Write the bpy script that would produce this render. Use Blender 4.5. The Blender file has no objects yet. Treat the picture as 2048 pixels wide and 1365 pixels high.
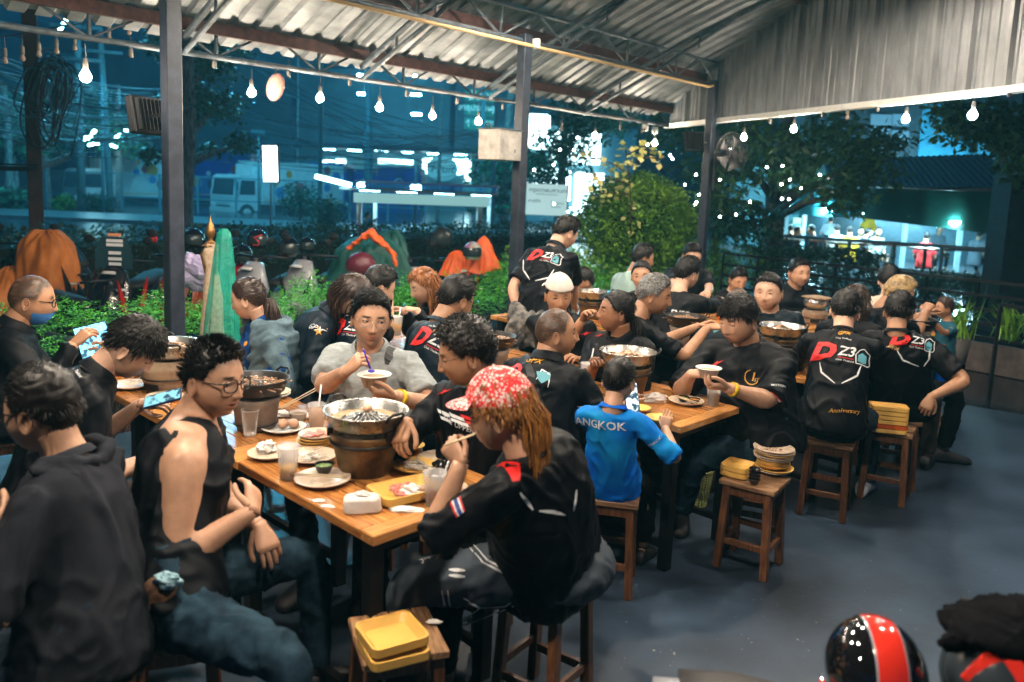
import bpy, bmesh, math, random
import numpy as np
from mathutils import Vector, Matrix, noise
from mathutils.bvhtree import BVHTree
random.seed(7); RNG = np.random.default_rng(7)
SC = bpy.context.scene
COL = SC.collection
HAZE = 0.002
# ------------------------------------------------------------------ camera
PITCH, ROLL, FPX, CXP, CYP, CAMH = math.radians(7.63), math.radians(2.4), 1613.0, 1024.0, 587.0, 1.838
D = np.array([0, math.cos(PITCH), -math.sin(PITCH)])
_r = np.array([1.0, 0, 0]); _u = np.cross(_r, D)
RT = _r*math.cos(ROLL) + _u*math.sin(ROLL); UP = -_r*math.sin(ROLL) + _u*math.cos(ROLL)
O = np.array([0, 0, CAMH])
cd = bpy.data.cameras.new('camera'); cam = bpy.data.objects.new('camera', cd); COL.objects.link(cam)
cam.matrix_world = Matrix(((RT[0], UP[0], -D[0], 0), (RT[1], UP[1], -D[1], 0), (RT[2], UP[2], -D[2], CAMH), (0, 0, 0, 1)))
cd.sensor_width = 36; cd.lens = FPX/2048*36; cd.shift_y = -(682.5-CYP)/2048; cd.clip_start = 0.05; cd.clip_end = 500
cd.dof.use_dof = True; cd.dof.focus_distance = 4.2; cd.dof.aperture_fstop = 2.0
SC.camera = cam
# ------------------------------------------------------------------ world, exposure
w = bpy.data.worlds.new('World'); SC.world = w; w.use_nodes = True
nt = w.node_tree; bg = nt.nodes['Background']
sky = nt.nodes.new('ShaderNodeTexSky'); sky.sky_type = 'NISHITA'; sky.sun_disc = False
sky.sun_elevation = math.radians(2.0); sky.sun_rotation = math.radians(200); sky.air_density = 1.6; sky.ozone_density = 6
mx = nt.nodes.new('ShaderNodeMixRGB'); mx.blend_type = 'MULTIPLY'; mx.inputs[0].default_value = 1; mx.inputs[2].default_value = (0.12, 0.62, 1.0, 1)
nt.links.new(sky.outputs[0], mx.inputs[1]); nt.links.new(mx.outputs[0], bg.inputs[0]); bg.inputs[1].default_value = 0.07
SC.view_settings.view_transform = 'Standard'; SC.view_settings.look = 'None'; SC.view_settings.exposure = 0.30; SC.view_settings.gamma = 1
SC.view_settings.use_curve_mapping = False
SC.cycles.use_denoising = True; SC.cycles.max_bounces = 6; SC.cycles.diffuse_bounces = 3; SC.cycles.glossy_bounces = 3
SC.cycles.transmission_bounces = 6; SC.cycles.transparent_max_bounces = 12; SC.cycles.caustics_reflective = False; SC.cycles.caustics_refractive = False
SC.cycles.sample_clamp_indirect = 4.0

def G(px, py, z):
    d = D + RT*(px-CXP)/FPX + UP*(CYP-py)/FPX
    return O + d*(z-CAMH)/d[2]
def P(px, py, dep):
    return O + (D + RT*(px-CXP)/FPX + UP*(CYP-py)/FPX)*dep
def V(a): return np.array(a, float)
def nrm(v):
    v = V(v); return v/(np.linalg.norm(v)+1e-12)
ZU = V((0, 0, 1))
def hd(az):  # unit heading for an azimuth measured clockwise from straight ahead
    a = math.radians(az); return V((math.sin(a), math.cos(a), 0))
# ------------------------------------------------------------------ materials
MATS = {}
def mat(name, col, rough=0.6, metal=0.0, var=0.0, scale=8.0, col2=None, bump=0.0, bscale=60.0, emit=0.0, ecol=None, trans=0.0, alpha=1.0, spec=0.5, stretch=None, coord='Object', rnd=0.0, sheen=0.0, coat=0.0, detail=4.0, ior=1.45, vcol=False):
    if name in MATS: return MATS[name]
    m = bpy.data.materials.new(name); m.use_nodes = True; MATS[name] = m
    t = m.node_tree; N = t.nodes; L = t.links; b = N['Principled BSDF']
    b.inputs['Roughness'].default_value = rough; b.inputs['Metallic'].default_value = metal
    b.inputs['Specular IOR Level'].default_value = spec; b.inputs['IOR'].default_value = ior
    b.inputs['Transmission Weight'].default_value = trans; b.inputs['Alpha'].default_value = alpha
    b.inputs['Sheen Weight'].default_value = sheen; b.inputs['Coat Weight'].default_value = coat
    if emit > 0:
        b.inputs['Emission Color'].default_value = (*(ecol or col), 1); b.inputs['Emission Strength'].default_value = emit
    c4 = (*col, 1); b.inputs['Base Color'].default_value = c4
    out = None
    if var > 0 or col2 or bump > 0 or rnd > 0:
        tc = N.new('ShaderNodeTexCoord'); src = tc.outputs[coord]
        oi = N.new('ShaderNodeObjectInfo')
        ad = N.new('ShaderNodeVectorMath'); ad.operation = 'ADD'; L.new(src, ad.inputs[0])
        sc_ = N.new('ShaderNodeVectorMath'); sc_.operation = 'SCALE'; sc_.inputs[3].default_value = 37.0
        L.new(oi.outputs['Random'], sc_.inputs[0]); L.new(sc_.outputs[0], ad.inputs[1])
        mp = N.new('ShaderNodeMapping'); L.new(ad.outputs[0], mp.inputs[0])
        if stretch: mp.inputs['Scale'].default_value = stretch
        if var > 0 or col2:
            n1 = N.new('ShaderNodeTexNoise'); n1.inputs['Scale'].default_value = scale; n1.inputs['Detail'].default_value = detail; n1.inputs['Roughness'].default_value = 0.6
            L.new(mp.outputs[0], n1.inputs['Vector'])
            cr = N.new('ShaderNodeValToRGB'); L.new(n1.outputs['Fac'], cr.inputs[0])
            a = [max(0, x*(1-var)) for x in col]; c = col2 if col2 else [min(1, x*(1+var)) for x in col]
            if not col2: pass
            else: a = list(col)
            cr.color_ramp.elements[0].position = 0.35; cr.color_ramp.elements[0].color = (*a, 1)
            cr.color_ramp.elements[1].position = 0.68; cr.color_ramp.elements[1].color = (*c, 1)
            out = cr.outputs[0]
            mr = N.new('ShaderNodeMapRange'); mr.inputs[3].default_value = max(0.03, rough*0.8); mr.inputs[4].default_value = min(1, rough*1.2)
            L.new(n1.outputs['Fac'], mr.inputs[0]); L.new(mr.outputs[0], b.inputs['Roughness'])
        if rnd > 0:
            hs = N.new('ShaderNodeHueSaturation'); hs.inputs['Color'].default_value = c4
            if out: L.new(out, hs.inputs['Color'])
            r2 = N.new('ShaderNodeMapRange'); r2.inputs[3].default_value = 1-rnd; r2.inputs[4].default_value = 1+rnd
            L.new(oi.outputs['Random'], r2.inputs[0]); L.new(r2.outputs[0], hs.inputs['Value']); out = hs.outputs[0]
        if bump > 0:
            n2 = N.new('ShaderNodeTexNoise'); n2.inputs['Scale'].default_value = bscale; n2.inputs['Detail'].default_value = 3
            L.new(mp.outputs[0], n2.inputs['Vector'])
            bp = N.new('ShaderNodeBump'); bp.inputs['Strength'].default_value = bump; bp.inputs['Distance'].default_value = 0.01
            L.new(n2.outputs['Fac'], bp.inputs['Height']); L.new(bp.outputs[0], b.inputs['Normal'])
    if vcol:  # vertex colour 'tint' mixes towards its own colour by its alpha
        vc = N.new('ShaderNodeVertexColor'); vc.layer_name = 'tint'
        mxx = N.new('ShaderNodeMixRGB'); mxx.inputs[1].default_value = c4
        if out: L.new(out, mxx.inputs[1])
        L.new(vc.outputs[0], mxx.inputs[2]); L.new(vc.outputs[1], mxx.inputs[0]); out = mxx.outputs[0]
    if out: L.new(out, b.inputs['Base Color'])
    return m
# ------------------------------------------------------------------ object helpers
def tag(o, label=None, cat=None, group=None, kind=None):
    if label: o['label'] = label
    if cat: o['category'] = cat
    if group: o['group'] = group
    if kind: o['kind'] = kind
    return o
def thing(name, loc, label, cat, group=None, rz=0.0):
    o = bpy.data.objects.new(name, None); o.empty_display_size = 0.1; COL.objects.link(o)
    o.location = Vector(loc); o.rotation_euler = (0, 0, rz)
    return tag(o, label, cat, group)
def meshdata(name, v, f, mats, mi=None, smooth=False):
    me = bpy.data.meshes.new(name)
    v = np.asarray(v, np.float32).reshape(-1, 3)
    if isinstance(f, np.ndarray) and f.ndim == 2:
        k = f.shape[1]; n = len(f)
        me.vertices.add(len(v)); me.vertices.foreach_set('co', v.ravel())
        me.loops.add(n*k); me.loops.foreach_set('vertex_index', f.ravel().astype(np.int32))
        me.polygons.add(n); me.polygons.foreach_set('loop_start', np.arange(0, n*k, k, dtype=np.int32))
    else:
        me.from_pydata([tuple(map(float, x)) for x in v], [], [tuple(int(i) for i in q) for q in f])
    for m in (mats if isinstance(mats, (list, tuple)) else [mats]): me.materials.append(m)
    if mi is not None: me.polygons.foreach_set('material_index', np.asarray(mi, np.int32))
    if smooth: me.polygons.foreach_set('use_smooth', np.ones(len(me.polygons), bool))
    me.update(calc_edges=True)
    return me
def link(name, me, parent=None):
    o = bpy.data.objects.new(name, me); COL.objects.link(o)
    if parent is not None:
        o.parent = parent
        o.matrix_parent_inverse = pm(parent).inverted()
    return o
def pm(o):
    m = Matrix.Translation(o.location) @ o.rotation_euler.to_matrix().to_4x4() @ Matrix.Diagonal((*o.scale, 1))
    return (pm(o.parent) @ o.matrix_parent_inverse @ m) if o.parent else m
def copy_tree(o, parent=None):
    c = o.copy(); COL.objects.link(c)
    if parent is not None: c.parent = parent
    for ch in KIDS.get(o.name, []): copy_tree(ch, c)
    return c
KIDS = {}
def index_kids():
    KIDS.clear()
    for o in bpy.data.objects:
        if o.parent: KIDS.setdefault(o.parent.name, []).append(o)
def dup(root, loc, rz=0.0, label=None, group=None, sc=None):
    if root.name not in KIDS: index_kids()
    c = copy_tree(root); c.location = Vector(loc); c.rotation_euler = (0, 0, rz)
    if sc: c.scale = (sc, sc, sc) if not isinstance(sc, tuple) else sc
    if label: c['label'] = label
    if group: c['group'] = group
    return c
class MB:
    def __init__(s): s.v = []; s.f = []; s.mi = []; s.n = 0; s.m = 0; s.sm = []
    def add(s, v, f, mi=None, smooth=False):
        v = [tuple(x) for x in v]
        s.v += v; s.f += [tuple(i+s.n for i in q) for q in f]; s.mi += [s.m if mi is None else mi]*len(f); s.sm += [smooth]*len(f); s.n += len(v); return s
    def box(s, c, size, rot=None, taper=1.0, bev=0.0, mi=None):
        hx, hy, hz = [q/2 for q in size]; c = V(c)
        if bev > 0:
            b = bev; pts = []
            for sx in (-1, 1):
                for sy in (-1, 1):
                    for sz in (-1, 1):
                        pts += [(sx*(hx-b), sy*(hy-b), sz*hz), (sx*(hx-b), sy*hy, sz*(hz-b)), (sx*hx, sy*(hy-b), sz*(hz-b))]
            bm = bmesh.new(); 
            for p in pts: bm.verts.new(p)
            bmesh.ops.convex_hull(bm, input=bm.verts); bmesh.ops.dissolve_limit(bm, angle_limit=0.02, verts=bm.verts, edges=bm.edges)
            bm.verts.index_update(); vs = [V(v.co) for v in bm.verts]; fs = [[v.index for v in f.verts] for f in bm.faces]; bm.free()
        else:
            vs = [V((x*hx*(taper if z < 0 else 1), y*hy*(taper if z < 0 else 1), z*hz)) for x in (-1, 1) for y in (-1, 1) for z in (-1, 1)]
            fs = [(0, 1, 3, 2), (4, 6, 7, 5), (0, 4, 5, 1), (2, 3, 7, 6), (0, 2, 6, 4), (1, 5, 7, 3)]
        if rot is not None: vs = [rot @ v for v in vs]
        return s.add([v+c for v in vs], fs, mi)
    def bar(s, a, b, wx, wy, up=ZU, mi=None, bev=0.0):
        a = V(a); b = V(b); d = nrm(b-a); x = np.cross(d, up)
        if np.linalg.norm(x) < 1e-4: x = V((1, 0, 0))
        x = nrm(x); y = np.cross(x, d)
        R = np.column_stack((x, d, y)); return s.box((a+b)/2, (wx, np.linalg.norm(b-a), wy), R, mi=mi, bev=bev)
    def tube(s, pts, r, n=8, caps=True, mi=None, flat=1.0, up=None, smooth=True):
        pts = [V(p) for p in pts]; k = len(pts); rr = [r]*k if np.isscalar(r) else list(r)
        if k < 2: return s
        vs = []; x = None
        for i in range(k):
            d = nrm(pts[min(i+1, k-1)]-pts[max(i-1, 0)])
            if x is None:
                ref = V(up) if up is not None else (ZU if abs(d[2]) < 0.9 else V((1, 0, 0)))
                x = nrm(np.cross(d, ref))
            x = nrm(x - d*(x@d)); y = np.cross(d, x)
            for j in range(n):
                a = 2*math.pi*j/n; vs.append(pts[i]+x*math.cos(a)*rr[i]+y*math.sin(a)*rr[i]*flat)
        fs = [(i*n+j, i*n+(j+1) % n, (i+1)*n+(j+1) % n, (i+1)*n+j) for i in range(k-1) for j in range(n)]
        s.add(vs, fs, mi, smooth)
        if caps: 
            s.f += [tuple(s.n-len(vs)+j for j in range(n))[::-1], tuple(s.n-n+j for j in range(n))]; q = s.m if mi is None else mi; s.mi += [q, q]; s.sm += [False, False]
        return s
    def lathe(s, prof, n=24, c=(0, 0, 0), mi=None, smooth=True, arc=None, sx=1, sy=1):
        c = V(c); vs = []; k = len(prof)
        for (r, z) in prof:
            for j in range(n):
                a = 2*math.pi*j/n; vs.append(c+V((r*math.cos(a)*sx, r*math.sin(a)*sy, z)))
        fs = [(i*n+j, i*n+(j+1) % n, (i+1)*n+(j+1) % n, (i+1)*n+j) for i in range(k-1) for j in range(n)]
        return s.add(vs, fs, mi, smooth)
    def sphere(s, c, r, n=12, m=8, mi=None, rot=None):
        rr = (r, r, r) if np.isscalar(r) else r; c = V(c); vs = []
        for i in range(m+1):
            t = math.pi*i/m
            for j in range(n):
                a = 2*math.pi*j/n; p = V((rr[0]*math.sin(t)*math.cos(a), rr[1]*math.sin(t)*math.sin(a), rr[2]*math.cos(t)))
                vs.append(c+(rot @ p if rot is not None else p))
        fs = [(i*n+j, (i+1)*n+j, (i+1)*n+(j+1) % n, i*n+(j+1) % n) for i in range(m) for j in range(n)]
        return s.add(vs, fs, mi, True)
    def prism(s, poly, z0, z1, mi=None, frame=None, smooth=False):
        n = len(poly); vs = [(p[0], p[1], z0) for p in poly]+[(p[0], p[1], z1) for p in poly]
        if frame is not None: o_, X, Y, Z = frame; vs = [o_+X*v[0]+Y*v[1]+Z*v[2] for v in vs]
        fs = [(i, (i+1) % n, n+(i+1) % n, n+i) for i in range(n)]
        s.add(vs, fs, mi, smooth); b = s.n-2*n; q = s.m if mi is None else mi
        s.f += [tuple(b+i for i in range(n))[::-1], tuple(b+n+i for i in range(n))]; s.mi += [q, q]; s.sm += [False, False]
        return s
    def quad(s, a, b, c, d, mi=None): return s.add([a, b, c, d], [(0, 1, 2, 3)], mi)
    def build(s, name, mats, parent=None):
        me = meshdata(name, s.v, s.f, mats, s.mi)
        me.polygons.foreach_set('use_smooth', np.array(s.sm, bool))
        return link(name, me, parent)
def rotz(a): c, s = math.cos(a), math.sin(a); return np.array([[c, -s, 0], [s, c, 0], [0, 0, 1.0]])
def roty(a): c, s = math.cos(a), math.sin(a); return np.array([[c, 0, s], [0, 1, 0], [-s, 0, c]])
def rotx(a): c, s = math.cos(a), math.sin(a); return np.array([[1.0, 0, 0], [0, c, -s], [0, s, c]])
def rrect(w_, d_, r, k=5):
    out = []
    for cx, cy, a0 in ((w_/2-r, d_/2-r, 0), (-w_/2+r, d_/2-r, 90), (-w_/2+r, -d_/2+r, 180), (w_/2-r, -d_/2+r, 270)):
        for i in range(k):
            a = math.radians(a0+90*i/(k-1)); out.append((cx+r*math.cos(a), cy+r*math.sin(a)))
    return out
# common materials
M_post = mat('post_paint', (0.020, 0.026, 0.042), 0.45, var=0.35, scale=14, bump=0.15, bscale=90)
M_steel = mat('galvanised_steel', (0.085, 0.105, 0.125), 0.5, 0.25, var=0.4, scale=18)
M_redsteel = mat('red_primer_steel', (0.075, 0.028, 0.022), 0.6, 0.2, var=0.4, scale=20)
M_zinc = mat('zinc_sheet', (0.25, 0.27, 0.29), 0.5, 0.3, var=0.28, scale=3.0, stretch=(1, 1, 5), bump=0.06, bscale=20)
M_black = mat('black_metal', (0.012, 0.012, 0.014), 0.4, 0.4)
M_conc = mat('painted_concrete', (0.030, 0.050, 0.080), 0.38, var=0.6, scale=1.3, bump=0.12, bscale=25, detail=8)
M_darkbox = mat('dark_plastic', (0.012, 0.012, 0.014), 0.55, spec=.15)
M_white = mat('white_paint', (0.75, 0.75, 0.72), 0.5, var=0.08, scale=12)
M_wood = mat('varnished_teak', (0.42, 0.17, 0.045), 0.22, var=0.0, scale=5.0, col2=(0.62, 0.31, 0.10), stretch=(2.2, 22, 22), rnd=0.28, bump=0.05, bscale=30, coat=0.35, detail=6)
M_stool = mat('dark_varnished_wood', (0.085, 0.032, 0.013), 0.38, scale=5.0, col2=(0.21, 0.085, 0.035), stretch=(14, 14, 2.5), rnd=0.35, bump=0.12, bscale=26, detail=6, coat=0.15)
M_seat = mat('worn_wood_seat', (0.13, 0.06, 0.03), 0.42, scale=4.0, col2=(0.42, 0.24, 0.12), stretch=(3, 26, 20), rnd=0.3, bump=0.12, bscale=26, detail=7)
# ------------------------------------------------------------------ setting: ground
# roof frame: u runs along the eave (away to the right), s runs inward
UA = nrm((0.68, 0.73, 0)); SA = nrm((0.73, -0.68, 0)); E0 = V((-2.93, 5.88, 0))
def US(u, s, z): return E0 + UA*u + SA*s + ZU*z
slab_edge = [G(1900, 805, 0), G(2048, 830, 0)]
se_d = nrm(slab_edge[1]-slab_edge[0])
ROW = nrm((-0.72, 0.694, 0)); DR = nrm((0.694, 0.72, 0))
# patio slab
c1 = slab_edge[0]-se_d*0.0
poly = [c1+se_d*9, c1-se_d*3.2, US(9.6, 0.45, 0), US(-9, 0.45, 0), V((-9, -4, 0)), V((10, -6, 0))]
m = MB(); m.prism([(p[0], p[1]) for p in poly][::-1], -0.16, 0.0)
tag(m.build('patio_floor', M_conc), kind='structure')
M_ground = mat('wet_asphalt', (0.018, 0.024, 0.03), 0.16, var=0.5, scale=2.5, bump=0.35, bscale=9, detail=8)
m = MB(); m.quad((-90, -20, -0.17), (90, -20, -0.17), (90, 150, -0.17), (-90, 150, -0.17)); tag(m.build('wet_ground', M_ground), kind='structure')
# wet paving with puddle beyond the slab to the right
M_wet = mat('wet_dark_paving', (0.012, 0.02, 0.028), 0.07, var=0.4, scale=3, bump=0.25, bscale=14)
m = MB(); q0 = c1-se_d*3.0; q1 = c1+se_d*9; nn = nrm((-se_d[1], se_d[0], 0)); 
if nn[1] < 0: nn = -nn
m.add([q0+nn*0.02+V((0,0,-.15)), q1+nn*0.02+V((0,0,-.15)), q1+nn*7+V((0,0,-.15)), q0+nn*7+V((0,0,-.15))], [(0, 1, 2, 3)])
tag(m.build('wet_path', M_wet), kind='structure')
# road strip and pavement in front of the depot
M_road = mat('road_asphalt', (0.03, 0.04, 0.05), 0.22, var=0.4, scale=1.2, bump=0.2, bscale=12)
m = MB(); m.box((-6, 25, -0.155), (90, 9, 0.02)); tag(m.build('road', M_road), kind='structure')
M_pave = mat('pavement', (0.10, 0.13, 0.14), 0.35, var=0.35, scale=2)
m = MB(); m.box((-6, 32, -0.10), (90, 4.4, 0.14)); tag(m.build('pavement', M_pave), kind='structure')
# litter flecks on the floor
M_fleck = mat('paper_fleck', (0.36, 0.35, 0.32), 0.8, rnd=.5)
m = MB()
rr = random.Random(3)
for i in range(150):
    x = rr.uniform(0.0, 4.2); y = rr.uniform(1.6, 6.5)
    if rr.random() < .5: x = rr.gauss(1.0, .5); y = rr.gauss(3.0, .5)
    s_ = rr.uniform(.001, .003)*(3.2 if rr.random() < .07 else 1); a = rr.uniform(0, 3)
    m.box((x, y, 0.0015), (s_*rr.uniform(1, 3), s_, 0.0015), rotz(a))
tag(m.build('floor_crumbs', M_fleck), 'small pale crumbs scattered over the grey concrete floor', 'crumbs', kind='stuff')
# ------------------------------------------------------------------ roof
def roofz(s): return 2.97 + 0.50*s - 0.043*s*s
UCORN = float((V((2.07, 11.25, 0))-E0)@UA)
def corr(n_rib, width):  # trapezoid corrugation profile across a sheet
    out = []; p = width/n_rib
    for i in range(n_rib):
        x = i*p
        out += [(x, 0), (x+p*.52, 0), (x+p*.64, .032), (x+p*.88, .032)]
    out.append((width, 0)); return out
roof = thing('roof', US(0, 3, 3), 'corrugated metal canopy roof on arched steel rafters', 'roof'); tag(roof, kind='structure')
SW = 0.76; u = -8.0; SMAX = 9.0
while u < UCORN+0.2:
    sm = min(SMAX, (UCORN-(u+SW/2))*1.92+0.55)
    if sm > 0.35:
        prof = corr(4, SW+0.03); ns = max(2, int(sm/0.45)); vs = []
        for i in range(ns+1):
            s = -0.22 + (sm+0.22)*i/ns
            for (x, h) in prof: vs.append(US(u+x, s, roofz(s)+h+0.006*math.sin(u*9+s*2)))
        k = len(prof); fs = [(i*k+j, i*k+j+1, (i+1)*k+j+1, (i+1)*k+j) for i in range(ns) for j in range(k-1)]
        m = MB(); m.add(vs, fs); m.build('roof_sheet', M_zinc, roof)
    u += SW
# purlins (red), inner truss with conduit, eave truss, arched rafters
def clip_u(s): return UCORN - s/1.92
for s, zz in ((0.05, -0.06), (0.75, -0.05), (2.35, -0.05), (3.7, -0.05), (5.1, -0.05), (6.6, -0.05)):
    m = MB(); m.bar(US(-8.5, s, roofz(s)+zz), US(clip_u(s)-0.05, s, roofz(s)+zz), 0.05, 0.09)
    m.build('purlin', M_redsteel, roof)
def truss(a, b, h, step, r=0.018, name='truss'):
    a = V(a); b = V(b); L_ = np.linalg.norm(b-a); d = (b-a)/L_; n = max(1, int(round(L_/step))); m = MB()
    m.tube([a, b], r*1.25, 8); m.tube([a+ZU*h, b+ZU*h], r*1.1, 8)
    for i in range(n+1):
        p = a+d*L_*i/n; m.tube([p, p+ZU*h], r*.8, 6)
        if i < n:
            q = a+d*L_*(i+.5)/n
            m.tube([p, q+ZU*h], r*.6, 6); m.tube([q+ZU*h, a+d*L_*(i+1)/n], r*.6, 6)
    return m
truss(US(-8.5, 0.0, 2.73), US(UCORN-0.02, 0.0, 2.73), 0.26, 0.95).build('eave_truss', M_steel, roof)
truss(US(-8.5, 1.0, 3.14), US(clip_u(1.0)-.06, 1.0, 3.14), 0.27, 0.95).build('post_truss', M_steel, roof)
M_pipe = mat('cream_conduit', (0.62, 0.42, 0.2), 0.5)
m = MB(); m.tube([US(-8.5, 1.0+.05, 3.10), US(clip_u(1.0)-.35, 1.0+.05, 3.10), US(clip_u(1.0)-.25, 1.05, 3.13)], 0.016, 8); m.build('conduit', M_pipe, roof)
u = -7.6
while u < UCORN-0.4:
    se = min(SMAX, (UCORN-u)*1.92)
    pts = [US(u, s, roofz(s)-0.13) for s in np.linspace(0.0, se, 12)]
    m = MB(); m.tube(pts, 0.026, 8); m.tube([US(u, 0, 2.73), US(u, 0.9, 3.12), US(u, min(se, 1.9), roofz(min(se, 1.9))-0.14)], 0.021, 8)
    for s in (0.5, 1.0, 1.5):
        if s < se: m.tube([US(u, s, 2.73+0.42*s), US(u, s, roofz(s)-0.13)], 0.013, 6)
    m.build('rafter', M_steel, roof); u += 1.63
# fascia wall of vertical sheets on the right
FD = nrm((1.83, -5.15, 0)); FC = US(UCORN, 0, 0)
def FW(t, z, off=0.0): return FC + FD*t + V((-FD[1], FD[0], 0))*off + ZU*z
fas = thing('fascia_wall', FW(3, 3), 'hanging fascia of pale ribbed metal sheets with a white bottom rail', 'fascia'); tag(fas, kind='structure')
M_fas = mat('fascia_sheet', (0.27, 0.285, 0.30), 0.45, 0.3, var=0.22, scale=2.5, stretch=(4, 4, 1), bump=0.05, bscale=18)
t = 0.0
while t < 12:
    prof = []; w_ = 0.72
    for i in range(2):
        x = i*w_/2
        prof += [(x, 0), (x+.012, 0), (x+.024, .045), (x+.06, .045), (x+.072, 0), (x+.10, 0), (x+.106, .014), (x+.112, 0), (x+.17, 0), (x+.178, -.012), (x+.19, -.012), (x+.198, 0), (x+.27, 0), (x+.276, .012), (x+.282, 0)]
    prof.append((w_, 0)); vs = []
    for zi in range(2):
        for (x, h) in prof:
            tt = t+x; sf = tt*0.885; ztop = roofz(sf)+0.02
            vs.append(FW(tt, 2.76 if zi == 0 else ztop, -h))
    k = len(prof); m = MB(); m.add(vs, [(j, j+1, k+j+1, k+j) for j in range(k-1)]); m.build('fascia_sheet', M_fas, fas); t += w_+0.002
m = MB(); m.bar(FW(-0.1, 2.73), FW(12, 2.73), 0.10, 0.055); m.build('bottom_rail', M_white, fas)
m = MB(); m.bar(FW(-0.1, 2.84, .05), FW(12, 2.84, .05), 0.03, 0.03); m.build('inner_rail', M_steel, fas)
for tt in (1.05, 4.7, 9.4):
    m = MB(); m.bar(FW(tt, 2.72, .06), FW(tt, roofz(tt*.885), .06), 0.085, 0.085); m.build('hanger_post', M_steel, fas)
# truss in front of the fascia
tr = truss(FW(1.9, 3.44, .28), FW(12, 3.62, .28), 0.30, 0.95); tr.build('fascia_truss', M_steel, fas)
m = MB(); m.tube([FW(1.6, 3.2, .33), FW(1.75, 3.38, .33), FW(2.2, 3.41, .33), FW(12, 3.59, .33)], 0.015, 8); m.build('conduit', M_pipe, fas)
m = MB(); m.tube([FW(5.4, 3.40, .42), FW(7.2, 3.44, .42)], 0.02, 8); m.bar(FW(5.4, 3.44, .42), FW(7.2, 3.48, .42), .05, .03)
tag(m.build('tube_light_fixture', M_white), 'unlit white tube light fixture under the truss of the fascia', 'lamp')
# posts
posts = []
for i, (px, u_, lab) in enumerate(((335, 0.0, 'dark painted steel post between the hedge and the tables, leftmost and nearest'), (1045, 3.26, 'dark steel post beside the standing man, carrying the grey metal box'), (1420, 6.66, 'dark steel post beside the wall fan at the corner of the fascia'), (-300, -3.3, 'dark steel post outside the left edge of the picture'))):
    b = US(u_, 1.0, 0)
    if px > 0: dep = float((b-O)@D)
    if px < 0: continue
    r_ = thing('roof_post', b, lab, 'post', 'dark roof posts')
    m = MB(); m.box(b+ZU*1.6, (0.10, 0.10, 3.2), rotz(math.radians(-43)), bev=.006); m.build('shaft', M_post, r_)
    m = MB(); m.box(b+ZU*0.006, (0.2, 0.2, 0.012), rotz(math.radians(-43))); m.build('base_plate', M_post, r_)
    posts.append((b, r_))
# ------------------------------------------------------------------ bulbs
def onS(px, py, s):
    d = D + RT*(px-CXP)/FPX + UP*(CYP-py)/FPX; q = E0+SA*s
    return O + d*(((q-O)@SA)/(d@SA))
FN = V((-FD[1], FD[0], 0))
def onF(px, py, off=0.0):
    d = D + RT*(px-CXP)/FPX + UP*(CYP-py)/FPX; q = FC+FN*off
    return O + d*(((q-O)@FN)/(d@FN))
M_bulb = mat('lit_bulb', (1, .9, .75), emit=520, ecol=(1.0, 0.82, 0.62))
M_bulbc = mat('lit_bulb_cool', (.85, .95, 1), emit=260, ecol=(0.72, 0.92, 1.0))
M_bulboff = mat('unlit_bulb_glass', (0.35, 0.28, 0.24), 0.15, alpha=.75)
M_sock = mat('bulb_socket', (0.16, 0.15, 0.14), 0.5)
def bulb_proto(lit, r=0.033, small=False):
    t = thing('string_bulb', (0, 0, 0), 'bulb', 'light bulb')
    m = MB(); m.tube([(0, 0, .16), (.004, 0, .1), (0, 0, .06)], .003, 5); m.lathe([(0, .075), (.012, .075), (.016, .055), (.016, .02), (.013, .01), (0, .01)], 10); m.build('socket', M_sock, t)
    if lit is not None:
        m = MB(); m.lathe([(0.002, .015), (.014, .008), (r*.70, -r*.25), (r*.96, -r*.75), (r, -r*1.05), (r*.87, -r*1.5), (r*.5, -r*1.88), (0.001, -r*2.02)], 14); m.build('globe', (M_bulb, M_bulboff, M_bulbc)[lit], t)
    return t
bl, bo, bs, bc = bulb_proto(0, .032), bulb_proto(1, .021), bulb_proto(None), bulb_proto(2, .036)
def place(proto, p, lab, grp, used={}):
    p = V(p)
    if proto.name not in used:
        used[proto.name] = 1; proto.location = Vector(p); tag(proto, lab, None, grp); return proto
    return dup(proto, p, 0, lab, grp)
eave_lit = [(352, 165), (503, 178), (640, 190), (759, 209), (865, 226), (957, 238), (1190, 268), (1310, 282)]
nm = ['half hidden behind the left post', 'left of the round tilted reflector disc', 'right of the round tilted reflector disc', 'fourth lit bulb from the nearest post', 'above the bus shelter roof', 'above the grey metal box', 'over the leafy sapling', 'under the corner of the fascia']
for q, n_ in zip(eave_lit, nm): place(bl, onS(*q, 0.0), 'lit warm bulb hanging from the eave, '+n_, 'bulbs hanging along the eave')
for q, n_ in zip([(262, 118), (429, 140), (577, 158), (699, 174), (813, 196), (914, 211), (1005, 222), (1240, 262), (1283, 268)], range(9)):
    place(bs, onS(*q, 0.0), ['first', 'second', 'third', 'fourth', 'fifth', 'sixth', 'seventh', 'eighth', 'ninth'][n_]+' empty bulb socket along the eave, counted from the nearest post side', 'empty sockets along the eave')
place(bo, onS(1123, 256, 0), 'unlit round bulb on the eave just right of the middle post', 'unlit bulbs')
place(bl, onS(171, 143, 0.9), 'lit bulb at the upper left, in front of the tangled cables', 'bulbs hanging along the eave')
for q, n_ in zip([(1488, 270), (1588, 253), (1812, 232)], ['in front of the wall fan', 'in front of the frangipani leaves', 'large and bright near the right side']):
    place(bl, onF(*q), 'lit warm bulb under the fascia rail, '+n_, 'bulbs hanging under the fascia')
place(bc, onF(1946, 222), 'cooler lit bulb under the right end of the fascia rail', 'bulbs hanging under the fascia')
place(bo, onF(1695, 232), 'unlit bulb hanging under the fascia rail between two lit ones', 'unlit bulbs')
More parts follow.
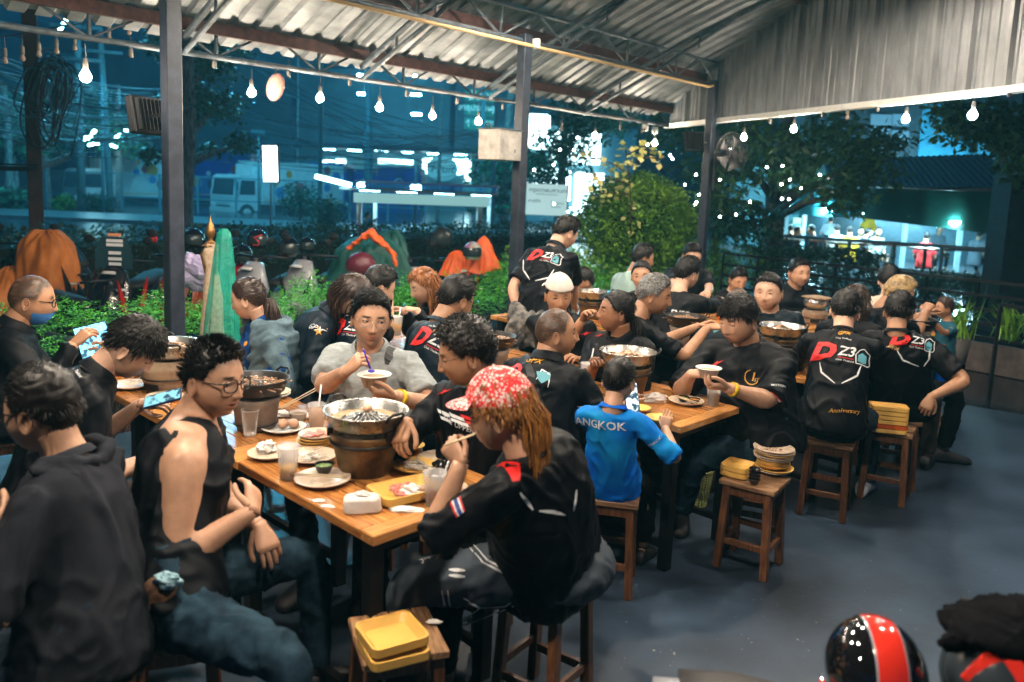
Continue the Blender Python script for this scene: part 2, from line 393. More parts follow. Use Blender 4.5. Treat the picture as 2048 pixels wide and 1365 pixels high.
for q, n_ in zip([(1645, 236), (1540, 250), (1755, 225), (2018, 197)], ['right of the lit bulb before the leaves', 'just right of the fan bulb', 'left of the large bright bulb', 'at the right edge of the picture']): place(bs, onF(*q), 'empty bulb socket dangling under the fascia rail, '+n_, 'empty sockets under the fascia')
# small round lamps on the side string, upper left
for i, q in enumerate([(10, 117), (45, 112), (78, 104), (113, 98), (150, 92), (218, 72), (258, 60), (294, 47)]):
    place(bo, onS(*q, -0.9), 'small unlit globe bulb on the outer string, %s' % ['first from the left', 'second from the left', 'third from the left', 'fourth from the left', 'just over the bright lit bulb', 'sixth, right of the power poles', 'seventh, near the post', 'last one beside the post'][i], 'unlit globe bulbs on the outer string')
m = MB()
sp = [onS(x, y, -0.9)+ZU*.16 for x, y in [(-60, 120), (10, 117), (45, 112), (78, 104), (113, 98), (150, 92), (218, 72), (258, 60), (294, 47), (330, 30)]]
m.tube(sp, .004, 5); tag(m.build('light_string_cable', M_darkbox), 'thin black cable carrying the small unlit globe bulbs, upper left', 'cable')
# unseen shaded lamps added over the tables and camera to throw light down
M_bulbin = mat('lit_bulb_inner', (1, .9, .75), emit=1750, ecol=(1.0, 0.85, 0.68))
inner = bulb_proto(0, .04); inner.name = 'added_pendant_bulb'
for ch in bpy.data.objects:
    if ch.parent == inner and ch.name.startswith('globe'): ch.data.materials[0] = M_bulbin
M_shout = mat('lamp_shade_steel', (.05, .06, .07), .5, .5); M_shin = mat('lamp_shade_white', (.8, .8, .78), .5)
m = MB(); m.lathe([(.03, .06), (.06, .05), (.19, -.075), (.195, -.08)], 28, mi=0); m.lathe([(.19, -.078), (.055, .044), (.001, .05)], 28, mi=1); m.build('shade', (M_shout, M_shin), inner)
m = MB(); m.tube([(0, 0, .06), (0, 0, .6)], .004, 6); m.build('flex', M_black, inner)
for i, (x, y, z) in enumerate([(-.85, 2.75, 2.85), (-1.75, 3.9, 3.0), (.35, 4.45, 3.25), (-.9, 5.2, 3.2), (1.25, 5.6, 3.45), (2.75, 6.3, 3.7), (1.9, 3.6, 3.3), (.2, 1.4, 2.8), (-1.9, 1.6, 2.8), (.3, 6.7, 3.5), (3.6, 4.6, 3.5)]):
    place(inner, (x, y, z), 'unseen shaded bulb added over the tables to throw light down', 'added pendant lamps overhead')
# round reflector disc on the eave truss
c = onS(550, 174, -0.05); t = thing('reflector_disc', c, 'round pinkish convex disc hanging tilted from the eave truss', 'reflector')
Rr = rotz(math.radians(-22)) @ rotx(math.radians(78)); m = MB()
m.lathe([(0.001, .028), (.06, .024), (.105, .010), (.118, 0), (.121, -.008), (.115, -.012), (0.001, -.012)], 32); m.v = [tuple(Rr @ (V(v)*(0.75, 1.0, 1)) + c) for v in m.v]
m.build('disc', mat('peach_disc', (0.34, 0.18, 0.15), .35, var=.15, scale=10), t)
m = MB(); m.tube([c+ZU*.11, onS(553, 133, 0)], .006, 6); m.build('hanger', M_black, t)
# grey metal box on the middle post
pb = posts[1][0]; c = P(1000, 291, 7.35); t = thing('metal_box', c, 'grey galvanised metal box fixed to the left side of the middle post', 'junction box')
Rb = rotz(math.radians(-40)); m = MB(); m.box(c, (.26, .30, .27), Rb, bev=.004); m.build('body', mat('box_sheet', (.42, .40, .37), .5, .4, var=.3, scale=9), t)
m = MB(); m.box(c+ZU*.139, (.28, .32, .012), Rb); m.build('lid', M_steel, t)
m = MB(); m.tube([c+Rb@V((-.03, -.16, .13)), c+Rb@V((-.03, -.17, .18)), c+Rb@V((.02, -.17, .18)), c+Rb@V((.02, -.16, .13))], .006, 6); m.build('hasp', M_steel, t)
m = MB(); m.bar(c+Rb@V((.12, .05, -.05)), pb+ZU*(c[2]-.05), .03, .03); m.build('bracket', M_steel, t)
# junction box on conduit
c = onS(1071, 88, 1.06); m = MB(); m.box(c, (.085, .05, .085), rotz(math.radians(-43)), bev=.008); tag(m.build('cable_joint_box', M_white), 'small white square joint box on the cream conduit at the middle post', 'joint box')
# floodlights on posts (off)
def flood(c, az, lab):
    t = thing('floodlight', c, lab, 'floodlight', 'unlit floodlights on posts'); Rf = rotz(math.radians(-az)) @ rotx(math.radians(-10)); m = MB()
    m.box(c, (.26, .06, .24), Rf, bev=.01); m.build('housing', M_darkbox, t)
    m = MB()
    for i in range(7): m.box(c+Rf@V((-.10+i*.033, -.045, 0)), (.006, .03, .2), Rf)
    m.build('cooling_fins', M_darkbox, t)
    m = MB(); m.box(c+Rf@V((0, .033, 0)), (.2, .004, .17), Rf); m.build('glass', mat('flood_glass', (.02, .025, .03), .15), t)
    return t
c = P(291, 232, 5.25); t = flood(c, -70, 'unlit black floodlight on the left side of the nearest post'); m = MB(); m.bar(c, posts[0][0]+ZU*(c[2]), .02, .02); m.build('bracket', M_black, t)
c = P(1388, 284, 9.8); t = flood(c, -20, 'unlit floodlight in a rusty cage on the left of the fan post'); m = MB(); m.bar(c, posts[2][0]+ZU*(c[2]), .02, .02); m.build('bracket', M_black, t)
# wall fan
c = P(1463, 308, 9.7); t = thing('wall_fan', c, 'large black caged wall fan fixed to the right side of the far post', 'fan')
Rf = rotz(math.radians(28)) @ rotx(math.radians(90)); rf = .25
def fx(p): return c + Rf @ V(p)
m = MB()
for k in range(6):
    rr_ = rf*(.35+.13*k); z = .09*(1-(rr_/rf)**2)
    m.tube([fx((rr_*math.cos(a), rr_*math.sin(a), z)) for a in np.linspace(0, 2*math.pi, 33)], .0022, 4)
    m.tube([fx((rr_*math.cos(a), rr_*math.sin(a), -z*.8)) for a in np.linspace(0, 2*math.pi, 33)], .0022, 4)
for k in range(40):
    a = 2*math.pi*k/40; m.tube([fx((r_*math.cos(a), r_*math.sin(a), .09*(1-(r_/rf)**2))) for r_ in np.linspace(.05, rf, 6)], .0015, 4)
m.tube([fx((rf*math.cos(a), rf*math.sin(a), 0)) for a in np.linspace(0, 2*math.pi, 41)], .007, 6)
m.build('cage', M_black, t)
for k in range(5):
    a = 2*math.pi*k/5; m = MB(); vs = []
    for i in range(6):
        r_ = .05+.16*i/5
        for j in (-1, 1):
            b = a+j*(.22+.18*i/5); vs.append(fx((r_*math.cos(b), r_*math.sin(b), .025*j)))
    m.add(vs, [(2*i, 2*i+1, 2*i+3, 2*i+2) for i in range(5)]); m.build('blade', mat('fan_blade', (.05, .05, .055), .35, .2), t)
m = MB(); m.tube([fx((0, 0, .05)), fx((0, 0, -.06)), fx((0, 0, -.16))], [.05, .06, .055], 16); m.build('motor', M_darkbox, t)
m = MB(); m.bar(fx((0, 0, -.12)), posts[2][0]+ZU*c[2]+V((.05, 0, 0)), .03, .03); m.bar(posts[2][0]+V((.075, -.02, c[2]-.45)), posts[2][0]+V((.075, -.02, c[2]+.05)), .03, .03); m.build('bracket', M_black, t)
# security cameras at the corner
for i, q in enumerate([(1290, 257), (1310, 262)]):
    c = onS(q[0], q[1], -.02); t = thing('security_camera', c, ['white dome camera under the canopy corner, left of the pair', 'white dome camera under the canopy corner, right of the pair'][i], 'camera')
    m = MB(); m.lathe([(.001, .05), (.045, .05), (.045, 0), (.038, -.03), (.02, -.045), (.001, -.048)], 16, c); m.build('housing', M_white, t)
    m = MB(); m.sphere(c+V((-.01, -.03, -.02)), .016, 10, 8); m.build('lens', M_black, t)
# ------------------------------------------------------------------ night air: thin mist lit by the street lamps
if HAZE > 0:
    me = bpy.data.meshes.new('haze'); m = MB(); m.box((0, 65, 8.5), (192, 182, 20.6)); hz_ = m.build('haze', bpy.data.materials.new('night_mist')); hz_['kind'] = 'stuff'
    hm_t = hz_.data.materials[0]; hm_t.use_nodes = True; hm_t.node_tree.nodes.clear(); vn = hm_t.node_tree.nodes.new('ShaderNodeVolumePrincipled'); vn.inputs['Color'].default_value = (.18, .72, 1, 1); vn.inputs['Density'].default_value = HAZE
    mo = hm_t.node_tree.nodes.new('ShaderNodeOutputMaterial'); hm_t.node_tree.links.new(vn.outputs[0], mo.inputs['Volume'])
# ------------------------------------------------------------------ stools
def stool_proto():
    t = thing('wooden_stool', (0, 0, 0), 'stool', 'stool'); rr = random.Random(1)
    S = .262; y = -S/2
    for k, w_ in enumerate((.07, .058, .072, .058)):
        m = MB(); m.box((0, y+w_/2, .439+.001*(k % 2)), (S+.012, w_-.0025, .024), bev=.003); m.build('seat_plank', M_seat, t); y += w_+.001
    L1, L0 = .105, .118
    for sx in (-1, 1):
        for sy in (-1, 1):
            m = MB(); a = V((sx*L0, sy*L0, 0)); b = V((sx*L1*.96, sy*L1*.96, .425))
            m.bar(a, b, .036, .036, up=V((sx*.02, 1, 0)), bev=.003); m.build('leg', M_stool, t)
    for sx in (-1, 1):
        m = MB(); m.box((sx*.103, 0, .40), (.018, .20, .042), bev=.002); m.build('apron', M_stool, t)
        m = MB(); m.box((0, sx*.103, .40), (.20, .018, .042), bev=.002); m.build('apron', M_stool, t)
        m = MB(); m.box((sx*.112, 0, .13), (.018, .205, .032), bev=.002); m.build('stretcher', M_stool, t)
        m = MB(); m.box((0, sx*.111, .17 if sx > 0 else .145), (.205, .018, .032), bev=.002); m.build('stretcher', M_stool, t)
    return t
stool0 = stool_proto(); stool_used = [0]
def stool(x, y, az, label, z=0.0, h=1.0):
    if not stool_used[0]:
        stool_used[0] = 1; o = stool0; o.location = (x, y, z); o.rotation_euler = (0, 0, -math.radians(az)); tag(o, label, None, 'wooden stools')
        index_kids(); return o
    return dup(stool0, (x, y, z), -math.radians(az), label, 'wooden stools')
# ------------------------------------------------------------------ tables
def table_proto(L=.94, W_=.63):
    t = thing('dining_table', (0, 0, 0), 'table', 'table'); th = .032; z = .75-th/2; b = .07
    # local x = across (W_), local y = along (L); origin at the centre
    for sy in (-1, 1):
        m = MB(); m.box((0, sy*(L/2-b/2), z), (W_, b-.002, th+.004), bev=.004); m.build('end_board', M_wood, t)
    for sx in (-1, 1):
        m = MB(); m.box((sx*(W_/2-b/2), 0, z), (b-.002, L-2*b-.002, th+.004), bev=.004); m.build('side_board', M_woodl, t)
    rr = random.Random(5); x = -W_/2+b
    while x < W_/2-b-.01:
        w_ = (W_-2*b)/7; cuts = [-L/2+b, rr.uniform(-.2, .2), L/2-b]
        for i in range(2):
            l = cuts[i+1]-cuts[i]
            m = MB(); m.box((x+w_/2, (cuts[i]+cuts[i+1])/2, z+rr.uniform(-.0006, .0006)), (w_-.003, l-.003, th), bev=.0015); m.build('plank', M_woodl, t)
        x += w_
    m = MB(); m.box((0, 0, .75-th-.004), (W_-.03, L-.03, .004)); m.build('underboard', M_black, t)
    for sx in (-1, 1):
        for sy in (-1, 1):
            m = MB(); m.box((sx*(W_/2-.06), sy*(L/2-.08), .355), (.05, .05, .71)); m.build('leg', M_black, t)
        m = MB(); m.box((sx*(W_/2-.06), 0, .12), (.03, L-.2, .03)); m.build('rail', M_black, t)
    for sy in (-1, 1):
        m = MB(); m.box((0, sy*(L/2-.08), .685), (W_-.16, .03, .05)); m.build('rail', M_black, t)
    return t
M_woodl = mat('varnished_teak_long', (0.30, 0.10, 0.022), 0.20, scale=4.0, col2=(0.60, 0.28, 0.08), stretch=(24, 1.8, 20), rnd=0.30, bump=0.05, bscale=30, coat=0.4, detail=7)
table0 = table_proto(); index_kids()
TAB = {}
def table(key, n0, A, label, first=[True], az=None, dirs=None):
    rw, dr = dirs or (ROW, DR)
    c = V(A)*(1, 1, 0) + rw*(n0+.47) + dr*.315
    a = math.atan2(rw[1], rw[0]) - math.pi/2
    if first[0]: first[0] = False; o = table0; o.location = Vector(c); o.rotation_euler = (0, 0, a); tag(o, label, None, 'long wooden dining tables')
    else: o = dup(table0, c, a, label, 'long wooden dining tables')
    TAB[key] = c; return o
A1 = V((-.394, 2.352, 0)); A2 = V((.818, 3.658, 0))
table('1a', 0, A1, 'nearest wooden table with the big steel grill pan and crumpled tissues'); table('1b', .95, A1, 'second wooden table of the near row, under the grey clay bucket stove')
table('1c', 1.9, A1, 'third wooden table of the near row, under the pale clay stove')
table('2a', 0, A2, 'wooden table in front of the boy in the blue shirt'); table('2b', .98, A2, 'wooden table behind the bald man with the shoulder strap'); table('2c', 1.96, A2, 'wooden table at the end of the second row near the hedge')
_p = G(1563, 657, .98); A3 = _p - DR*.315 - ROW*.47; A3[2] = 0
table('3a', 0, A3, 'wooden table beside the heavy man in the black tee'); table('3b', .97, A3, 'wooden table by the reaching grey haired man'); table('3c', 1.94, A3, 'wooden table by the standing man and the small boy')
A4 = G(1893, 690, .75) - DR*.63; A4[2] = 0
table('4a', 0, A4, 'wooden table where the little boy in teal stands drinking'); table('4b', .97, A4, 'far wooden table with the round steel pot'); table('4c', 1.94, A4, 'far wooden table by the hedge, near the man with folded arms')
# ------------------------------------------------------------------ tableware
M_alu = mat('aluminium', (0.62, 0.62, 0.60), 0.28, 0.95, var=.12, scale=20)
M_aludark = mat('sooty_pan', (0.03, 0.028, 0.027), 0.4, 0.6)
M_clay = mat('clay_stove', (0.16, 0.10, 0.065), 0.75, scale=7, col2=(0.42, 0.30, 0.19), bump=.35, bscale=30, detail=8)
M_rust = mat('burnt_bucket', (0.035, 0.022, 0.014), 0.45, .4, scale=9, col2=(0.24, 0.145, 0.06), bump=.2, bscale=25, detail=8)
M_broth = mat('broth', (0.52, 0.36, 0.20), 0.12, var=.25, scale=18, bump=.4, bscale=45)
M_plate = mat('beige_melamine', (0.66, 0.52, 0.40), 0.28, var=.07, scale=18)
M_plateY = mat('yellow_melamine', (0.85, 0.50, 0.12), 0.3, var=.06, scale=14)
M_plateO = mat('orange_melamine', (0.62, 0.10, 0.012), 0.3, var=.06, scale=14)
M_cup = mat('cup_plastic', (0.92, 0.92, 0.92), 0.12, alpha=.30, spec=.6)
M_blackbowl = mat('black_bowl', (0.012, 0.012, 0.014), 0.18)
M_meat = mat('raw_meat', (0.55, 0.07, 0.05), 0.3, scale=60, col2=(0.80, 0.45, 0.38), bump=.4, bscale=80)
M_cook = mat('cooked_meat', (0.22, 0.10, 0.05), 0.4, scale=40, col2=(0.62, 0.42, 0.28), bump=.5, bscale=70)
M_veg = mat('green_herbs', (0.04, 0.14, 0.02), 0.5, scale=90, col2=(0.35, 0.45, 0.12), bump=.6, bscale=90)
M_chili = mat('chili_sauce', (0.45, 0.12, 0.02), 0.25, scale=70, col2=(0.7, 0.35, 0.08), bump=.4)
M_egg = mat('egg_shell', (0.72, 0.42, 0.28), 0.45, var=.05, scale=30)
M_tissue = mat('tissue_paper', (0.85, 0.83, 0.80), 0.85, bump=.5, bscale=30)
M_straw = mat('white_straw', (0.8, 0.8, 0.8), 0.3)
M_chop = mat('chopsticks', (0.70, 0.55, 0.36), 0.4)
M_wrap = mat('printed_wrapper', (0.80, 0.77, 0.73), 0.35, scale=14, col2=(0.75, 0.62, 0.55), bump=.3, bscale=20)
def blobs(m, c, n, rad, size, rr, zsq=.5, mi=None):
    for i in range(n):
        a = rr.uniform(0, 6.28); d = rad*math.sqrt(rr.random()); s = size*rr.uniform(.6, 1.3)
        m.sphere(V(c)+V((d*math.cos(a), d*math.sin(a), 0)), (s*rr.uniform(.6, 1.4), s, s*zsq), 6, 4, rot=rotz(rr.uniform(0, 3)), mi=mi)
def stove(c, label, kind='bucket', food='meat', pan='alu', sc=1.0, az=0, seed=0):
    """c: point on the table top under the stove"""
    rr = random.Random(seed); c = V(c); H_ = .155*sc
    t = thing('charcoal_stove', c, label, 'stove', 'charcoal stoves on the tables')
    m = MB()
    if kind == 'bucket':
        m.lathe([(.001, 0), (.088*sc, 0), (.094*sc, .008), (.115*sc, .10*sc), (.128*sc, .145*sc), (.132*sc, H_), (.118*sc, H_), (.10*sc, .11*sc), (.001, .10*sc)], 32, c); m.build('bucket', M_rust, t)
        m = MB(); m.lathe([(.120*sc, .118*sc), (.127*sc, .116*sc), (.130*sc, .124*sc), (.124*sc, .128*sc)], 32, c)
        for k in range(3):
            a = az+k*2.09; m.box(c+V((.128*sc*math.cos(a), .128*sc*math.sin(a), H_+.006)), (.02, .03, .03), rotz(a))
        m.build('rim', M_aludark, t)
        m = MB(); m.tube([c+V((.134*sc*math.cos(a), .134*sc*math.sin(a), H_-.03-.02*math.sin((a-az)))) for a in np.linspace(az, az+3.14, 14)], .0035, 6); m.build('bail_handle', M_aludark, t)
    elif kind == 'clay':
        m.lathe([(.001, 0), (.10*sc, 0), (.105*sc, .01), (.125*sc, .06*sc), (.138*sc, .105*sc), (.140*sc, .13*sc), (.122*sc, .135*sc), (.124*sc, H_), (.10*sc, H_), (.08*sc, .09*sc), (.001, .085*sc)], 32, c); m.build('body', M_clay, t)
        m = MB(); m.box(c+rotz(-math.radians(20))@V((.0, -.118*sc, .035)), (.075, .02, .03), rotz(-math.radians(20))); m.build('air_hole', M_black, t)
        m = MB(); m.lathe([(.130*sc, .066*sc), (.1335*sc, .066*sc), (.1335*sc, .072*sc), (.130*sc, .072*sc)], 32, c); m.build('band', M_aludark, t)
    else:  # tall clay bucket
        m.lathe([(.001, 0), (.085*sc, 0), (.092*sc, .02), (.105*sc, .12*sc), (.118*sc, H_), (.100*sc, H_), (.001, .10*sc)], 32, c); m.build('body', mat('grey_clay', (.12, .09, .075), .75, scale=8, col2=(.24, .18, .14), bump=.3), t)
        m = MB(); m.tube([c+V((.10*sc*math.cos(a), .10*sc*math.sin(a), .03)) for a in np.linspace(0, 6.28, 25)], .004, 6); m.build('band', M_aludark, t)
    zt = c+ZU*(H_+.008); pr = .146*sc
    if pan == 'pot':
        m = MB(); m.lathe([(.001, 0), (.06, 0), (.095, .02), (.105, .05), (.10, .085), (.085, .10)], 28, zt); m.build('steel_pot', M_alu, t)
        m = MB(); m.lathe([(.001, .118), (.05, .115), (.115, .105), (.13, .098), (.115, .095), (.001, .095)], 28, zt); m.build('lid', M_clay, t); return t
    mp = M_alu if pan == 'alu' else M_aludark
    m = MB(); m.lathe([(.001, .0), (pr*.72, .0), (pr*.90, .020), (pr*.985, .066), (pr*1.05, .069), (pr*1.055, .072), (pr*1.04, .074), (pr*.97, .0705), (pr*.885, .024), (pr*.68, .008), (.001, .008)], 40, zt)
    for k in range(12):
        a = k*.5236; m.sphere(zt+V((pr*.955*math.cos(a), pr*.955*math.sin(a), .060)), .003, 6, 4)
    m.build('pan', mp, t)
    m = MB(); m.lathe([(pr*.905, .036), (.001, .036)], 32, zt); m.build('broth', M_broth, t)
    m = MB()   # slotted dome grill
    R0 = pr*.62
    dome = lambda r_: .034+.026*math.cos(min(1, r_/R0)*math.pi/2)
    m.lathe([(R0, .034), (R0*.97, .038)]+[(R0*f, dome(R0*f)-.003) for f in (.9, .75, .6, .45, .3, .15, .01)], 30, zt); m.build('grill_dome', M_aludark, t)
    m = MB()
    for k in range(22):
        a0 = k*2*math.pi/22
        for (f0, f1) in ((.14, .42), (.46, .94)):
            if f0 < .2 and k % 2: continue
            pts = [zt+V((R0*f*math.cos(a0), R0*f*math.sin(a0), dome(R0*f)+.0005)) for f in np.linspace(f0, f1, 4)]
            m.tube(pts, .0022*sc, 4)
    m.build('grill_ribs', M_alu, t)
    for sg in (0, math.pi):
        a = az+sg; e1 = V((math.cos(a), math.sin(a), 0)); e2 = V((-e1[1], e1[0], 0)); m = MB()
        m.tube([zt+e1*pr*1.03+e2*.035+ZU*.062, zt+e1*(pr*1.03+.012)+e2*.036+ZU*.078, zt+e1*(pr*1.03+.02)+e2*.022+ZU*.09, zt+e1*(pr*1.03+.02)-e2*.022+ZU*.09, zt+e1*(pr*1.03+.012)-e2*.036+ZU*.078, zt+e1*pr*1.03-e2*.035+ZU*.062], .0055, 8); m.build('handle', M_black, t)
    m = MB()
    if food == 'meat':
        for i in range(13):
            a = rr.uniform(0, 6.28); d = R0*rr.uniform(.1, .85); p = zt+V((d*math.cos(a), d*math.sin(a), dome(d)+.006))
            m.box(p, (rr.uniform(.03, .055), rr.uniform(.02, .035), .008), rotz(a) @ roty(.4), bev=.003)
        blobs(m, zt+ZU*.04, 26, pr*.9, .011, rr)
    elif food == 'noodle':
        for i in range(90):
            a = rr.uniform(0, 6.28); d = pr*.88*math.sqrt(rr.random()); p = zt+V((d*math.cos(a), d*math.sin(a), .042+max(0, .03*(1-d/R0)))); b_ = rr.uniform(0, 6.28); l = rr.uniform(.015, .035)
            m.tube([p, p+V((l*math.cos(b_), l*math.sin(b_), .006)), p+V((l*1.6*math.cos(b_+.8), l*1.6*math.sin(b_+.8), 0))], .003, 4)
        blobs(m, zt+ZU*.042, 14, pr*.8, .014, rr)
    elif food == 'egg': m.sphere(zt+V((.0, .03, .066)), (.019, .022, .017), 14, 10)
    if food: m.build('food', M_egg if food == 'egg' else M_cook, t)
    return t
def T(px, py, z=.75): return G(px, py, z)
def plate(c, r, lab, mat_=None, grp='plates on the tables', name='plate', food=None, seed=0):
    c = V(c); t = thing(name, c, lab, 'plate', grp); m = MB()
    m.lathe([(.001, .001), (r*.55, .001), (r*.62, .004), (r, .020), (r*1.005, .0225), (r*.99, .0235), (r*.63, .009), (r*.5, .006), (.001, .006)], 36, c); m.build('dish', mat_ or M_plate, t)
    rr = random.Random(seed)
    if food:
        m = MB(); mt = M_cook
        if food == 'scraps': blobs(m, c+ZU*.009, 18, r*.45, .006, rr)
        if food == 'burnt': blobs(m, c+V((0, 0, .009)), 26, r*.35, .006, rr); mt = M_aludark
        if food == 'herb':
            for i in range(16):
                a = rr.uniform(-.6, .6); p = c+V((rr.gauss(0, .02), rr.gauss(0, .012), .012)); m.tube([p-V((math.cos(a), math.sin(a), 0))*.03, p+V((math.cos(a), math.sin(a), 0.1))*.03], .0018, 4)
            mt = M_veg
        if food == 'noodles':
            for i in range(50):
                a = rr.uniform(0, 6.28); p = c+V((rr.gauss(0, r*.25), rr.gauss(0, r*.2), .012+rr.random()*.006)); m.tube([p, p+V((.02*math.cos(a), .02*math.sin(a), .004)), p+V((.03*math.cos(a+1), .03*math.sin(a+1), 0))], .0018, 4)
            mt = mat('glass_noodles', (.85, .78, .70), .2)
        if food == 'meat': 
            for i in range(9): m.box(c+V((rr.gauss(0, r*.3), rr.gauss(0, r*.25), .012+.004*rr.random())), (.045, .028, .006), rotz(rr.uniform(0, 3)) @ roty(rr.uniform(-.2, .2)), bev=.002)
            mt = M_meat
        m.build('food', mt, t)
    return t
def tray(c, w_, d_, az, lab, mt=None, h=.03, grp='yellow melamine trays', meat=False, seed=0):
    c = V(c); t = thing('food_tray', c, lab, 'tray', grp); R_ = rotz(-math.radians(az)); m = MB(); k = 5
    o = rrect(w_, d_, .022, k); i1 = rrect(w_-.012, d_-.012, .018, k); i2 = rrect(w_-.05, d_-.05, .014, k); o2 = rrect(w_-.012, d_-.012, .02, k); n = len(o)
    rings = [(o2, 0), (o, .004), (o, h), (i1, h), (i1, h-.002), (i2, .008)]
    vs = [R_ @ V((x, y, z))+c for (rg, z) in rings for (x, y) in rg]
    fs = [(a*n+j, a*n+(j+1) % n, (a+1)*n+(j+1) % n, (a+1)*n+j) for a in range(len(rings)-1) for j in range(n)]
    fs += [tuple(range(n))[::-1], tuple(range(5*n, 6*n))]
    m.add(vs, fs); m.build('dish', mt or M_plateY, t)
    if meat:
        rr = random.Random(seed); m = MB()
        for i in range(22): m.box(c+R_@V((-.045+i*.0045, rr.gauss(0, .008), .016+rr.random()*.006)), (.012, .075, .004), R_ @ rotz(rr.uniform(-.25, .25)) @ roty(.5), bev=.001)
        m.build('sliced_meat', M_meat, t)
    return t
def cup(c, lab, fill=.4, col=(.75, .5, .3), h=.105, r=.040, straw=None, ice=False, grp='plastic cups', lid=False):
    c = V(c); t = thing('plastic_cup', c, lab, 'cup', grp); m = MB()
    m.lathe([(.001, .001), (r*.70, .001), (r*.72, .004), (r, h), (r*1.06, h+.001), (r*1.06, h+.005), (r*.98, h+.004), (r*.70, .006), (.001, .006)], 28, c); m.build('cup_wall', M_cup, t)
    if fill > 0:
        m = MB(); f = fill; rf_ = r*(.70+.28*f)-.002; m.lathe([(.001, .007), (r*.69, .007), (rf_, h*f), (.001, h*f)], 24, c); m.build('drink', mat('drink_%d_%d' % (col[0]*100, col[2]*100), col, .08, alpha=.92), t)
    if straw: m = MB(); m.tube([c+V((0, 0, .01)), c+V(straw)], .004, 7); m.build('straw', M_straw, t)
    if ice:
        rr = random.Random(2); m = MB()
        for i in range(7): m.box(c+V((rr.gauss(0, .011), rr.gauss(0, .011), h*.8+rr.random()*.012)), (.016, .016, .014), rotz(rr.random()*3) @ rotx(rr.random()), bev=.003)
        m.build('ice', mat('ice', (.8, .85, .9), .1, alpha=.5), t)
    return t
def bowl(c, r, lab, mt=None, cont=None, h=.035, grp='small black sauce bowls'):
    c = V(c); t = thing('sauce_bowl', c, lab, 'bowl', grp); m = MB()
    m.lathe([(.001, 0), (r*.6, 0), (r*.85, h*.5), (r, h), (r*1.03, h+.001), (r*.96, h), (r*.8, h*.5), (r*.5, .006), (.001, .006)], 24, c); m.build('bowl', mt or M_blackbowl, t)
    if cont: m = MB(); m.lathe([(r*.92, h*.8), (.001, h*.82)], 20, c); m.build('contents', cont, t)
    return t
def sticks(a, b, lab, gap=.012, name='chopsticks'):
    a = V(a); b = V(b); n_ = nrm(np.cross(b-a, ZU)); t = thing(name, a, lab, 'chopsticks', 'chopsticks on the tables')
    for k in (-1, 1): m = MB(); m.tube([a+n_*gap*k*.5, b+n_*gap*k], [.0028, .0022], 6); m.build('stick', M_chop, t)
    return t
def crumple(c, r, lab, seed, sq=(1, 1, .7), mt=None, name='crumpled_tissue', freq=9):
    rr = random.Random(seed); m = MB(); m.sphere((0, 0, 0), 1, 22, 16); off = V((rr.random()*9, rr.random()*9, rr.random()*9)); vs = []
    for v in m.v:
        p = V(v); q = noise.fractal(Vector(p*freq*.25+off), .7, 2.2, 4); q2 = noise.noise(Vector(p*freq+off)); p = p*(1+.38*q+.16*abs(q2)); vs.append(V(c)+p*r*V(sq)+ZU*r*sq[2]*.85)
    m.v = [tuple(v) for v in vs]; m.sm = [False]*len(m.sm)
    return tag(m.build(name, mt or M_tissue), lab, 'tissue', 'crumpled tissues')
# --- near table
def SB(px, py, z=.968): q = G(px, py, z); return V((q[0], q[1], .75))
stove(SB(732, 830), 'big steel pan with one egg on a sooty bucket stove, on the nearest table', 'bucket', 'egg', 'alu', 1.03, math.radians(-40), 1)
stove(SB(512, 758), 'clay bucket stove with a black rimmed pan, in front of the woman in blue', 'tall', 'noodle', 'dark', .92, 1.0, 2)
stove(SB(338, 693), 'pale clay stove with a steel pan, at the far left by the post', 'clay', 'noodle', 'alu', 1.03, math.radians(-62), 3)
plate(T(645, 966), .100, 'round beige plate with a small herb bowl and chopsticks, near edge of the first table')
bowl(T(648, 951)+ZU*.008, .035, 'black sauce bowl full of chopped herbs on the beige plate', None, M_veg)
sticks(T(578, 962)+ZU*.026, T(690, 968)+ZU*.026, 'pair of wooden chopsticks resting across the herb bowl plate')
plate(T(538, 915), .082, 'small beige plate with a crumpled white tissue behind the half full cup', seed=4)
crumple(T(532, 908)+ZU*.008, .033, 'crumpled white tissue lying on the small plate behind the cup', 3)
plate(T(622, 920), .098, 'beige plate of glass noodles left of the bucket stove', food='noodles', seed=5)
plate(T(567, 862), .095, 'white plate with two brown eggs beside the tall pale cup', M_white, seed=1)
for i, q in enumerate([(-.02, 0), (.022, .012)]):
    m = MB(); m.sphere(T(575, 862)+V((q[0], q[1], .030)), (.021, .027, .021), 14, 10, rot=rotz(i)); tag(m.build('egg', M_egg), ['brown egg on the white plate, left one of the two', 'brown egg on the white plate, right one of the two'][i], 'egg')
b0 = T(628, 893)
for k in range(4): plate(b0+V((.003*k, .002*k, .011*k)), .072, ['bottom plate', 'second plate from the bottom', 'third plate from the bottom', 'top plate with scraps of meat'][k]+' of the small stack left of the bucket stove', M_plateY if k < 3 else M_plate, 'small stacked plates on the near table', food='meat' if k == 3 else None, seed=8)
cup(T(576, 958), 'half full plastic cup of amber drink on the near edge of the table', .42, (.85, .52, .22), .12, .040)
cup(T(500, 872), 'almost empty tall plastic cup beside the man in the tank top', .12, (.9, .85, .8), .11, .036)
cup(T(633, 862), 'plastic cup of pale milky drink with a straw', .85, (.85, .58, .42), .115, .039, straw=(.012, .03, .20))
cup(T(868, 1012), 'plastic cup of dark iced tea with a straw at the near table corner', .36, (.20, .045, .012), .115, .040, straw=(.05, .05, .165), ice=True)
cup(T(601, 850)+ROW*.02, 'black rimmed cup of noodles behind the pale drink', .9, (.35, .22, .12), .05, .04)
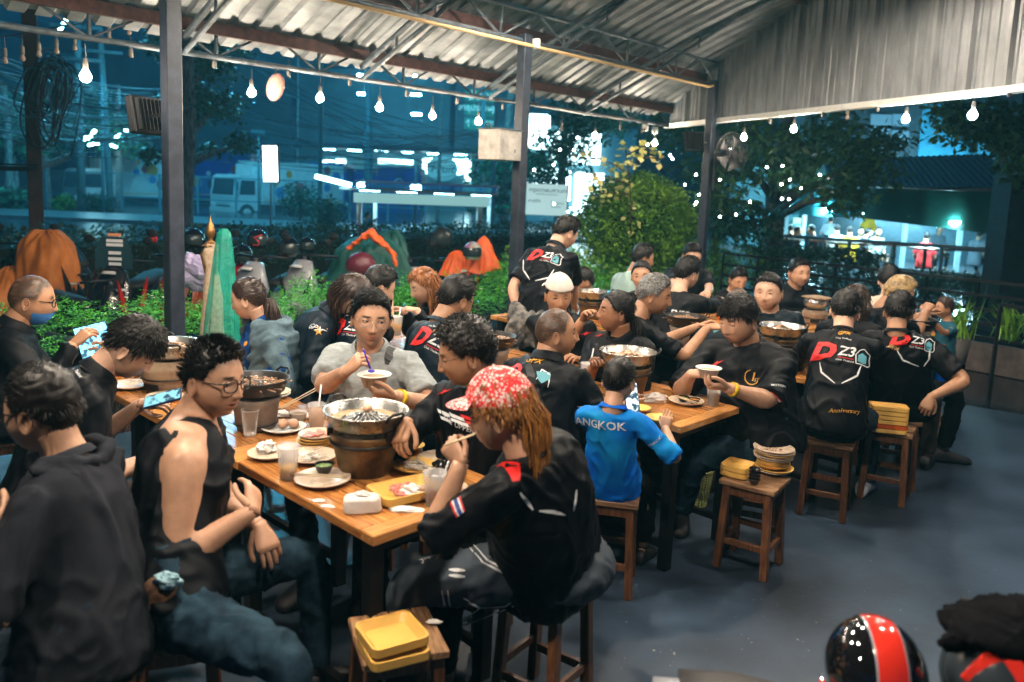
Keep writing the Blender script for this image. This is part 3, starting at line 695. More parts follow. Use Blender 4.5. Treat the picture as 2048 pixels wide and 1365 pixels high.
tray(T(783, 1001)+DR*.06, .165, .235, 52, 'yellow tray with thin slices of raw meat, upper one of the two', meat=True, seed=3); 
tray(T(783, 1001)+DR*.06-ZU*.0+ROW*0, .15, .21, 52, 'empty yellow tray under the meat tray', h=.004)
for o in list(bpy.data.objects):
    if o.get('label') == 'yellow tray with thin slices of raw meat, upper one of the two': o.location.z += .006
plate(T(886, 928), .105, 'beige dish with burnt scraps by the hand holding chopsticks', food='burnt', seed=9)
plate(T(829, 940), .085, 'yellow plate with a white tissue between the stove and the trays', M_plateY, food='noodles', seed=3)
plate(T(893, 985), .075, 'beige plate of noodles behind the iced tea', food='noodles', seed=13)
bowl(T(813, 912), .032, 'small black bowl just right of the bucket stove'); bowl(T(882, 946), .036, 'black bowl half hidden under the scraps dish')
plate(T(820, 900), .06, 'small yellow plate behind the black bowl right of the stove', M_plateY)
crumple(T(826, 998), .033, 'crumpled pinkish white tissue against the front of the meat tray', 11, (1.2, 1, .8)); crumple(T(812, 1022), .03, 'flat twisted tissue at the front corner of the table', 12, (1.7, .7, .22))
crumple(T(640, 1003)-DR*.005, .015, 'tiny scrap of tissue at the table edge, left one', 14, (1.3, .8, .3)); crumple(T(655, 1015), .012, 'tiny scrap of tissue at the table edge, right one', 15, (1.8, .7, .3))
# folded pack of tissues
c = T(724, 1022); t = thing('tissue_pack', c, 'white printed plastic pack of tissues near the table corner', 'tissue pack'); R_ = rotz(math.radians(14)); m = MB()
m.sphere((0, 0, 0), 1, 20, 14); vs = []
for v in m.v:
    p = V(v); q = np.sign(p)*np.abs(p)**.38; q = q*V((.064, .040, .028))*(1-.18*(q[2] > 0)*V((.3, 1, 0))); q += .004*V((noise.noise(Vector(p*2.5)), noise.noise(Vector(p*2.5+V((5, 0, 0)))), noise.noise(Vector(p*2.5+V((0, 5, 0)))))); vs.append(tuple(R_@q+c+ZU*.026))
m.v = vs; m.build('pack', M_wrap, t)
rr = random.Random(6)
for k in range(9):
    m = MB(); p = c+R_@V((rr.uniform(-.045, .045), -.030+rr.random()*.03, .0)); m.sphere(p+ZU*.05, (.006, .005, .002), 8, 4); m.build('printed_dot', mat('print_%d' % (k % 3), [(.1, .4, .4), (.6, .2, .15), (.05, .06, .08)][k % 3], .5), t)
crumple(c+ZU*.045, .018, 'tissue sticking out of the printed pack', 21, (1.3, .8, .7))
# second table of the near row
plate(T(440, 800), .11, 'large empty beige plate beside the leaning teenager', seed=2); bpy.data.objects[-1]
plate(T(262, 776), .095, 'empty beige plate in front of the teenager, far left'); plate(T(345, 778), .10, 'beige plate with green herb stalks next to the clay stove', food='herb', seed=2)
plate(T(330, 800), .085, 'beige plate under the teenager hand with the phone'); plate(T(240, 748), .07, 'small plate behind the empty plate, far left', M_plateY); bowl(T(280, 752), .035, 'black bowl left of the clay stove')
plate(T(548, 795), .08, 'white plate at the table edge behind the clay bucket stove', M_white); plate(T(548, 795)+ZU*.012, .08, 'upper white plate at the table edge by the woman in blue', M_plate)
crumple(T(560, 832), .035, 'crumpled tissue behind the white plate of eggs', 31, (1.5, 1, .35)); crumple(T(606, 836), .028, 'crumpled tissue beside the pale drink', 32, (1.2, 1, .5))
sticks(T(560, 826)+ZU*.02, T(640, 798)+ZU*.06, 'white chopsticks leaning at the table edge before the eating man')
# --- second row
stove(SB(1256, 708), 'steel pan heaped with meat and noodles in front of the boy in blue', 'bucket', 'meat', 'alu', 1.0, math.radians(-8), 5)
stove(SB(985, 672), 'dark pan on a clay stove between the curly man and the bald man', 'tall', 'noodle', 'dark', .92, 0, 6)
stove(SB(862, 632), 'steel pan with grilled pork strips behind the man in the grey tee', 'bucket', 'meat', 'alu', .95, 0, 7)
cup(T(1173, 768), 'plastic cup with dregs of white drink and a straw behind the boy in blue', .35, (.8, .72, .66), .115, .038, straw=(.03, .015, .20))
tray(T(1170, 790), .12, .12, 50, 'small yellow tray beside the cup behind the boy'); plate(T(1185, 822)+ROW*.1, .085, 'empty beige plate left of the boy in blue'); 
plate(T(1318, 843), .065, 'small empty yellow plate beside the boy hand', M_plateY); plate(T(1282, 822)-DR*.02, .06, 'small yellow plate behind the boy phone', M_plateY)
plate(T(1372, 808), .092, 'beige plate with two sauce bowls and chopsticks on the boy table', M_plate)
bowl(T(1366, 806)+ZU*.008, .030, 'black bowl of green dip on the beige plate', None, M_veg, .024); bowl(T(1388, 810)+ZU*.008, .030, 'black bowl of orange chili dip on the beige plate', None, M_chili, .024)
sticks(T(1352, 805)+ZU*.034, T(1398, 822)+ZU*.034, 'white chopsticks lying across the two dip bowls')
cup(T(1426, 812), 'plastic cup of cola with a long straw at the table corner by the big man', .62, (.02, .008, .006), .105, .038, straw=(-.06, .015, .18))
crumple(T(1310, 805), .045, 'clear plastic bag with leftovers on the boy table', 41, (1.3, .9, .55), mat('plastic_bag', (.75, .72, .7), .15, alpha=.55, bump=.4)); 
plate(T(832, 700), .07, 'white foam cup saucer on the far table', M_white)
cup(T(845, 690), 'white foam cup on the table behind the eating man', 0, h=.05, r=.035); tray(T(828, 712), .12, .09, 40, 'orange tray of snacks on the far table', M_plateO)
# --- third and fourth row
stove(SB(1563, 657), 'wide steel pan in front of the heavy man in the black tee', 'bucket', 'meat', 'alu', 1.02, 0, 8)
stove(SB(1372, 634), 'dark pan on a small clay stove beside the grey haired man', 'tall', 'noodle', 'dark', .95, 0, 9)
stove(SB(1186, 586), 'steel pan heaped with pork next to the man in the white cap', 'bucket', 'meat', 'alu', 1.0, 0, 10)
stove(SB(1834, 640), 'black pan in front of the second man seen from behind', 'tall', 'noodle', 'dark', .95, 0, 11)
stove(SB(1633, 600, .96), 'round steel pot with a clay lid, steaming on a clay stove', 'clay', None, 'pot', .8, 0, 12)
stove(SB(1394, 566, .96), 'steel pot on a clay stove in front of the boy looking down', 'clay', None, 'pot', .8, 0, 13)
tray(G(1868, 668, .75)-DR*.08, .14, .17, 20, 'yellow tray with prawn crackers by the little boy', meat=False)
crumple(G(1868, 664, .77)-DR*.08, .035, 'heap of orange snacks on the yellow tray by the little boy', 44, (1.3, .9, .5), mat('snack', (.75, .35, .15), .5, bump=.3))
plate(G(1625, 682, .75), .08, 'plate at the table end near the heavy man', M_plateO); cup(G(1590, 650, .75), 'plastic cup of water near the steaming pot', .3, (.8, .8, .8))
plate(T(1400, 712), .07, 'small plate with leftovers on the third row table', M_plateY); plate(T(1345, 708), .08, 'dark plate at the table end near the reaching man', M_clay); plate(T(1455, 700), .07, 'round plate beside the man with the colourful shirt', M_plateY)
cup(G(1448, 615, .75), 'cup of orange drink near the sitting boy', .8, (.8, .25, .02), .09, .035); tray(G(1450, 640, .75), .12, .1, 40, 'orange snack tray near the sitting boy', M_plateO)
cup(G(1410, 690, .75)+ROW*.1, 'white foam cup by the colourful shirt', 0, h=.08)
# --- stools with things on them in the aisle
fr = math.degrees
stool(-.31, 2.33, math.degrees(1.17)+2, 'empty stool at the bottom edge holding two yellow trays')
c = V((-.31, 2.33, .452)); 
tray(G(786, 1305, .455), .168, .178, 62, 'lower yellow tray on the nearest stool'); tray(G(783, 1278, .487), .170, .178, 58, 'upper empty yellow tray on the nearest stool')
crumple(G(868, 1247, .455), .014, 'small scrap of tissue beside the trays on the nearest stool', 51, (1.6, .8, .4))
stool(1.24, 3.84, 35, 'aisle stool holding a tall stack of dirty plates and black cups')
b0 = G(1545, 945, .455)
hs = 0; kk = [(.094, M_plate), (.096, M_plateY)]+[(.080, M_plateY)]*6+[(.096, M_plate), (.098, M_plate), (.097, M_plateY), (.101, M_plate), (.101, M_plate)]
nm_ = ['lowest', 'second', 'third', 'fourth', 'fifth', 'sixth', 'seventh', 'eighth', 'ninth', 'tenth', 'eleventh', 'twelfth', 'topmost']
for k, (r_, mt) in enumerate(kk):
    plate(b0+V((.004*math.sin(k*2), .004*math.cos(k*3), hs)), r_, nm_[k]+' plate of the tall dirty stack on the aisle stool'+(' with food scraps on it' if k == 12 else ''), mt, 'dirty plates stacked on the aisle stool', food='scraps' if k == 12 else None, seed=k); hs += .006 if 2 <= k <= 6 else .0115
b1 = G(1474, 948, .455)
for k in range(2): tray(b1+ZU*.028*k, .135, .15, 35, ['lower', 'upper'][k]+' yellow tray beside the dirty plates on the aisle stool', h=.028)
b2 = G(1508, 968, .455)
for k in range(4): bowl(b2+ZU*.017*k, .028, ['lowest', 'second', 'third', 'topmost'][k]+' black bowl in the little stack on the aisle stool', h=.026, grp='black bowls stacked on the aisle stool')
stool(2.38, 4.86, 32, 'aisle stool with a block of stacked yellow trays, behind the men seen from behind')
b1 = G(1772, 862, .455)
for k in range(6): tray(b1+ZU*.027*k, .215, .13, 14, ['lowest yellow', 'orange, second from the bottom', 'third', 'fourth', 'fifth', 'topmost yellow'][k]+' tray of the block on the right aisle stool', M_plateO if k == 1 else M_plateY, .026, 'trays stacked on the right aisle stool')
# waste basket
c = G(1388, 1008, 0); t = thing('waste_basket', c, 'pale green plastic mesh waste basket under the table', 'basket'); M_bask = mat('basket_plastic', (.30, .33, .12), .4)
m = MB(); hb = .22; rb = lambda z: .075+.022*z/hb
for k in range(26):
    a = k*2*math.pi/26; m.tube([c+V((rb(z)*math.cos(a), rb(z)*math.sin(a), z)) for z in (0.005, hb)], .0022, 4)
for z in np.linspace(.02, hb-.015, 13): m.tube([c+V((rb(z)*math.cos(a), rb(z)*math.sin(a), z)) for a in np.linspace(0, 2*math.pi, 27)], .0018, 4)
m.build('mesh_side', M_bask, t); m = MB(); m.tube([c+V((rb(hb)*math.cos(a), rb(hb)*math.sin(a), hb)) for a in np.linspace(0, 2*math.pi, 31)], .006, 8); m.build('rim', M_bask, t)
m = MB(); m.lathe([(.001, .004), (.075, .004)], 24, c); m.build('bottom', M_bask, t)
# ------------------------------------------------------------------ people
def skin_mat(nm, col): 
    return mat('skin_'+nm, col, 0.40, var=.12, scale=22, bump=.06, bscale=160, vcol=True, spec=.45)
SK = {'tan': skin_mat('tan', (.52, .29, .185)), 'fair': skin_mat('fair', (.66, .40, .28)), 'dark': skin_mat('dark', (.33, .16, .09)), 'mid': skin_mat('mid', (.43, .225, .13))}
M_hair = mat('black_hair', (.006, .005, .005), .42, var=.5, scale=60, spec=.3)
M_hairb = mat('brown_black_hair', (.030, .016, .012), .34, var=.4, scale=50)
M_hairr = mat('reddish_dyed_hair', (.12, .035, .014), .34, scale=26, col2=(.42, .17, .05), stretch=(4, 4, .5))
M_haird = mat('brown_to_orange_hair', (.10, .035, .014), .36, scale=22, col2=(.50, .22, .05), stretch=(4, 4, .5))
M_hairg = mat('grey_black_hair', (.025, .024, .024), .4, scale=90, col2=(.30, .30, .30))
M_blond = mat('bleached_hair', (.10, .06, .03), .4, scale=30, col2=(.55, .38, .17))
M_eye = mat('eye_white', (.75, .72, .70), .15); M_iris = mat('eye_dark', (.015, .008, .006), .06)
M_blk = mat('black_jersey', (.0032, .0040, .0062), .50, var=.25, scale=5, bump=.10, bscale=14, vcol=True)
M_navy = mat('navy_jersey', (.0045, .011, .019), .46, var=.3, scale=5, bump=.12, bscale=14, vcol=True)
M_hood = mat('charcoal_knit', (.016, .018, .024), .8, var=.3, scale=8, bump=.12, bscale=220)
M_greytee = mat('heather_grey_tee', (.25, .28, .29), .85, scale=30, col2=(.34, .37, .38), stretch=(1, 1, 3), bump=.08, bscale=18)
M_denim = mat('blue_denim', (.005, .013, .023), .75, scale=12, col2=(.028, .062, .092), bump=.2, bscale=26, detail=8)
M_denimd = mat('dark_denim', (.005, .009, .015), .75, scale=7, col2=(.018, .032, .05), bump=.2, bscale=24, detail=8)
M_denimv = mat('washed_denim_jacket', (.04, .065, .085), .75, scale=9, col2=(.13, .20, .24), bump=.2, bscale=26, detail=8)
M_trk = mat('grey_track_pants', (.058, .074, .095), .62, var=.2, scale=6, bump=.1, bscale=14)
M_blackp = mat('black_trousers', (.005, .0055, .007), .7, var=.3, scale=6, bump=.12, bscale=20)
M_brown = mat('grey_brown_cargo', (.055, .048, .042), .8, var=.3, scale=7, bump=.15, bscale=20)
M_polo = mat('royal_blue_polo', (.008, .050, .20), .6, var=.2, scale=8, bump=.1, bscale=20)
M_teal = mat('pale_teal_tee', (.30, .42, .40), .8, var=.12, scale=6, bump=.08, bscale=20)
M_kteal = mat('dark_teal_tee', (.02, .09, .13), .8, var=.15, scale=6, bump=.08)
M_blue = mat('bright_blue_jersey', (.004, .095, .62), .45, scale=3.2, col2=(.014, .32, .68), bump=.05, bscale=12, detail=2)
M_cream = mat('cream_dotted_top', (.55, .45, .36), .8, var=.1)
M_shoe = mat('pale_sneaker', (.55, .60, .65), .6, var=.1); M_shoed = mat('dark_shoe', (.02, .02, .024), .5)
M_redp = mat('print_red', (.62, .012, .010), .5); M_whitep = mat('print_white', (.70, .72, .74), .45); M_goldp = mat('print_gold', (.66, .33, .03), .5)
M_teap = mat('print_cyan', (.10, .34, .42), .5); M_bluep = mat('print_blue', (.02, .05, .28), .5)
M_frame = mat('black_glasses_frame', (.01, .01, .012), .2); M_lens = mat('clear_lens', (.5, .55, .6), .03, alpha=.035, spec=.6)
M_yband = mat('yellow_wristband', (.75, .48, .02), .5)

def bfr(z, up=ZU):  # frame with y = z-vector given
    pass
def ring(c, X, Y, rx, ry, n, e=2.2, ph=0.0):
    a = np.linspace(0, 2*np.pi, n, endpoint=False)+ph; ca, sa = np.cos(a), np.sin(a); k = (np.abs(ca)**e+np.abs(sa)**e)**(-1/e)
    return V(c)[None]+np.outer(ca*k*rx, X)+np.outer(sa*k*ry, Y)
def loft(m, rings, cap=True, mi=None):
    n = len(rings[0]); b = m.n; k = len(rings)
    vs = np.concatenate(rings); fs = [(i*n+j, i*n+(j+1) % n, (i+1)*n+(j+1) % n, (i+1)*n+j) for i in range(k-1) for j in range(n)]
    if cap: fs += [tuple(range(n))[::-1], tuple(range((k-1)*n, k*n))]
    m.add(vs, fs, mi, True)
def limb(m, pts, rad, n=14, sub=4, mi=None, flat=None):
    """smooth tube through joints with radius profile; pts list of joints, rad list of (t, r) over whole polyline param"""
    P_ = [V(p) for p in pts]; out = []; L_ = [0]
    for i in range(1, len(P_)): L_.append(L_[-1]+np.linalg.norm(P_[i]-P_[i-1]))
    tot = L_[-1]; ts = np.linspace(0, 1, sub*(len(P_)-1)*2+1)
    def at(t):
        s = t*tot
        for i in range(len(P_)-1):
            if s <= L_[i+1]+1e-9: return P_[i]+(P_[i+1]-P_[i])*((s-L_[i])/max(1e-9, L_[i+1]-L_[i]))
        return P_[-1]
    w_ = .06
    C_ = [sum(at(min(1, max(0, t+d)))*k for d, k in ((-w_, .25), (0, .5), (w_, .25))) if 0 < t < 1 else at(t) for t in ts]
    tr = [q[0] for q in rad]; rv = [q[1] for q in rad]; x = None; rings = []
    for i, t in enumerate(ts):
        d = nrm(C_[min(i+1, len(C_)-1)]-C_[max(i-1, 0)])
        if x is None: ref = ZU if abs(d[2]) < .85 else V((1, 0, 0)); x = nrm(np.cross(d, ref))
        x = nrm(x-d*(x@d)); y = np.cross(d, x); r_ = np.interp(t, tr, rv); rings.append(ring(C_[i], x, y, r_, r_*(flat or 1), n, 2.0))
    loft(m, rings, True, mi)
def remeshed(m, vox, smooth, name='tmp'):
    me = meshdata(name, m.v, m.f, []); o = bpy.data.objects.new(name, me); COL.objects.link(o)
    r_ = o.modifiers.new('r', 'REMESH'); r_.mode = 'VOXEL'; r_.voxel_size = vox; r_.adaptivity = 0
    s_ = o.modifiers.new('s', 'SMOOTH'); s_.iterations = smooth; s_.factor = .6
    dg = bpy.context.evaluated_depsgraph_get(); ev = o.evaluated_get(dg); me2 = bpy.data.meshes.new_from_object(ev)
    n = len(me2.vertices); v = np.empty(n*3, np.float32); me2.vertices.foreach_get('co', v); v = v.reshape(-1, 3).astype(float)
    nn_ = np.empty(n*3, np.float32); me2.vertices.foreach_get('normal', nn_); nn_ = nn_.reshape(-1, 3).astype(float)
    f = np.empty(len(me2.loops), np.int32); me2.loops.foreach_get('vertex_index', f); ok = all(p.loop_total == 4 for p in me2.polygons[:4])
    f = f.reshape(-1, 4); bpy.data.objects.remove(o); bpy.data.meshes.remove(me); bpy.data.meshes.remove(me2)
    return v, f, nn_
FABRICS = (M_blk, M_navy, M_hood, M_greytee, M_denim, M_denimd, M_denimv, M_trk, M_blackp, M_brown, M_polo, M_teal, M_kteal, M_blue, M_cream)
for q_ in FABRICS: q_.node_tree.nodes['Principled BSDF'].inputs['Specular IOR Level'].default_value = .07
for q_ in (M_blk, M_navy, M_trk): q_.node_tree.nodes['Principled BSDF'].inputs['Specular IOR Level'].default_value = .12
def folds(v, nn_, amp, freq, seed, axis=None):
    """cloth folds: ridged noise stretched along an axis, pushes vertices along their normals"""
    rr = random.Random(seed); off = Vector((rr.random()*50, rr.random()*50, rr.random()*50)); out = np.empty(len(v)); R_ = rotx(rr.uniform(-.5, .5)) @ roty(rr.uniform(-.5, .5))
    q = (v @ R_.T)*freq*V((1.0, 1.0, .62))
    for i in range(len(v)):
        p = Vector(q[i]); w_ = noise.noise_vector(p*.55+off)*1.1; a = noise.noise(p+w_+off); b = noise.noise(p*2.1+w_*2+off); c = noise.noise(p*.5+off)
        out[i] = 1.15*math.exp(-(a/.13)**2)+.55*math.exp(-(b/.16)**2)+.9*c-.4
    return v+nn_*(amp*out)[:, None]
def head_grid(nu, nv):
    lon = np.linspace(-1, 1, nu+1)[:-1]; lon = np.pi*(lon*.62+.38*lon**3) if nu > 30 else np.pi*lon   # denser at the front (lon 0)
    lat = np.linspace(0, 1, nv+1); lat = np.pi*lat
    LO, LA = np.meshgrid(lon, lat)
    return np.stack([np.sin(LA)*np.sin(LO), np.sin(LA)*np.cos(LO), np.cos(LA)], -1).reshape(-1, 3)
HG = {}
def gs(x, z, x0, z0, sx, sz): return np.exp(-((x-x0)/sx)**2-((z-z0)/sz)**2)
def head_shape(nu, nv, chub=0.0, fem=0.0, child=0.0, mouth=0.0):
    key = (nu, nv)
    if key not in HG:
        fs = [(i*nu+j, (i+1)*nu+j, (i+1)*nu+(j+1) % nu, i*nu+(j+1) % nu) for i in range(nv) for j in range(nu)]
        HG[key] = (head_grid(nu, nv), np.array(fs, np.int32))
    s, F_ = HG[key]; x, y, z = s[:, 0].copy(), s[:, 1].copy(), s[:, 2].copy()
    t = np.clip(-z, 0, 1); fr = np.clip(y*2, 0, 1)
    r = np.sqrt(y*y+z*z)+1e-9; e = 2.7; k = (np.abs(y/r)**e+np.abs(z/r)**e)**(-1/e)
    kk = 1+(k-1)*np.where((z < 0) & (y > 0), 1.0, np.where((z > 0) & (y < 0), .35, .15)); y = y*kk; z = z*np.where(z < 0, kk*.985, 1+(kk-1)*.6)
    X = x*.0755*(1+.10*chub); Y = y*np.where(y > 0, .094, .102); Z = z*np.where(z > 0, .118, .117)
    jaw = .27-.16*chub+.04*fem
    X *= 1-jaw*np.clip(t-.25, 0, 1)**1.2*1.25; X *= 1+.06*np.exp(-((s[:, 2]-.25)/.4)**2)
    Y = np.where((y < 0), Y*(1-.42*t**1.3), Y); 
    ff = np.clip((s[:, 1]-.15)/.4, 0, 1); ff = ff*ff*(3-2*ff)
    g = np.zeros(len(X)); ns = 1-.15*fem-.3*child
    pr = np.interp(Z, [-.052, -.046, -.036, -.012, .010, .03], [0, .011*ns, .0235*ns, .0125*ns, .004, 0]); sg = np.interp(Z, [-.045, -.036, .01], [.0125, .0120, .0075])
    g += pr*np.exp(-(X/sg)**2)
    for sx in (-1, 1):
        g += .0075*ns*gs(X, Z, sx*.0135, -.038, .0062, .0075) - .0085*gs(X, Z, sx*.031, .004, .015, .0115) + .0035*(1-.6*fem)*gs(X, Z, sx*.028, .024, .018, .007)
        g += (.004+.004*chub)*gs(X, Z, sx*.043, -.028, .019, .02)
    g += .0065*gs(X, Z, 0, -.060, .021, .0055)+.0062*gs(X, Z, 0, -.0715, .018, .0055)-.0035*gs(X, Z, 0, -.0655, .021, .0022)-.0025*gs(X, Z, 0, -.051, .006, .004)
    g += .006*(1-chub*.5)*gs(X, Z, 0, -.100, .018, .012) - .003*gs(X, Z, 0, -.084, .022, .006)
    if mouth: g -= .016*gs(X, Z, 0, -.067, .014, .006*mouth)
    Y = Y+g*ff; X = X*(1+chub*.10*gs(np.abs(X), Z, .06, -.06, .04, .035))
    v = np.stack([X, Y, Z], -1)
    # tint: lips, brows
    lips = (gs(X, Z, 0, -.0605, .021, .0045)+gs(X, Z, 0, -.0715, .018, .005))*ff; lips = np.clip(lips*1.6, 0, 1)
    return v, F_, lips, ff, s
def ear(sx, X0=.072):
    m = MB(); prof = []
    for i in range(7):
        for j in range(12):
            a = 2*math.pi*j/12; f = i/6.0; ry = .017*math.sin(f*math.pi*.5+.0)*(1-.25*(math.sin(a) < 0)*abs(math.sin(a))); rz_ = .031*math.sin(f*math.pi*.5)
            d = (.010 if f > .72 else .004)*(1 if f < .99 else .45)+(.003 if .4 < f < .6 else 0)
            prof.append((sx*(X0+d+.006*(1-math.cos(a))*.5*f), -.012+ry*math.cos(a)*-1, -.012+rz_*math.sin(a)))
    b = len(prof)
    for j in range(12):
        a = 2*math.pi*j/12; prof.append((sx*(X0-.006), -.006+.013*math.cos(a)*-1, -.012+.024*math.sin(a)))
    m.add(prof, [(i*12+j, i*12+(j+1) % 12, (i+1)*12+(j+1) % 12, (i+1)*12+j) for i in range(7) for j in range(12)], 0, True)
    return m.v, m.f
def hand(m, side, curl=.5, spread=.5, thumb=.5, s=1.0, lo=False, curls=None):
    """hand in local frame: wrist at the origin, fingers +y, palm facing -z, thumb on the side -side*x. returns verts list in MB m"""
    n = 6 if lo else 8
    rings = []
    for (y, rx, rz_, zo) in ((-.015, .026, .019, 0), (.0, .027, .018, 0), (.02, .033, .017, -.001), (.045, .039, .0165, -.001), (.07, .041, .0145, 0), (.088, .038, .011, .001)):
        rings.append(ring((0, y, zo), V((1, 0, 0)), V((0, 0, 1)), rx, rz_, 12, 2.6))
    loft(m, rings)
    ln = (.068, .078, .072, .056); xs = (-.029, -.0095, .0105, .029); cs = curls or [curl*(.9+.08*i) for i in range(4)]
    for i in range(4):
        x = xs[i]*-side*-1 if False else xs[i]*side; p = V((x, .080-.006*abs(i-1.3), 0)); a = 0.0; spr = side*(i-1.5)*.10*spread; L_ = ln[i]; pts = [p-V((0, .012, 0)), p]; r_ = [.0092, .0095]
        for j, (fr_, ca) in enumerate(((.44, .75), (.30, 1.05), (.26, .8))):
            a += cs[i]*ca*1.35
            d = V((math.sin(spr)*math.cos(a), math.cos(spr)*math.cos(a), -math.sin(a)))
            for q in (.5, 1.0): pts.append(p+d*L_*fr_*q); r_.append((.0092, .0084, .0074)[j]*(1 if q < 1 else (.97 if j < 2 else .6)))
            p = p+d*L_*fr_
        m.tube(pts, r_, n, True)
    # thumb from the side of the palm
    x = -side; p = V((x*.022, .012, -.006)); d1 = nrm((x*(.75-.35*thumb), .72, -.25-.35*thumb)); d2 = nrm((x*(.55-.65*thumb), .85, -.18-.25*thumb)); d3 = nrm((x*(.35-.85*thumb), .9, -.12))
    p1 = p+d1*.042; p2 = p1+d2*.032; p3 = p2+d3*.026
    m.tube([p-d1*.01, p, (p+p1)/2, p1, (p1+p2)/2, p2, (p2+p3)/2, p3], [.014, .0155, .0135, .0115, .0105, .0105, .0098, .006], n, True)
    if s != 1.0: pass
def frame_from(y, zhint):
    y = nrm(y); z = V(zhint)-y*(V(zhint)@y); z = nrm(z) if np.linalg.norm(z) > 1e-3 else nrm(np.cross(y, (1, 0, 0))); x = np.cross(y, z); return np.column_stack((x, y, z))
def ik(a, b, l1, l2, pole):
    a = V(a); b = V(b); d = b-a; L_ = np.linalg.norm(d); mx_ = (l1+l2)*.995
    if L_ > mx_: b = a+d/L_*mx_; L_ = mx_; d = b-a
    x = (l1*l1-l2*l2+L_*L_)/(2*L_); h = math.sqrt(max(0, l1*l1-x*x)); u_ = d/L_; p = V(pole)-u_*(V(pole)@u_); p = nrm(p)
    return a+u_*x+p*h, b
PEOPLE = {}
def person(key, label, head, fwd, hyaw=None, hpitch=0.0, hroll=0.0, pelvis=None, lean=.12, seat=.45, stand=False, sc=1.0, girth=1.0, skin='tan', hair='short', hairmat=None,
           shirt=None, sleeve='short', trousers=None, hands=(None, None), hcurl=(.45, .45), hpalm=(None, None), hdir=(None, None), thumb=(.5, .5), feet=None, shoes='shoe', knees=None, lod=1, cat='man', group=None, chub=0.0, fem=0.0, child=0.0,
           collar=None, lids=.45, gaze=(0, -.1), mouth=0.0, brow=1.0, glasses=None, elbow=(None, None), stool_=True, foldamp=1.0, hem=0.0, shoulder=.170, tank=False, legs=True, loose=1.0, stool_lab=None, hairlen=1.0, long_back=None, faz=None, hrange=(68, 292), hipg=None, shbot=-.10, barechest=False, armr=1.0, neckfwd=.03, beard=0, shrug=0.0, toff=0.0):
    """head: world position of the head centre (eye level). fwd: azimuth the chest faces. lean: how far the head is in front of the hips."""
    name = 'person'; H_ = V(head); hy = fwd if hyaw is None else hyaw
    F_ = hd(fwd); R_ = V((F_[1], -F_[0], 0))     # forward, right
    Hm = rotz(-math.radians(hy)) @ rotx(-math.radians(hpitch)) @ roty(math.radians(hroll))   # head frame columns: right, fwd, up
    hs = sc*(1.0 if not child else 1.0+.16*child); 
    hw = lambda p: H_ + Hm @ (V(p)*hs)
    skull = hw((0, -.030, -.055)); 
    if pelvis is None: pelvis = H_*V((1, 1, 0))-F_*lean; pelvis[2] = 0
    pz = (seat+.085*sc*max(1, girth*.92)) if not stand else .90*sc
    Pv = V((pelvis[0], pelvis[1], pz)); nk = skull - Hm[:, 2]*.055*sc - F_*neckfwd*sc      # C7
    Cn = nk - ZU*.02
    t0 = Cn-Pv; mid = (Pv+Cn)/2 - F_*(.030+.10*abs(t0@F_))*sc
    def sp(t): return Pv*(1-t)**2+2*mid*t*(1-t)+Cn*t*t
    def spd(t): return nrm(2*(1-t)*(mid-Pv)+2*t*(Cn-mid))
    # shoulders
    cd_ = spd(.86); sc_c = sp(.90)+np.cross(R_, cd_)*0; Yf = nrm(np.cross(cd_, -R_)) ; Yf = Yf if Yf@F_ > 0 else -Yf
    lat = shoulder*sc*(.9+.1*girth)
    if child: lat *= .86
    Sh = {-1: sp(.90)-R_*lat+ZU*(shrug*sc)-cd_*.028, 1: sp(.90)+R_*lat+ZU*(shrug*sc)-cd_*.028}
    root_v = MB()
    # ---------------- arms (side -1 left, +1 right)
    l1, l2 = .285*sc, .25*sc; arms = {}
    hs_ = sc
    for i, sd in enumerate((-1, 1)):
        S_ = Sh[sd]; tgt = hands[i]
        if tgt is None: tgt = Pv+F_*.26*sc+R_*sd*.14*sc+ZU*.10*sc
        tgt = V(tgt); pole = elbow[i] if elbow[i] is not None else (-ZU*1.0+R_*sd*.55-F_*.35)
        E_, W_ = ik(S_, tgt, l1, l2, pole); arms[sd] = (S_, E_, W_)
    # ---------------- legs
    lt, lsn = .43*sc, .42*sc; legsd = {}
    if legs:
        for i, sd in enumerate((-1, 1)):
            Hj = Pv+R_*sd*.085*sc*girth
            if stand: K_ = Hj-ZU*lt+F_*.02; A_ = V((Hj[0]+R_[0]*sd*.03, Hj[1]+R_[1]*sd*.03, .075))
            else:
                if feet is not None: A_ = V(feet[i])
                elif faz is not None: A_ = Hj+hd(faz[i])*.44*sc; A_[2] = .085
                else: A_ = Pv+F_*.40*sc+R_*sd*.13; A_[2] = .085
                K_, A_ = ik(Hj, A_, lt, lsn, ZU+F_*.6+R_*sd*.25 if knees is None else V(knees[i]))
            legsd[sd] = (Hj, K_, A_)
    # ---------------- body mesh (skin)
    g_ = girth; lo = lod == 0; near = lod >= 2
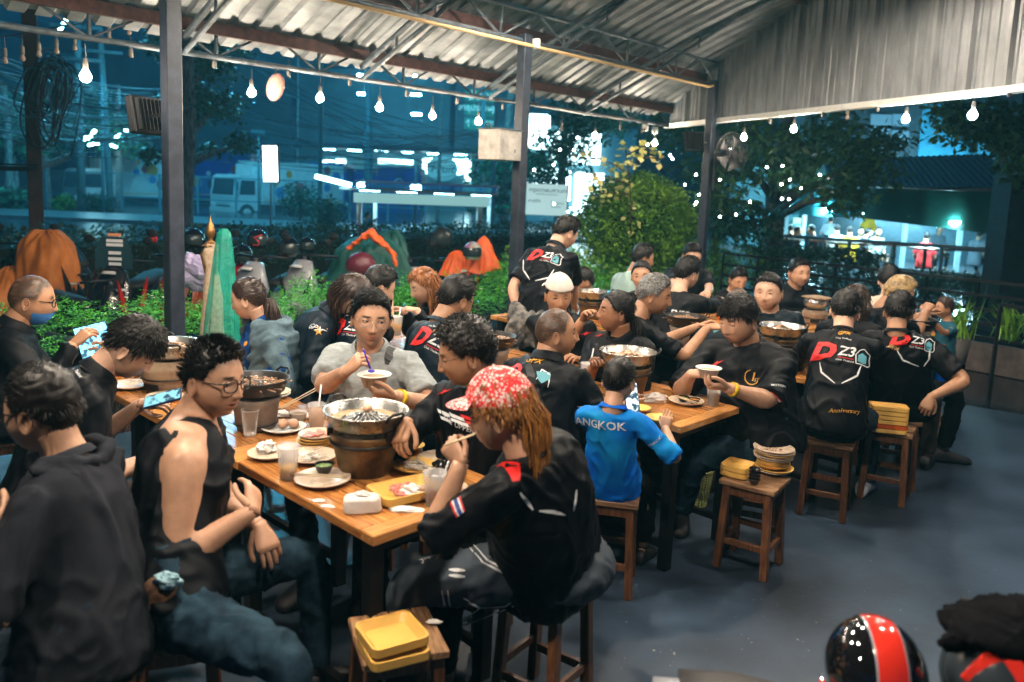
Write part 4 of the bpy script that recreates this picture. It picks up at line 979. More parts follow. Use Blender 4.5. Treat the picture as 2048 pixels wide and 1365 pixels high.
    def torso_rings(grow, n, bot=-.06, top=1.0, loosek=0.0, cut=False):
        T_ = [bot, .0, .12, .28, .45, .62, .76, .86, .93, .975]; w_ = [.165, .172, .168, .150+.030*(g_-1)*3, .150+.03*(g_-1)*2, .160, .168, .160, .125, .085]
        d_ = [.120, .128, .125, .118+.05*(g_-1)*2, .118+.04*(g_-1)*2, .120, .118, .103, .088, .068]
        if fem: w_[3] -= .012; w_[4] -= .010; w_[1] += .01
        if child: w_ = [q*.80 for q in w_]; d_ = [q*.86 for q in d_]
        out = []
        for i, t in enumerate(T_):
            if t > top: break
            tt = min(max(t, -.1), 1); c = sp(max(0, tt))+ (spd(0)*tt*.6 if tt < 0 else 0); dd = spd(max(0, tt)); yf = nrm(F_-dd*(F_@dd)); xr = nrm(np.cross(yf, dd)) ; gg = g_ if t < .8 else 1+(g_-1)*.35
            fo = .018*(g_-1)*3 if .1 < t < .6 else 0
            cw, cdp = (.94, .008) if cut and .5 < t < .7 else ((.86, .014) if cut and t > .7 else (1, 0))
            bust = fem*.018 if .55 < t < .8 else 0
            out.append(ring(c+yf*(fo+bust*.6)*sc, xr, yf, (w_[i]*gg*sc*cw+grow+loosek*max(0, .7-t)*.022), (d_[i]*gg*sc+cdp+grow+bust+loosek*max(0, .7-t)*.03), n, 2.4))
        return out
    m = MB(); n_ = 20 if near else 14
    tank_ = tank or barechest
    if tank_:
        body = MB(); loft(body, torso_rings(-.004, 24)); 
        for sd in (-1, 1):
            S_, E_, W_ = arms[sd]; body.sphere(S_+ZU*-.01, .060*sc*armr, 16, 12); limb(body, [sp(.86)+R_*sd*.06*sc, S_, E_, W_], [(0, .066*sc), (.22, .060*sc*armr), (.38, .052*sc*armr), (.6, .043*sc*armr), (.68, .045*sc*armr), (.8, .040*sc), (1, .027*sc)], 18, 6)
        limb(body, [sp(.90), Cn+ZU*.01, skull], [(0, .10*sc), (.35, .074*sc), (.6, .062*sc), (1, .060*sc)], 18, 4)
        v_, f_, n2 = remeshed(body, .011, 7); m.add(v_, f_, 0, True)
    else:
        loft(m, torso_rings(-.018, n_, top=.94)); limb(m, [sp(.88), Cn, skull], [(0, .075*sc), (.4, .062*sc*(1+.12*chub)), (.7, .055*sc*(1+.15*chub)), (1, .056*sc)], n_, 4)
        for sd in (-1, 1):
            S_, E_, W_ = arms[sd]; limb(m, [S_, E_, W_], [(0, .05*sc*armr), (.3, .045*sc*armr), (.5, .038*sc*armr), (.62, .041*sc*armr), (.8, .033*sc), (1, .0245*sc)], 12 if not lo else 8, 5 if near else 3)
    for i, sd in enumerate((-1, 1)):
        S_, E_, W_ = arms[sd]; fd_ = nrm(W_-E_); hdv = nrm(hdir[i]) if hdir[i] is not None else nrm(fd_+F_*.15)
        pz_ = V(hpalm[i]) if hpalm[i] is not None else ZU+R_*sd*.3   # back of the hand direction
        Hf = frame_from(hdv, pz_); hm = MB(); hand(hm, sd, hcurl[i] if np.isscalar(hcurl[i]) else .5, .6, thumb[i], lo=not near, curls=None if np.isscalar(hcurl[i]) else list(hcurl[i]))
        k_ = sc*(.90 if not fem else .82)*(1.0 if not child else .88)
        m.add([Hf @ (V(p)*k_) + W_ for p in hm.v], hm.f, 0, True)
    for sd in (-1, 1):
        if legs:
            Hj, K_, A_ = legsd[sd]; limb(m, [Hj, K_, A_], [(0, .07*sc), (.3, .06*sc), (.5, .048*sc), (.65, .05*sc), (.85, .036*sc), (1, .034*sc)], 10, 3)
            tf = nrm(F_+R_*sd*.25); lf = .235*sc; foot = [(-.055, .030, .034, .0), (-.02, .036, .045, .0), (.04, .040, .036, -.0), (.10, .046, .025, -.0), (.15, .044, .018, 0), (.175, .025, .010, 0)]
            A0 = V((A_[0], A_[1], 0)); az_ = A_[2]-.085
            m2 = MB(); rr_ = []
            for (y, rx, rz_, _) in foot: rr_.append(ring(A0+tf*y*sc+ZU*(az_+.008+rz_*sc), np.cross(tf, ZU), ZU, rx*sc, rz_*sc, 12, 2.3))
            loft(m2, rr_); m.add(m2.v, m2.f, 0, True); legsd[sd] = (Hj, K_, A_, tf, az_)
    # head
    nu, nv = ((26, 22) if lo else (44, 40)) if not near else (72, 72)
    hv, hf, lips, ff, su = head_shape(nu, nv, chub, fem, child, mouth)
    b0 = m.n; m.add([hw(p) for p in hv], hf, 0, True); ntint0 = b0; 
    for sx in (-1, 1):
        if lo: continue
        ev, ef = ear(sx, .0725*(1+.08*chub)); m.add([hw(p) for p in ev], ef, 0, True)
    tint = np.zeros((m.n, 4), np.float32)
    br = np.zeros(len(hv)); Xh, Zh = hv[:, 0], hv[:, 2]
    for sx in (-1, 1): br = np.maximum(br, gs(Xh, Zh, sx*.031, .0235-.0, .019, .0052)*ff)
    for sx in (-1, 1): el_ = gs(Xh, Zh, sx*.0315, .004, .014, .0042)*ff; k_ = el_ > .3; tint[b0:b0+len(hv)][k_, :3] = (.03, .018, .014); tint[b0:b0+len(hv)][k_, 3] = np.maximum(tint[b0:b0+len(hv)][k_, 3], el_[k_]*.8)
    # nostril and mouth corner darkening is geometry; lips get their own colour
    lipc = {'fair': (.50, .20, .17), 'tan': (.36, .14, .11), 'mid': (.30, .12, .10), 'dark': (.22, .085, .07)}[skin]
    if fem and lod: lipc = (.50, .10, .10)
    tc = tint[b0:b0+len(hv)]; kk_ = lips > .05; tc[kk_, :3] = lipc; tc[kk_, 3] = lips[kk_]*.9
    sel = br > .25; tc[sel, :3] = (.02, .014, .012); tc[sel, 3] = np.clip((br[sel]-.2)*2.4, 0, .95)*brow
    if hair in ('buzz', 'balding') or beard:
        st = np.clip((su[:, 2]+.15)*3, 0, 1)*np.clip((.55-su[:, 1])*3, 0, 1)*0
        if beard: st = np.maximum(st, beard*ff*np.clip((-.052-Zh)/.02, 0, 1)*(1-lips))
        tc[:, 3] = np.where(st > tc[:, 3], st, tc[:, 3]); tc[st > .05, :3] = (.03, .02, .018)
    # ---- eyes
    eyes = MB()
    if not lo:
        for sx in (-1, 1):
            c = V((sx*.0315, .0725, .004)); eyes.sphere(hw(c), .0125*hs, 14, 10, mi=1, rot=None)
            gd = nrm(V((gaze[0], 1.0, gaze[1]))); 
            Rg = frame_from(gd, (0, 0, 1)); vs = [hw(c+Rg@V((r_*math.cos(a), math.sqrt(max(0, .0127**2-r_*r_))+.0002, r_*math.sin(a)))) for r_ in (.0001, .003, .0058) for a in np.linspace(0, 2*math.pi, 13)[:-1]]
            eyes.add(vs, [(i*12+j, i*12+(j+1) % 12, (i+1)*12+(j+1) % 12, (i+1)*12+j) for i in range(2) for j in range(12)], 2, True)
            # lids: patches of a slightly larger sphere; lids 0=open 1=closed
            rl = .0137; up0 = math.radians(28-50*lids); dn0 = math.radians(-24+8*lids)
            for (e0, e1) in ((up0, math.radians(88)), (dn0, math.radians(-88))):
                vs = []
                for i in range(5):
                    el = e0+(e1-e0)*i/4
                    for j in range(11):
                        a = math.radians(-95+190*j/10); drop = (1-math.cos(a))*.28*(1 if e0 == up0 else -1) if i < 3 else 0; e_ = el-drop*(1-i/4)
                        vs.append(hw(c+V((rl*math.sin(a)*math.cos(e_)*1.08, rl*math.cos(a)*math.cos(e_), rl*math.sin(e_)))))
                eyes.add(vs, [(i*11+j, i*11+j+1, (i+1)*11+j+1, (i+1)*11+j) for i in range(4) for j in range(10)], 0, True)
                if e0 == up0: eyes.tube([V(v)+Hm[:, 1]*.0004 for v in vs[:11]], .0014*hs if near else .0016*hs, 4, False, mi=2)
    k0 = m.n; m.add(eyes.v, eyes.f, None, True) if eyes.v else None
    mi = list(m.mi); 
    if eyes.v: mi[-len(eyes.f):] = eyes.mi
    me = meshdata(name, m.v, m.f, [SK[skin], M_eye, M_iris], mi, True)
    ca = me.color_attributes.new('tint', 'FLOAT_COLOR', 'POINT'); full = np.zeros((m.n, 4), np.float32); full[:len(tint)] = tint; ca.data.foreach_set('color', full.ravel())
    # object origin at the feet / seat point
    org = V((Pv[0], Pv[1], 0)); 
    co = np.empty(len(me.vertices)*3, np.float32); me.vertices.foreach_get('co', co); co = co.reshape(-1, 3)-org.astype(np.float32); me.vertices.foreach_set('co', co.ravel())
    root = bpy.data.objects.new(name, me); COL.objects.link(root); root.location = Vector(org); tag(root, label, cat, group)
    K = dict(root=root, sp=sp, spd=spd, F=F_, R=R_, Hm=Hm, hw=hw, arms=arms, legs=legsd, Pv=Pv, Cn=Cn, sc=sc, head=H_, hs=hs)
    # ---------------- shirt
    def cloth(nm, mb, mt, vox, sm, amp, freq, seed):
        v_, f_, n2 = remeshed(mb, vox, sm); v_ = folds(v_, n2, amp, freq, seed)
        me_ = meshdata(nm, v_, f_.astype(np.int32), [mt], None, True); o = link(nm, me_, root); K[nm] = o; K[nm+'_geo'] = (v_, f_); return o
    vox = {0: .028, 1: .017, 2: .0105}[lod]; seed = hash(key) % 1000 if False else sum(ord(c) for c in key)*7
    gr = .006
    if shirt:
        b = MB()
        if tank:
            loft(b, torso_rings(.010, 24, bot=-.09-hem, top=.90, loosek=loose*.6, cut=True))
            for sd in (-1, 1): limb(b, [sp(.58)+R_*sd*.08*sc+F_*.10*sc, sp(.80)+R_*sd*.09*sc+F_*.090*sc, sp(.925)+R_*sd*.09*sc+F_*.055+ZU*.034*sc, sp(.955)+R_*sd*.09*sc+ZU*.036*sc, sp(.90)+R_*sd*.095*sc-F_*.075*sc, sp(.76)+R_*sd*.085*sc-F_*.10*sc, sp(.55)+R_*sd*.08*sc-F_*.10*sc], [(0, .04), (.25, .034), (.5, .036), (.75, .042), (1, .045)], 14, 3)
            for fz, t1 in (): b.tube([sp(.5)+F_*fz*sc, sp(.65)+F_*(fz*1.12)*sc, sp(t1)+F_*(fz*1.05)*sc], [.11*sc, .105*sc, .055*sc], 16, flat=.36, up=F_)
        else:
            loft(b, torso_rings(gr, 24, bot=shbot-hem, top=.99 if collar != 'v' else .975, loosek=loose))
            for sd in (-1, 1):
                S_, E_, W_ = arms[sd]; b.sphere(S_, .059*sc*armr, 14, 10)
                c_in = sp(.86)+R_*sd*.07*sc
                if sleeve == 'short': Q = S_+(E_-S_)*.78; limb(b, [c_in, S_, Q], [(0, .068*sc), (.35, .061*sc*armr), (.7, .059*sc*armr), (1, .066*sc*armr)], 16, 4)
                elif sleeve == 'elbow': Q = S_+(E_-S_)*.97; limb(b, [c_in, S_, Q], [(0, .068*sc), (.35, .061*sc*armr), (.7, .060*sc*armr), (1, .068*sc*armr)], 16, 4)
                elif sleeve == 'long': Q = E_+(W_-E_)*.93; xg = .007 if lod < 2 else 0; limb(b, [c_in, S_, E_, Q], [(0, .068*sc), (.15, .060*sc*armr+xg), (.35, .054*sc*armr+xg), (.55, .049*sc*armr+xg), (.75, .045*sc+xg), (1, .035*sc+xg)], 16, 4)
        cloth('shirt', b, shirt, vox, 5 if lod else 2, .0085*foldamp*sc, 7.5/sc, seed)
        if collar in ('polo', 'crew', 'v', 'band'):
            hb = {'polo': .030, 'crew': .012, 'v': .010, 'band': .022}[collar]; m = MB(); vs = []; n2 = 24
            ax = nrm(skull-sp(.93)); yf = nrm(F_-ax*(F_@ax)); xr = np.cross(yf, ax)
            c0 = sp(.955)+ax*.028*sc+F_*.006
            for (dr_, dz) in ((.016, -.012), (.006, hb*.5), (.002, hb), (.0065, hb*.9), (.014, hb*.3 if collar == 'polo' else hb*.5), (.024, -.014)):
                for j in range(n2):
                    a = 2*math.pi*j/n2; front = max(0, math.sin(a)); dip = -(.060 if collar in ('v',) else .028)*front**2
                    rr_ = (.060*(1+.15*chub)+dr_)*sc; vs.append(c0+xr*math.cos(a)*rr_*1.05+yf*math.sin(a)*(rr_*1.0+front*.016)+ax*(dz+dip)*sc)
            m.add(vs, [(i*n2+j, i*n2+(j+1) % n2, (i+1)*n2+(j+1) % n2, (i+1)*n2+j) for i in range(5) for j in range(n2)], 0, True); m.build('collar', shirt, root)
    # ---------------- trousers
    if trousers and legs:
        b = MB(); rr_ = torso_rings(.008, 20, bot=-.09)[:4]; c0 = Pv; loft(b, rr_)
        hg = hipg or g_; b.sphere(Pv-ZU*.005-F_*(.03 if hipg else -.01), (.158*hg*sc, .140*hg*sc, .105*sc*(1+(hg-1)*.4)) if not stand else (.15*sc, .13*sc, .12*sc), 20, 12, rot=np.column_stack((R_, F_, ZU)))
        for sd in (-1, 1):
            Hj, K_, A_, tf, az_ = legsd[sd]; an = A_+nrm(K_-A_)*(.03 if trousers is not M_blue else .2); tw = .090*sc*(.45+.55*(hipg or g_))
            limb(b, [Pv+R_*sd*.03, Hj, K_, an], [(0, tw), (.15, tw*1.02), (.35, tw*.86), (.55, tw*.66), (.75, tw*.60), (1, tw*.58)], 16, 4)
        cloth('trousers', b, trousers, vox*1.15, 4 if lod else 2, .008*foldamp, 9, seed+3)
    if legs and shoes:
        for sd in (-1, 1):
            Hj, K_, A_, tf, az_ = legsd[sd]; A0 = V((A_[0], A_[1], 0)); m = MB(); xs_ = np.cross(tf, ZU)
            if shoes == 'sandal':
                m.prism([(x*sc, y*sc) for (x, y) in [(-.038, -.06), (.038, -.06), (.05, .08), (.045, .16), (.0, .19), (-.045, .16), (-.05, .08)]], 0, .016, frame=(A0+ZU*(az_-.004), xs_, tf, ZU))
                m.tube([A0+xs_*.045+tf*.03+ZU*(az_+.02), A0+tf*.07+ZU*(az_+.085), A0-xs_*.045+tf*.03+ZU*(az_+.02)], .009, 6)
                m.build('sandal', mat('red_black_sandal', (.45, .03, .02), .5), root)
            else:
                rings = []
                for (y, rx, rz_) in ((-.07, .028, .03), (-.05, .038, .045), (0, .042, .050), (.05, .045, .040), (.11, .051, .030), (.16, .046, .024), (.185, .026, .016)): rings.append(ring(A0+tf*y*sc+ZU*(az_+.0+rz_*sc), xs_, ZU, rx*sc, rz_*sc, 14, 2.6))
                loft(m, rings); m.build('shoe', M_shoe if shoes == 'sneaker' else M_shoed, root)
    # ---------------- hair
    hm_ = hairmat or M_hair; 
    if hair and hair != 'none':
        v0, F2, _, _, su0 = head_shape(nu, nv, chub, fem, child)
        el = su0[:, 2]; az_h = np.degrees(np.abs(np.arctan2(su0[:, 0], su0[:, 1])))   # 0 front .. 180 back
        kx = [0, 25, 45, 62, 74, 90, 105, 120, 150, 180]
        line = np.interp(az_h, kx, [.54, .53, .46, .30, -.02, .02, -.06, -.30, -.52, -.56])
        if hair in ('buzz', 'balding'): line = np.interp(az_h, kx, [.74 if hair == 'balding' else .6, .70 if hair == 'balding' else .56, .5, .36, .0, .02, -.05, -.28, -.48, -.52])
        if fem or hair in ('long', 'pony', 'bob'): line = np.interp(az_h, kx, [.52, .50, .44, .22, .0, -.05, -.2, -.4, -.6, -.62])
        if hair == 'fringe': line = np.interp(az_h, kx, [.26, .24, .20, .16, -.10, .0, -.08, -.30, -.54, -.58])
        th = {'buzz': .0035, 'balding': .003, 'short': .013, 'fringe': .018, 'curly': .028, 'long': .016, 'pony': .008, 'bob': .020, 'spiky': .020, 'afro': .05, 'cap': .009}[hair]*hairlen
        line = line+.03+.07*np.array([noise.noise(Vector(p*11)) for p in su0])
        mk = np.clip((el-line)/.16, 0, 1); mk = mk*mk*(3-2*mk)
        tnt = np.clip((el-line+.10)/.24, 0, 1)*(1+.5*np.array([noise.noise(Vector(p*26)) for p in su0])); tnt = np.clip(tnt, 0, 1)*(.95 if hair not in ('buzz', 'balding') else .92)
        fl = full[b0:b0+len(hv)]; sel_ = tnt > fl[:, 3]; fl[sel_, :3] = (.008, .006, .006) if hair not in ('buzz', 'balding') else (.012, .009, .008); fl[sel_, 3] = tnt[sel_]; ca.data.foreach_set('color', full.ravel())
        topw = .55+.45*np.clip(el*1.3+.1, 0, 1); rr_ = random.Random(seed)
        nz = np.array([noise.noise(Vector(p*(9 if hair not in ('curly', 'afro') else 16)+V((seed % 50, 3, 1)))) for p in su0])*.5
        nz2 = np.array([noise.noise(Vector(p*(24 if hair not in ('curly', 'afro') else 34)*V((1, 1, .45 if hair not in ('curly', 'afro', 'spiky') else 1)))) for p in su0])
        off_ = th*topw*(1+.55*nz+(.30 if hair not in ('buzz', 'balding', 'pony') else .1)*nz2)
        if hair in ('short', 'spiky', 'fringe') and not fem: off_ *= np.interp(el, [-.5, -.1, .3, .7], [.35, .4, .8, 1.25])
        dirn = su0/np.linalg.norm(su0, axis=1)[:, None]
        if hair == 'fringe': dirn = dirn+np.outer(np.clip(1-az_h/50, 0, 1)*np.clip(.6-el, 0, 1), V((0, .6, -.5)))
        vv = v0+dirn*(off_*mk - .006*(1-mk))[:, None]
        m = MB(); m.add([hw(p) for p in vv], F2, 0, True)
        # tufts break the outline
        if not lo and hair not in ('buzz', 'balding', 'cap'):
            nt_ = {1: 420, 2: 1500}[min(lod, 2)]; idx = np.where(mk > .30)[0]; l0 = {'short': .020, 'spiky': .034, 'fringe': .022, 'curly': .020, 'long': .03, 'pony': .016, 'bob': .03, 'afro': .03}[hair]*hairlen
            hj = .09 if hair in ('short', 'fringe') else .17
            for q in range(nt_):
                i = idx[rr_.randrange(len(idx))]; d = dirn[i]; p = vv[i]+np.cross(d, V((rr_.gauss(0, 1), rr_.gauss(0, 1), rr_.gauss(0, 1))))*.0032; dn = V((d[0]*.5, d[1]*.35+(.5 if hair in ('short', 'fringe') and d[1] > .2 and d[2] > .35 else -.05), -.75 if d[2] < .75 else -.1))
                if hair == 'short' and d[2] > .25: dn = V((.45, .75 if d[1] < .5 else .1, .30))

                if hair in ('spiky',): dn = V((d[0]*.8, d[1]*.6+.3, .35))
                if hair in ('curly', 'afro'): dn = V((rr_.gauss(0, 1), rr_.gauss(0, 1), rr_.gauss(0, 1)))
                if hair == 'pony': dn = V((-d[0]*.3, -1, -.1))
                dd = nrm(d*(.55 if hair in ('spiky', 'curly', 'afro') else .22)+nrm(dn)*.8+V((rr_.gauss(0, hj), rr_.gauss(0, hj), rr_.gauss(0, hj*.7)))); L_ = l0*rr_.uniform(.5, 1.25)*(.6 if d[2] < 0 else 1)
                a_ = p-d*.004; c_ = a_+dd*L_-V((0, 0, L_*.25 if hair != 'spiky' else 0)); b_ = (a_+c_)/2+d*L_*.18; w0 = (.0026 if lod >= 2 else .0036)*rr_.uniform(.6, 1.2)
                m.tube([hw(a_), hw(b_), hw(c_)], [w0*hs, w0*.8*hs, .0006], 3, False)
        if hair in ('long', 'bob', 'pony') or long_back:
            nl = {0: 14, 1: 90, 2: 210}[lod]; Lh = {'long': .34, 'bob': .15, 'pony': .26}.get(hair, .3)*hairlen
            for q in range(nl):
                if hair == 'pony':
                    r0 = hw((0, -.115, -.02)); a = rr_.uniform(0, 6.28); rad_ = .018*math.sqrt(rr_.random()); pts = []
                    for i in range(7):
                        f = i/6; c = r0+V((rad_*math.cos(a), rad_*math.sin(a), 0))*(1+1.2*math.sin(f*3))+(-Hm[:, 1]*(.03*math.sin(f*2.2)))-ZU*(Lh*f**1.1)+V((.008*math.sin(f*7+q), .008*math.cos(f*6+q), 0)); pts.append(c)
                    m.tube(pts, [.004, .006, .0065, .006, .005, .0035, .001], 4, False); continue
                a = math.radians(rr_.uniform(*hrange)) if hair != 'bob' else math.radians(rr_.uniform(60, 300)); sx_, cy_ = math.sin(a), math.cos(a)
                pts = []; wv = rr_.uniform(0, 6.28); L_ = Lh*rr_.uniform(.75, 1.1)*(.8 if cy_ > 0 else 1)
                for i in range(9):
                    f = i/8; z = .05-.10*min(1, f*2.2); out_ = (.080+.012*math.sin(f*3)+((q*37) % 10)*.0016*(1 if lod else 0))
                    base = V((sx_*out_*.95, cy_*out_*1.12-.006, z+.02))
                    if f > .3: base = base+V((0, -.01*f, 0))
                    wpt = hw(base)
                    if f > .35: wpt = wpt-ZU*(L_*(f-.35)/.65)+ (nrm(wpt-H_)*V((1, 1, 0)))*.010*math.sin(f*9+wv)*(1.6 if hair == 'long' else .3)-F_*.02*f+R_*(.009*math.sin(f*11+wv*2) if hair == 'long' else 0)
                    pts.append(wpt)
                kf = {0: 1, 1: .55, 2: .36}[lod]; m.tube(pts, [q_*kf for q_ in ([.004, .009, .010, .010, .0095, .009, .008, .006, .0012] if hair == 'long' else [.004, .010, .012, .012, .012, .011, .010, .008, .003])], 4, False, flat=.6)
        if hair in ('buzz', 'balding'): m = MB()
        if m.v: m.build('hair', hm_, root)
    # ---------------- glasses
    if glasses:
        fm = M_frame if glasses != 'wire' else M_alu; m = MB(); rr_ = .0016 if glasses == 'thick' else .0008; m = MB(); g2 = MB()
        if glasses == 'thick': rr_ = .0022
        for sx in (-1, 1):
            c = V((sx*.0335, .102, .0005)); pts = []
            for a in np.linspace(0, 2*math.pi, 19):
                ca, sa = math.cos(a), math.sin(a); k = (abs(ca)**3+abs(sa)**3)**(-1/3) if glasses != 'round' else 1; pts.append(hw(c+V((.0265*ca*k*.98, -.010*abs(ca*k)**2*.9*(1 if ca*sx > 0 else .15), .0195*sa*k))))
            m.tube(pts, rr_*hs, 6, False); g2.add(pts[:-1], [tuple(range(len(pts)-1))], 0)
            m.tube([hw((sx*.060, .092, .008)), hw((sx*.072, .06, .008)), hw((sx*.0775, .0, .006)), hw((sx*.076, -.025, -.004))], rr_*1.1*hs, 6)
        m.tube([hw((-.0095, .105, .004)), hw((0, .108, .007)), hw((.0095, .105, .004))], rr_*hs, 6)
        m.build('glasses', fm, root); g2.build('lens', M_lens, root)
    if stool_ and not stand:
        stool(Pv[0]-F_[0]*.0, Pv[1]-F_[1]*.0, fwd+8*math.sin(seed), stool_lab or ('stool under the '+' '.join(label.split(',')[0].split(' seen ')[0].split()[:13])))
    K['pxm'] = FPX/float((H_-O)@D); PEOPLE[key] = K; return K
# ---- decals laid on cloth by casting from the photographer's position
def bvh_of(o):
    me = o.data; mw = pm(o); vs = [mw @ v.co for v in me.vertices]; return BVHTree.FromPolygons(vs, [tuple(p.vertices) for p in me.polygons])
BV = {}
def hit(o, px, py):
    if o.name not in BV: BV[o.name] = bvh_of(o)
    d = Vector(nrm(D + RT*(px-CXP)/FPX + UP*(CYP-py)/FPX)); r_ = BV[o.name].ray_cast(Vector(O), d)
    if r_[0] is None: r_ = BV[o.name].find_nearest(Vector(P(px, py, (Vector(O)-r_[0]).length if r_[0] else 4)))
    return V(r_[0]), V(r_[1])
def drop(o, p, n_, off):
    r_ = BV[o.name].ray_cast(Vector(p+n_*.12), Vector(-n_), .3)
    return (V(r_[0])+V(r_[1])*off if r_[0] is not None else None)
def lay(o, name, verts2, faces, org, X, Y, N_, mt, parent, off=.004):
    vs = []; 
    for (x, y) in verts2:
        p = org+X*x+Y*y; q = drop(o, p, N_, off); vs.append(q if q is not None else p+N_*off)
    return link(name, meshdata(name, vs, faces, [mt]), parent)
def text_mesh(s, size, shear=0.0, bold=0.0, sub=.012):
    cu = bpy.data.curves.new('t', 'FONT'); cu.body = s; cu.size = size; cu.shear = shear; cu.offset = bold*size; cu.align_x = 'CENTER'; cu.align_y = 'CENTER'; cu.resolution_u = 2
    o = bpy.data.objects.new('t', cu); COL.objects.link(o); dg = bpy.context.evaluated_depsgraph_get(); me = bpy.data.meshes.new_from_object(o.evaluated_get(dg)); bpy.data.objects.remove(o); bpy.data.curves.remove(cu)
    bm = bmesh.new(); bm.from_mesh(me); bpy.data.meshes.remove(me)
    for _ in range(3):
        es = [e for e in bm.edges if e.calc_length() > sub]
        if not es: break
        bmesh.ops.subdivide_edges(bm, edges=es, cuts=1)
    bmesh.ops.triangulate(bm, faces=bm.faces); bm.verts.index_update()
    v = [(q.co.x, q.co.y) for q in bm.verts]; f = [tuple(x.index for x in q.verts) for q in bm.faces]; bm.free(); return v, f
def cam_frame(n_, rot):
    n_ = nrm(n_); 
    if n_@(D) > 0: n_ = -n_
    Y = UP-n_*(UP@n_); Y = nrm(Y); X = np.cross(Y, n_); a = math.radians(rot); return X*math.cos(a)+Y*math.sin(a), -X*math.sin(a)+Y*math.cos(a), n_
def smooth_n(o, px, py, r=14):
    ns = [hit(o, px+dx, py+dy)[1] for dx, dy in ((0, 0), (r, 0), (-r, 0), (0, r), (0, -r))]; return nrm(sum(ns))
def decal(K, px, py, s, size, mt, rot=0, shear=0.0, bold=0.0, part='shirt', name='print'):
    o = K[part]; h, _ = hit(o, px, py); n_ = smooth_n(o, px, py); X, Y, N_ = cam_frame(n_, rot); v, f = text_mesh(s, size, shear, bold); return lay(o, name, v, f, h, X, Y, N_, mt, K['root'])
def decal_poly(K, px, py, poly, mt, scale=1.0, rot=0, part='shirt', name='print'):
    """poly: list of (x, y) metres around the anchor"""
    o = K[part]; h, _ = hit(o, px, py); n_ = smooth_n(o, px, py); X, Y, N_ = cam_frame(n_, rot)
    bm = bmesh.new(); vs = [bm.verts.new((x*scale, y*scale, 0)) for x, y in poly]; bm.faces.new(vs); 
    for _ in range(3):
        es = [e for e in bm.edges if e.calc_length() > .02]
        if es: bmesh.ops.subdivide_edges(bm, edges=es, cuts=1)
    bmesh.ops.triangulate(bm, faces=bm.faces); bm.verts.index_update(); v = [(q.co.x, q.co.y) for q in bm.verts]; f = [tuple(x.index for x in q.verts) for q in bm.faces]; bm.free()
    return lay(o, name, v, f, h, X, Y, N_, mt, K['root'])
def decal_line(K, pts, wd, mt, part='shirt', name='piping_stripe'):
    """pts: picture points, each dropped on the cloth; a ribbon of width wd metres"""
    o = K[part]; Q = []
    for i in range(len(pts)-1):
        for t in np.linspace(0, 1, 7)[:-1 if i < len(pts)-2 else None]:
            x = pts[i][0]*(1-t)+pts[i+1][0]*t; y = pts[i][1]*(1-t)+pts[i+1][1]*t; h, n_ = hit(o, x, y); Q.append((h, n_))
    vs = []
    for i, (h, n_) in enumerate(Q):
        d = nrm(Q[min(i+1, len(Q)-1)][0]-Q[max(i-1, 0)][0]); s_ = nrm(np.cross(d, n_)); k = wd*.5*math.sin(math.pi*(.12+.76*i/(len(Q)-1)))
        vs += [h+s_*k+n_*.003, h-s_*k+n_*.003]
    return link(name, meshdata(name, vs, [(2*i, 2*i+1, 2*i+3, 2*i+2) for i in range(len(Q)-1)], [mt]), K['root'])
def team_back(K, px, py, s, rot, gp=None, v=None, part='shirt', helmet=True, z3=True):
    """the club's back print: red D, pale Z3, helmet outline, small club line above"""
    w_ = s; o = K[part]; h, _ = hit(o, px, py); n_ = smooth_n(o, px, py, 20); X, Y, N_ = cam_frame(n_, rot)
    def L2(poly, mt, nm='print'):
        bm = bmesh.new(); bm.faces.new([bm.verts.new((x*w_, y*w_, 0)) for x, y in poly])
        for _ in range(2):
            es = [e for e in bm.edges if e.calc_length() > .02]
            if es: bmesh.ops.subdivide_edges(bm, edges=es, cuts=1)
        bmesh.ops.triangulate(bm, faces=bm.faces); bm.verts.index_update(); v_ = [(q.co.x, q.co.y) for q in bm.verts]; f_ = [tuple(x.index for x in q.verts) for q in bm.faces]; bm.free(); lay(o, nm, v_, f_, h, X, Y, N_, mt, K['root'])
    v_, f_ = text_mesh('D', .62*w_, .28, .055); lay(o, 'print', [(x*1.15-.36*w_, y) for x, y in v_], f_, h, X, Y, N_, M_redp, K['root'])
    if z3:
        v_, f_ = text_mesh('Z3', .34*w_, .25, .02); lay(o, 'print', [(x+.20*w_, y+.03*w_) for x, y in v_], f_, h, X, Y, N_, M_whitep, K['root'])
        v_, f_ = text_mesh('Club Thailand', .075*w_, 0, 0); lay(o, 'print', [(x+.18*w_, y-.20*w_) for x, y in v_], f_, h, X, Y, N_, M_whitep, K['root'])
        L2([(.0, -.14), (.38, -.14), (.39, -.125), (.0, -.125)], M_redp)
    if helmet:
        q = [(.44, -.22), (.42, 0), (.50, .14), (.60, .20), (.68, .12), (.74, .10), (.72, -.05), (.74, -.18), (.70, -.24)]
        for i in range(len(q)):
            a = V((*q[i], 0)); b = V((*q[(i+1) % len(q)], 0)); n2 = nrm(np.cross(b-a, ZU))*.010; L2([tuple((a+n2)[:2]), tuple((b+n2)[:2]), tuple((b-n2)[:2]), tuple((a-n2)[:2])], M_whitep)
        L2([(.47, -.16), (.47, .0), (.56, .08), (.66, .02), (.66, -.18), (.58, -.20)], M_teap)
    if gp:
        decal(K, gp[0], gp[1], 'GPX', .15*w_, M_goldp, rot, .35, .03, part); decal(K, gp[0], gp[1]+.14*w_*K['pxm'], 'Club Thailand', .065*w_, M_whitep, rot, 0, .004, part)
    if v:
        for ln in v: decal_line(K, ln, .012, M_whitep, part)
def pxm(K): return FPX/float((K['head']-O)@D)
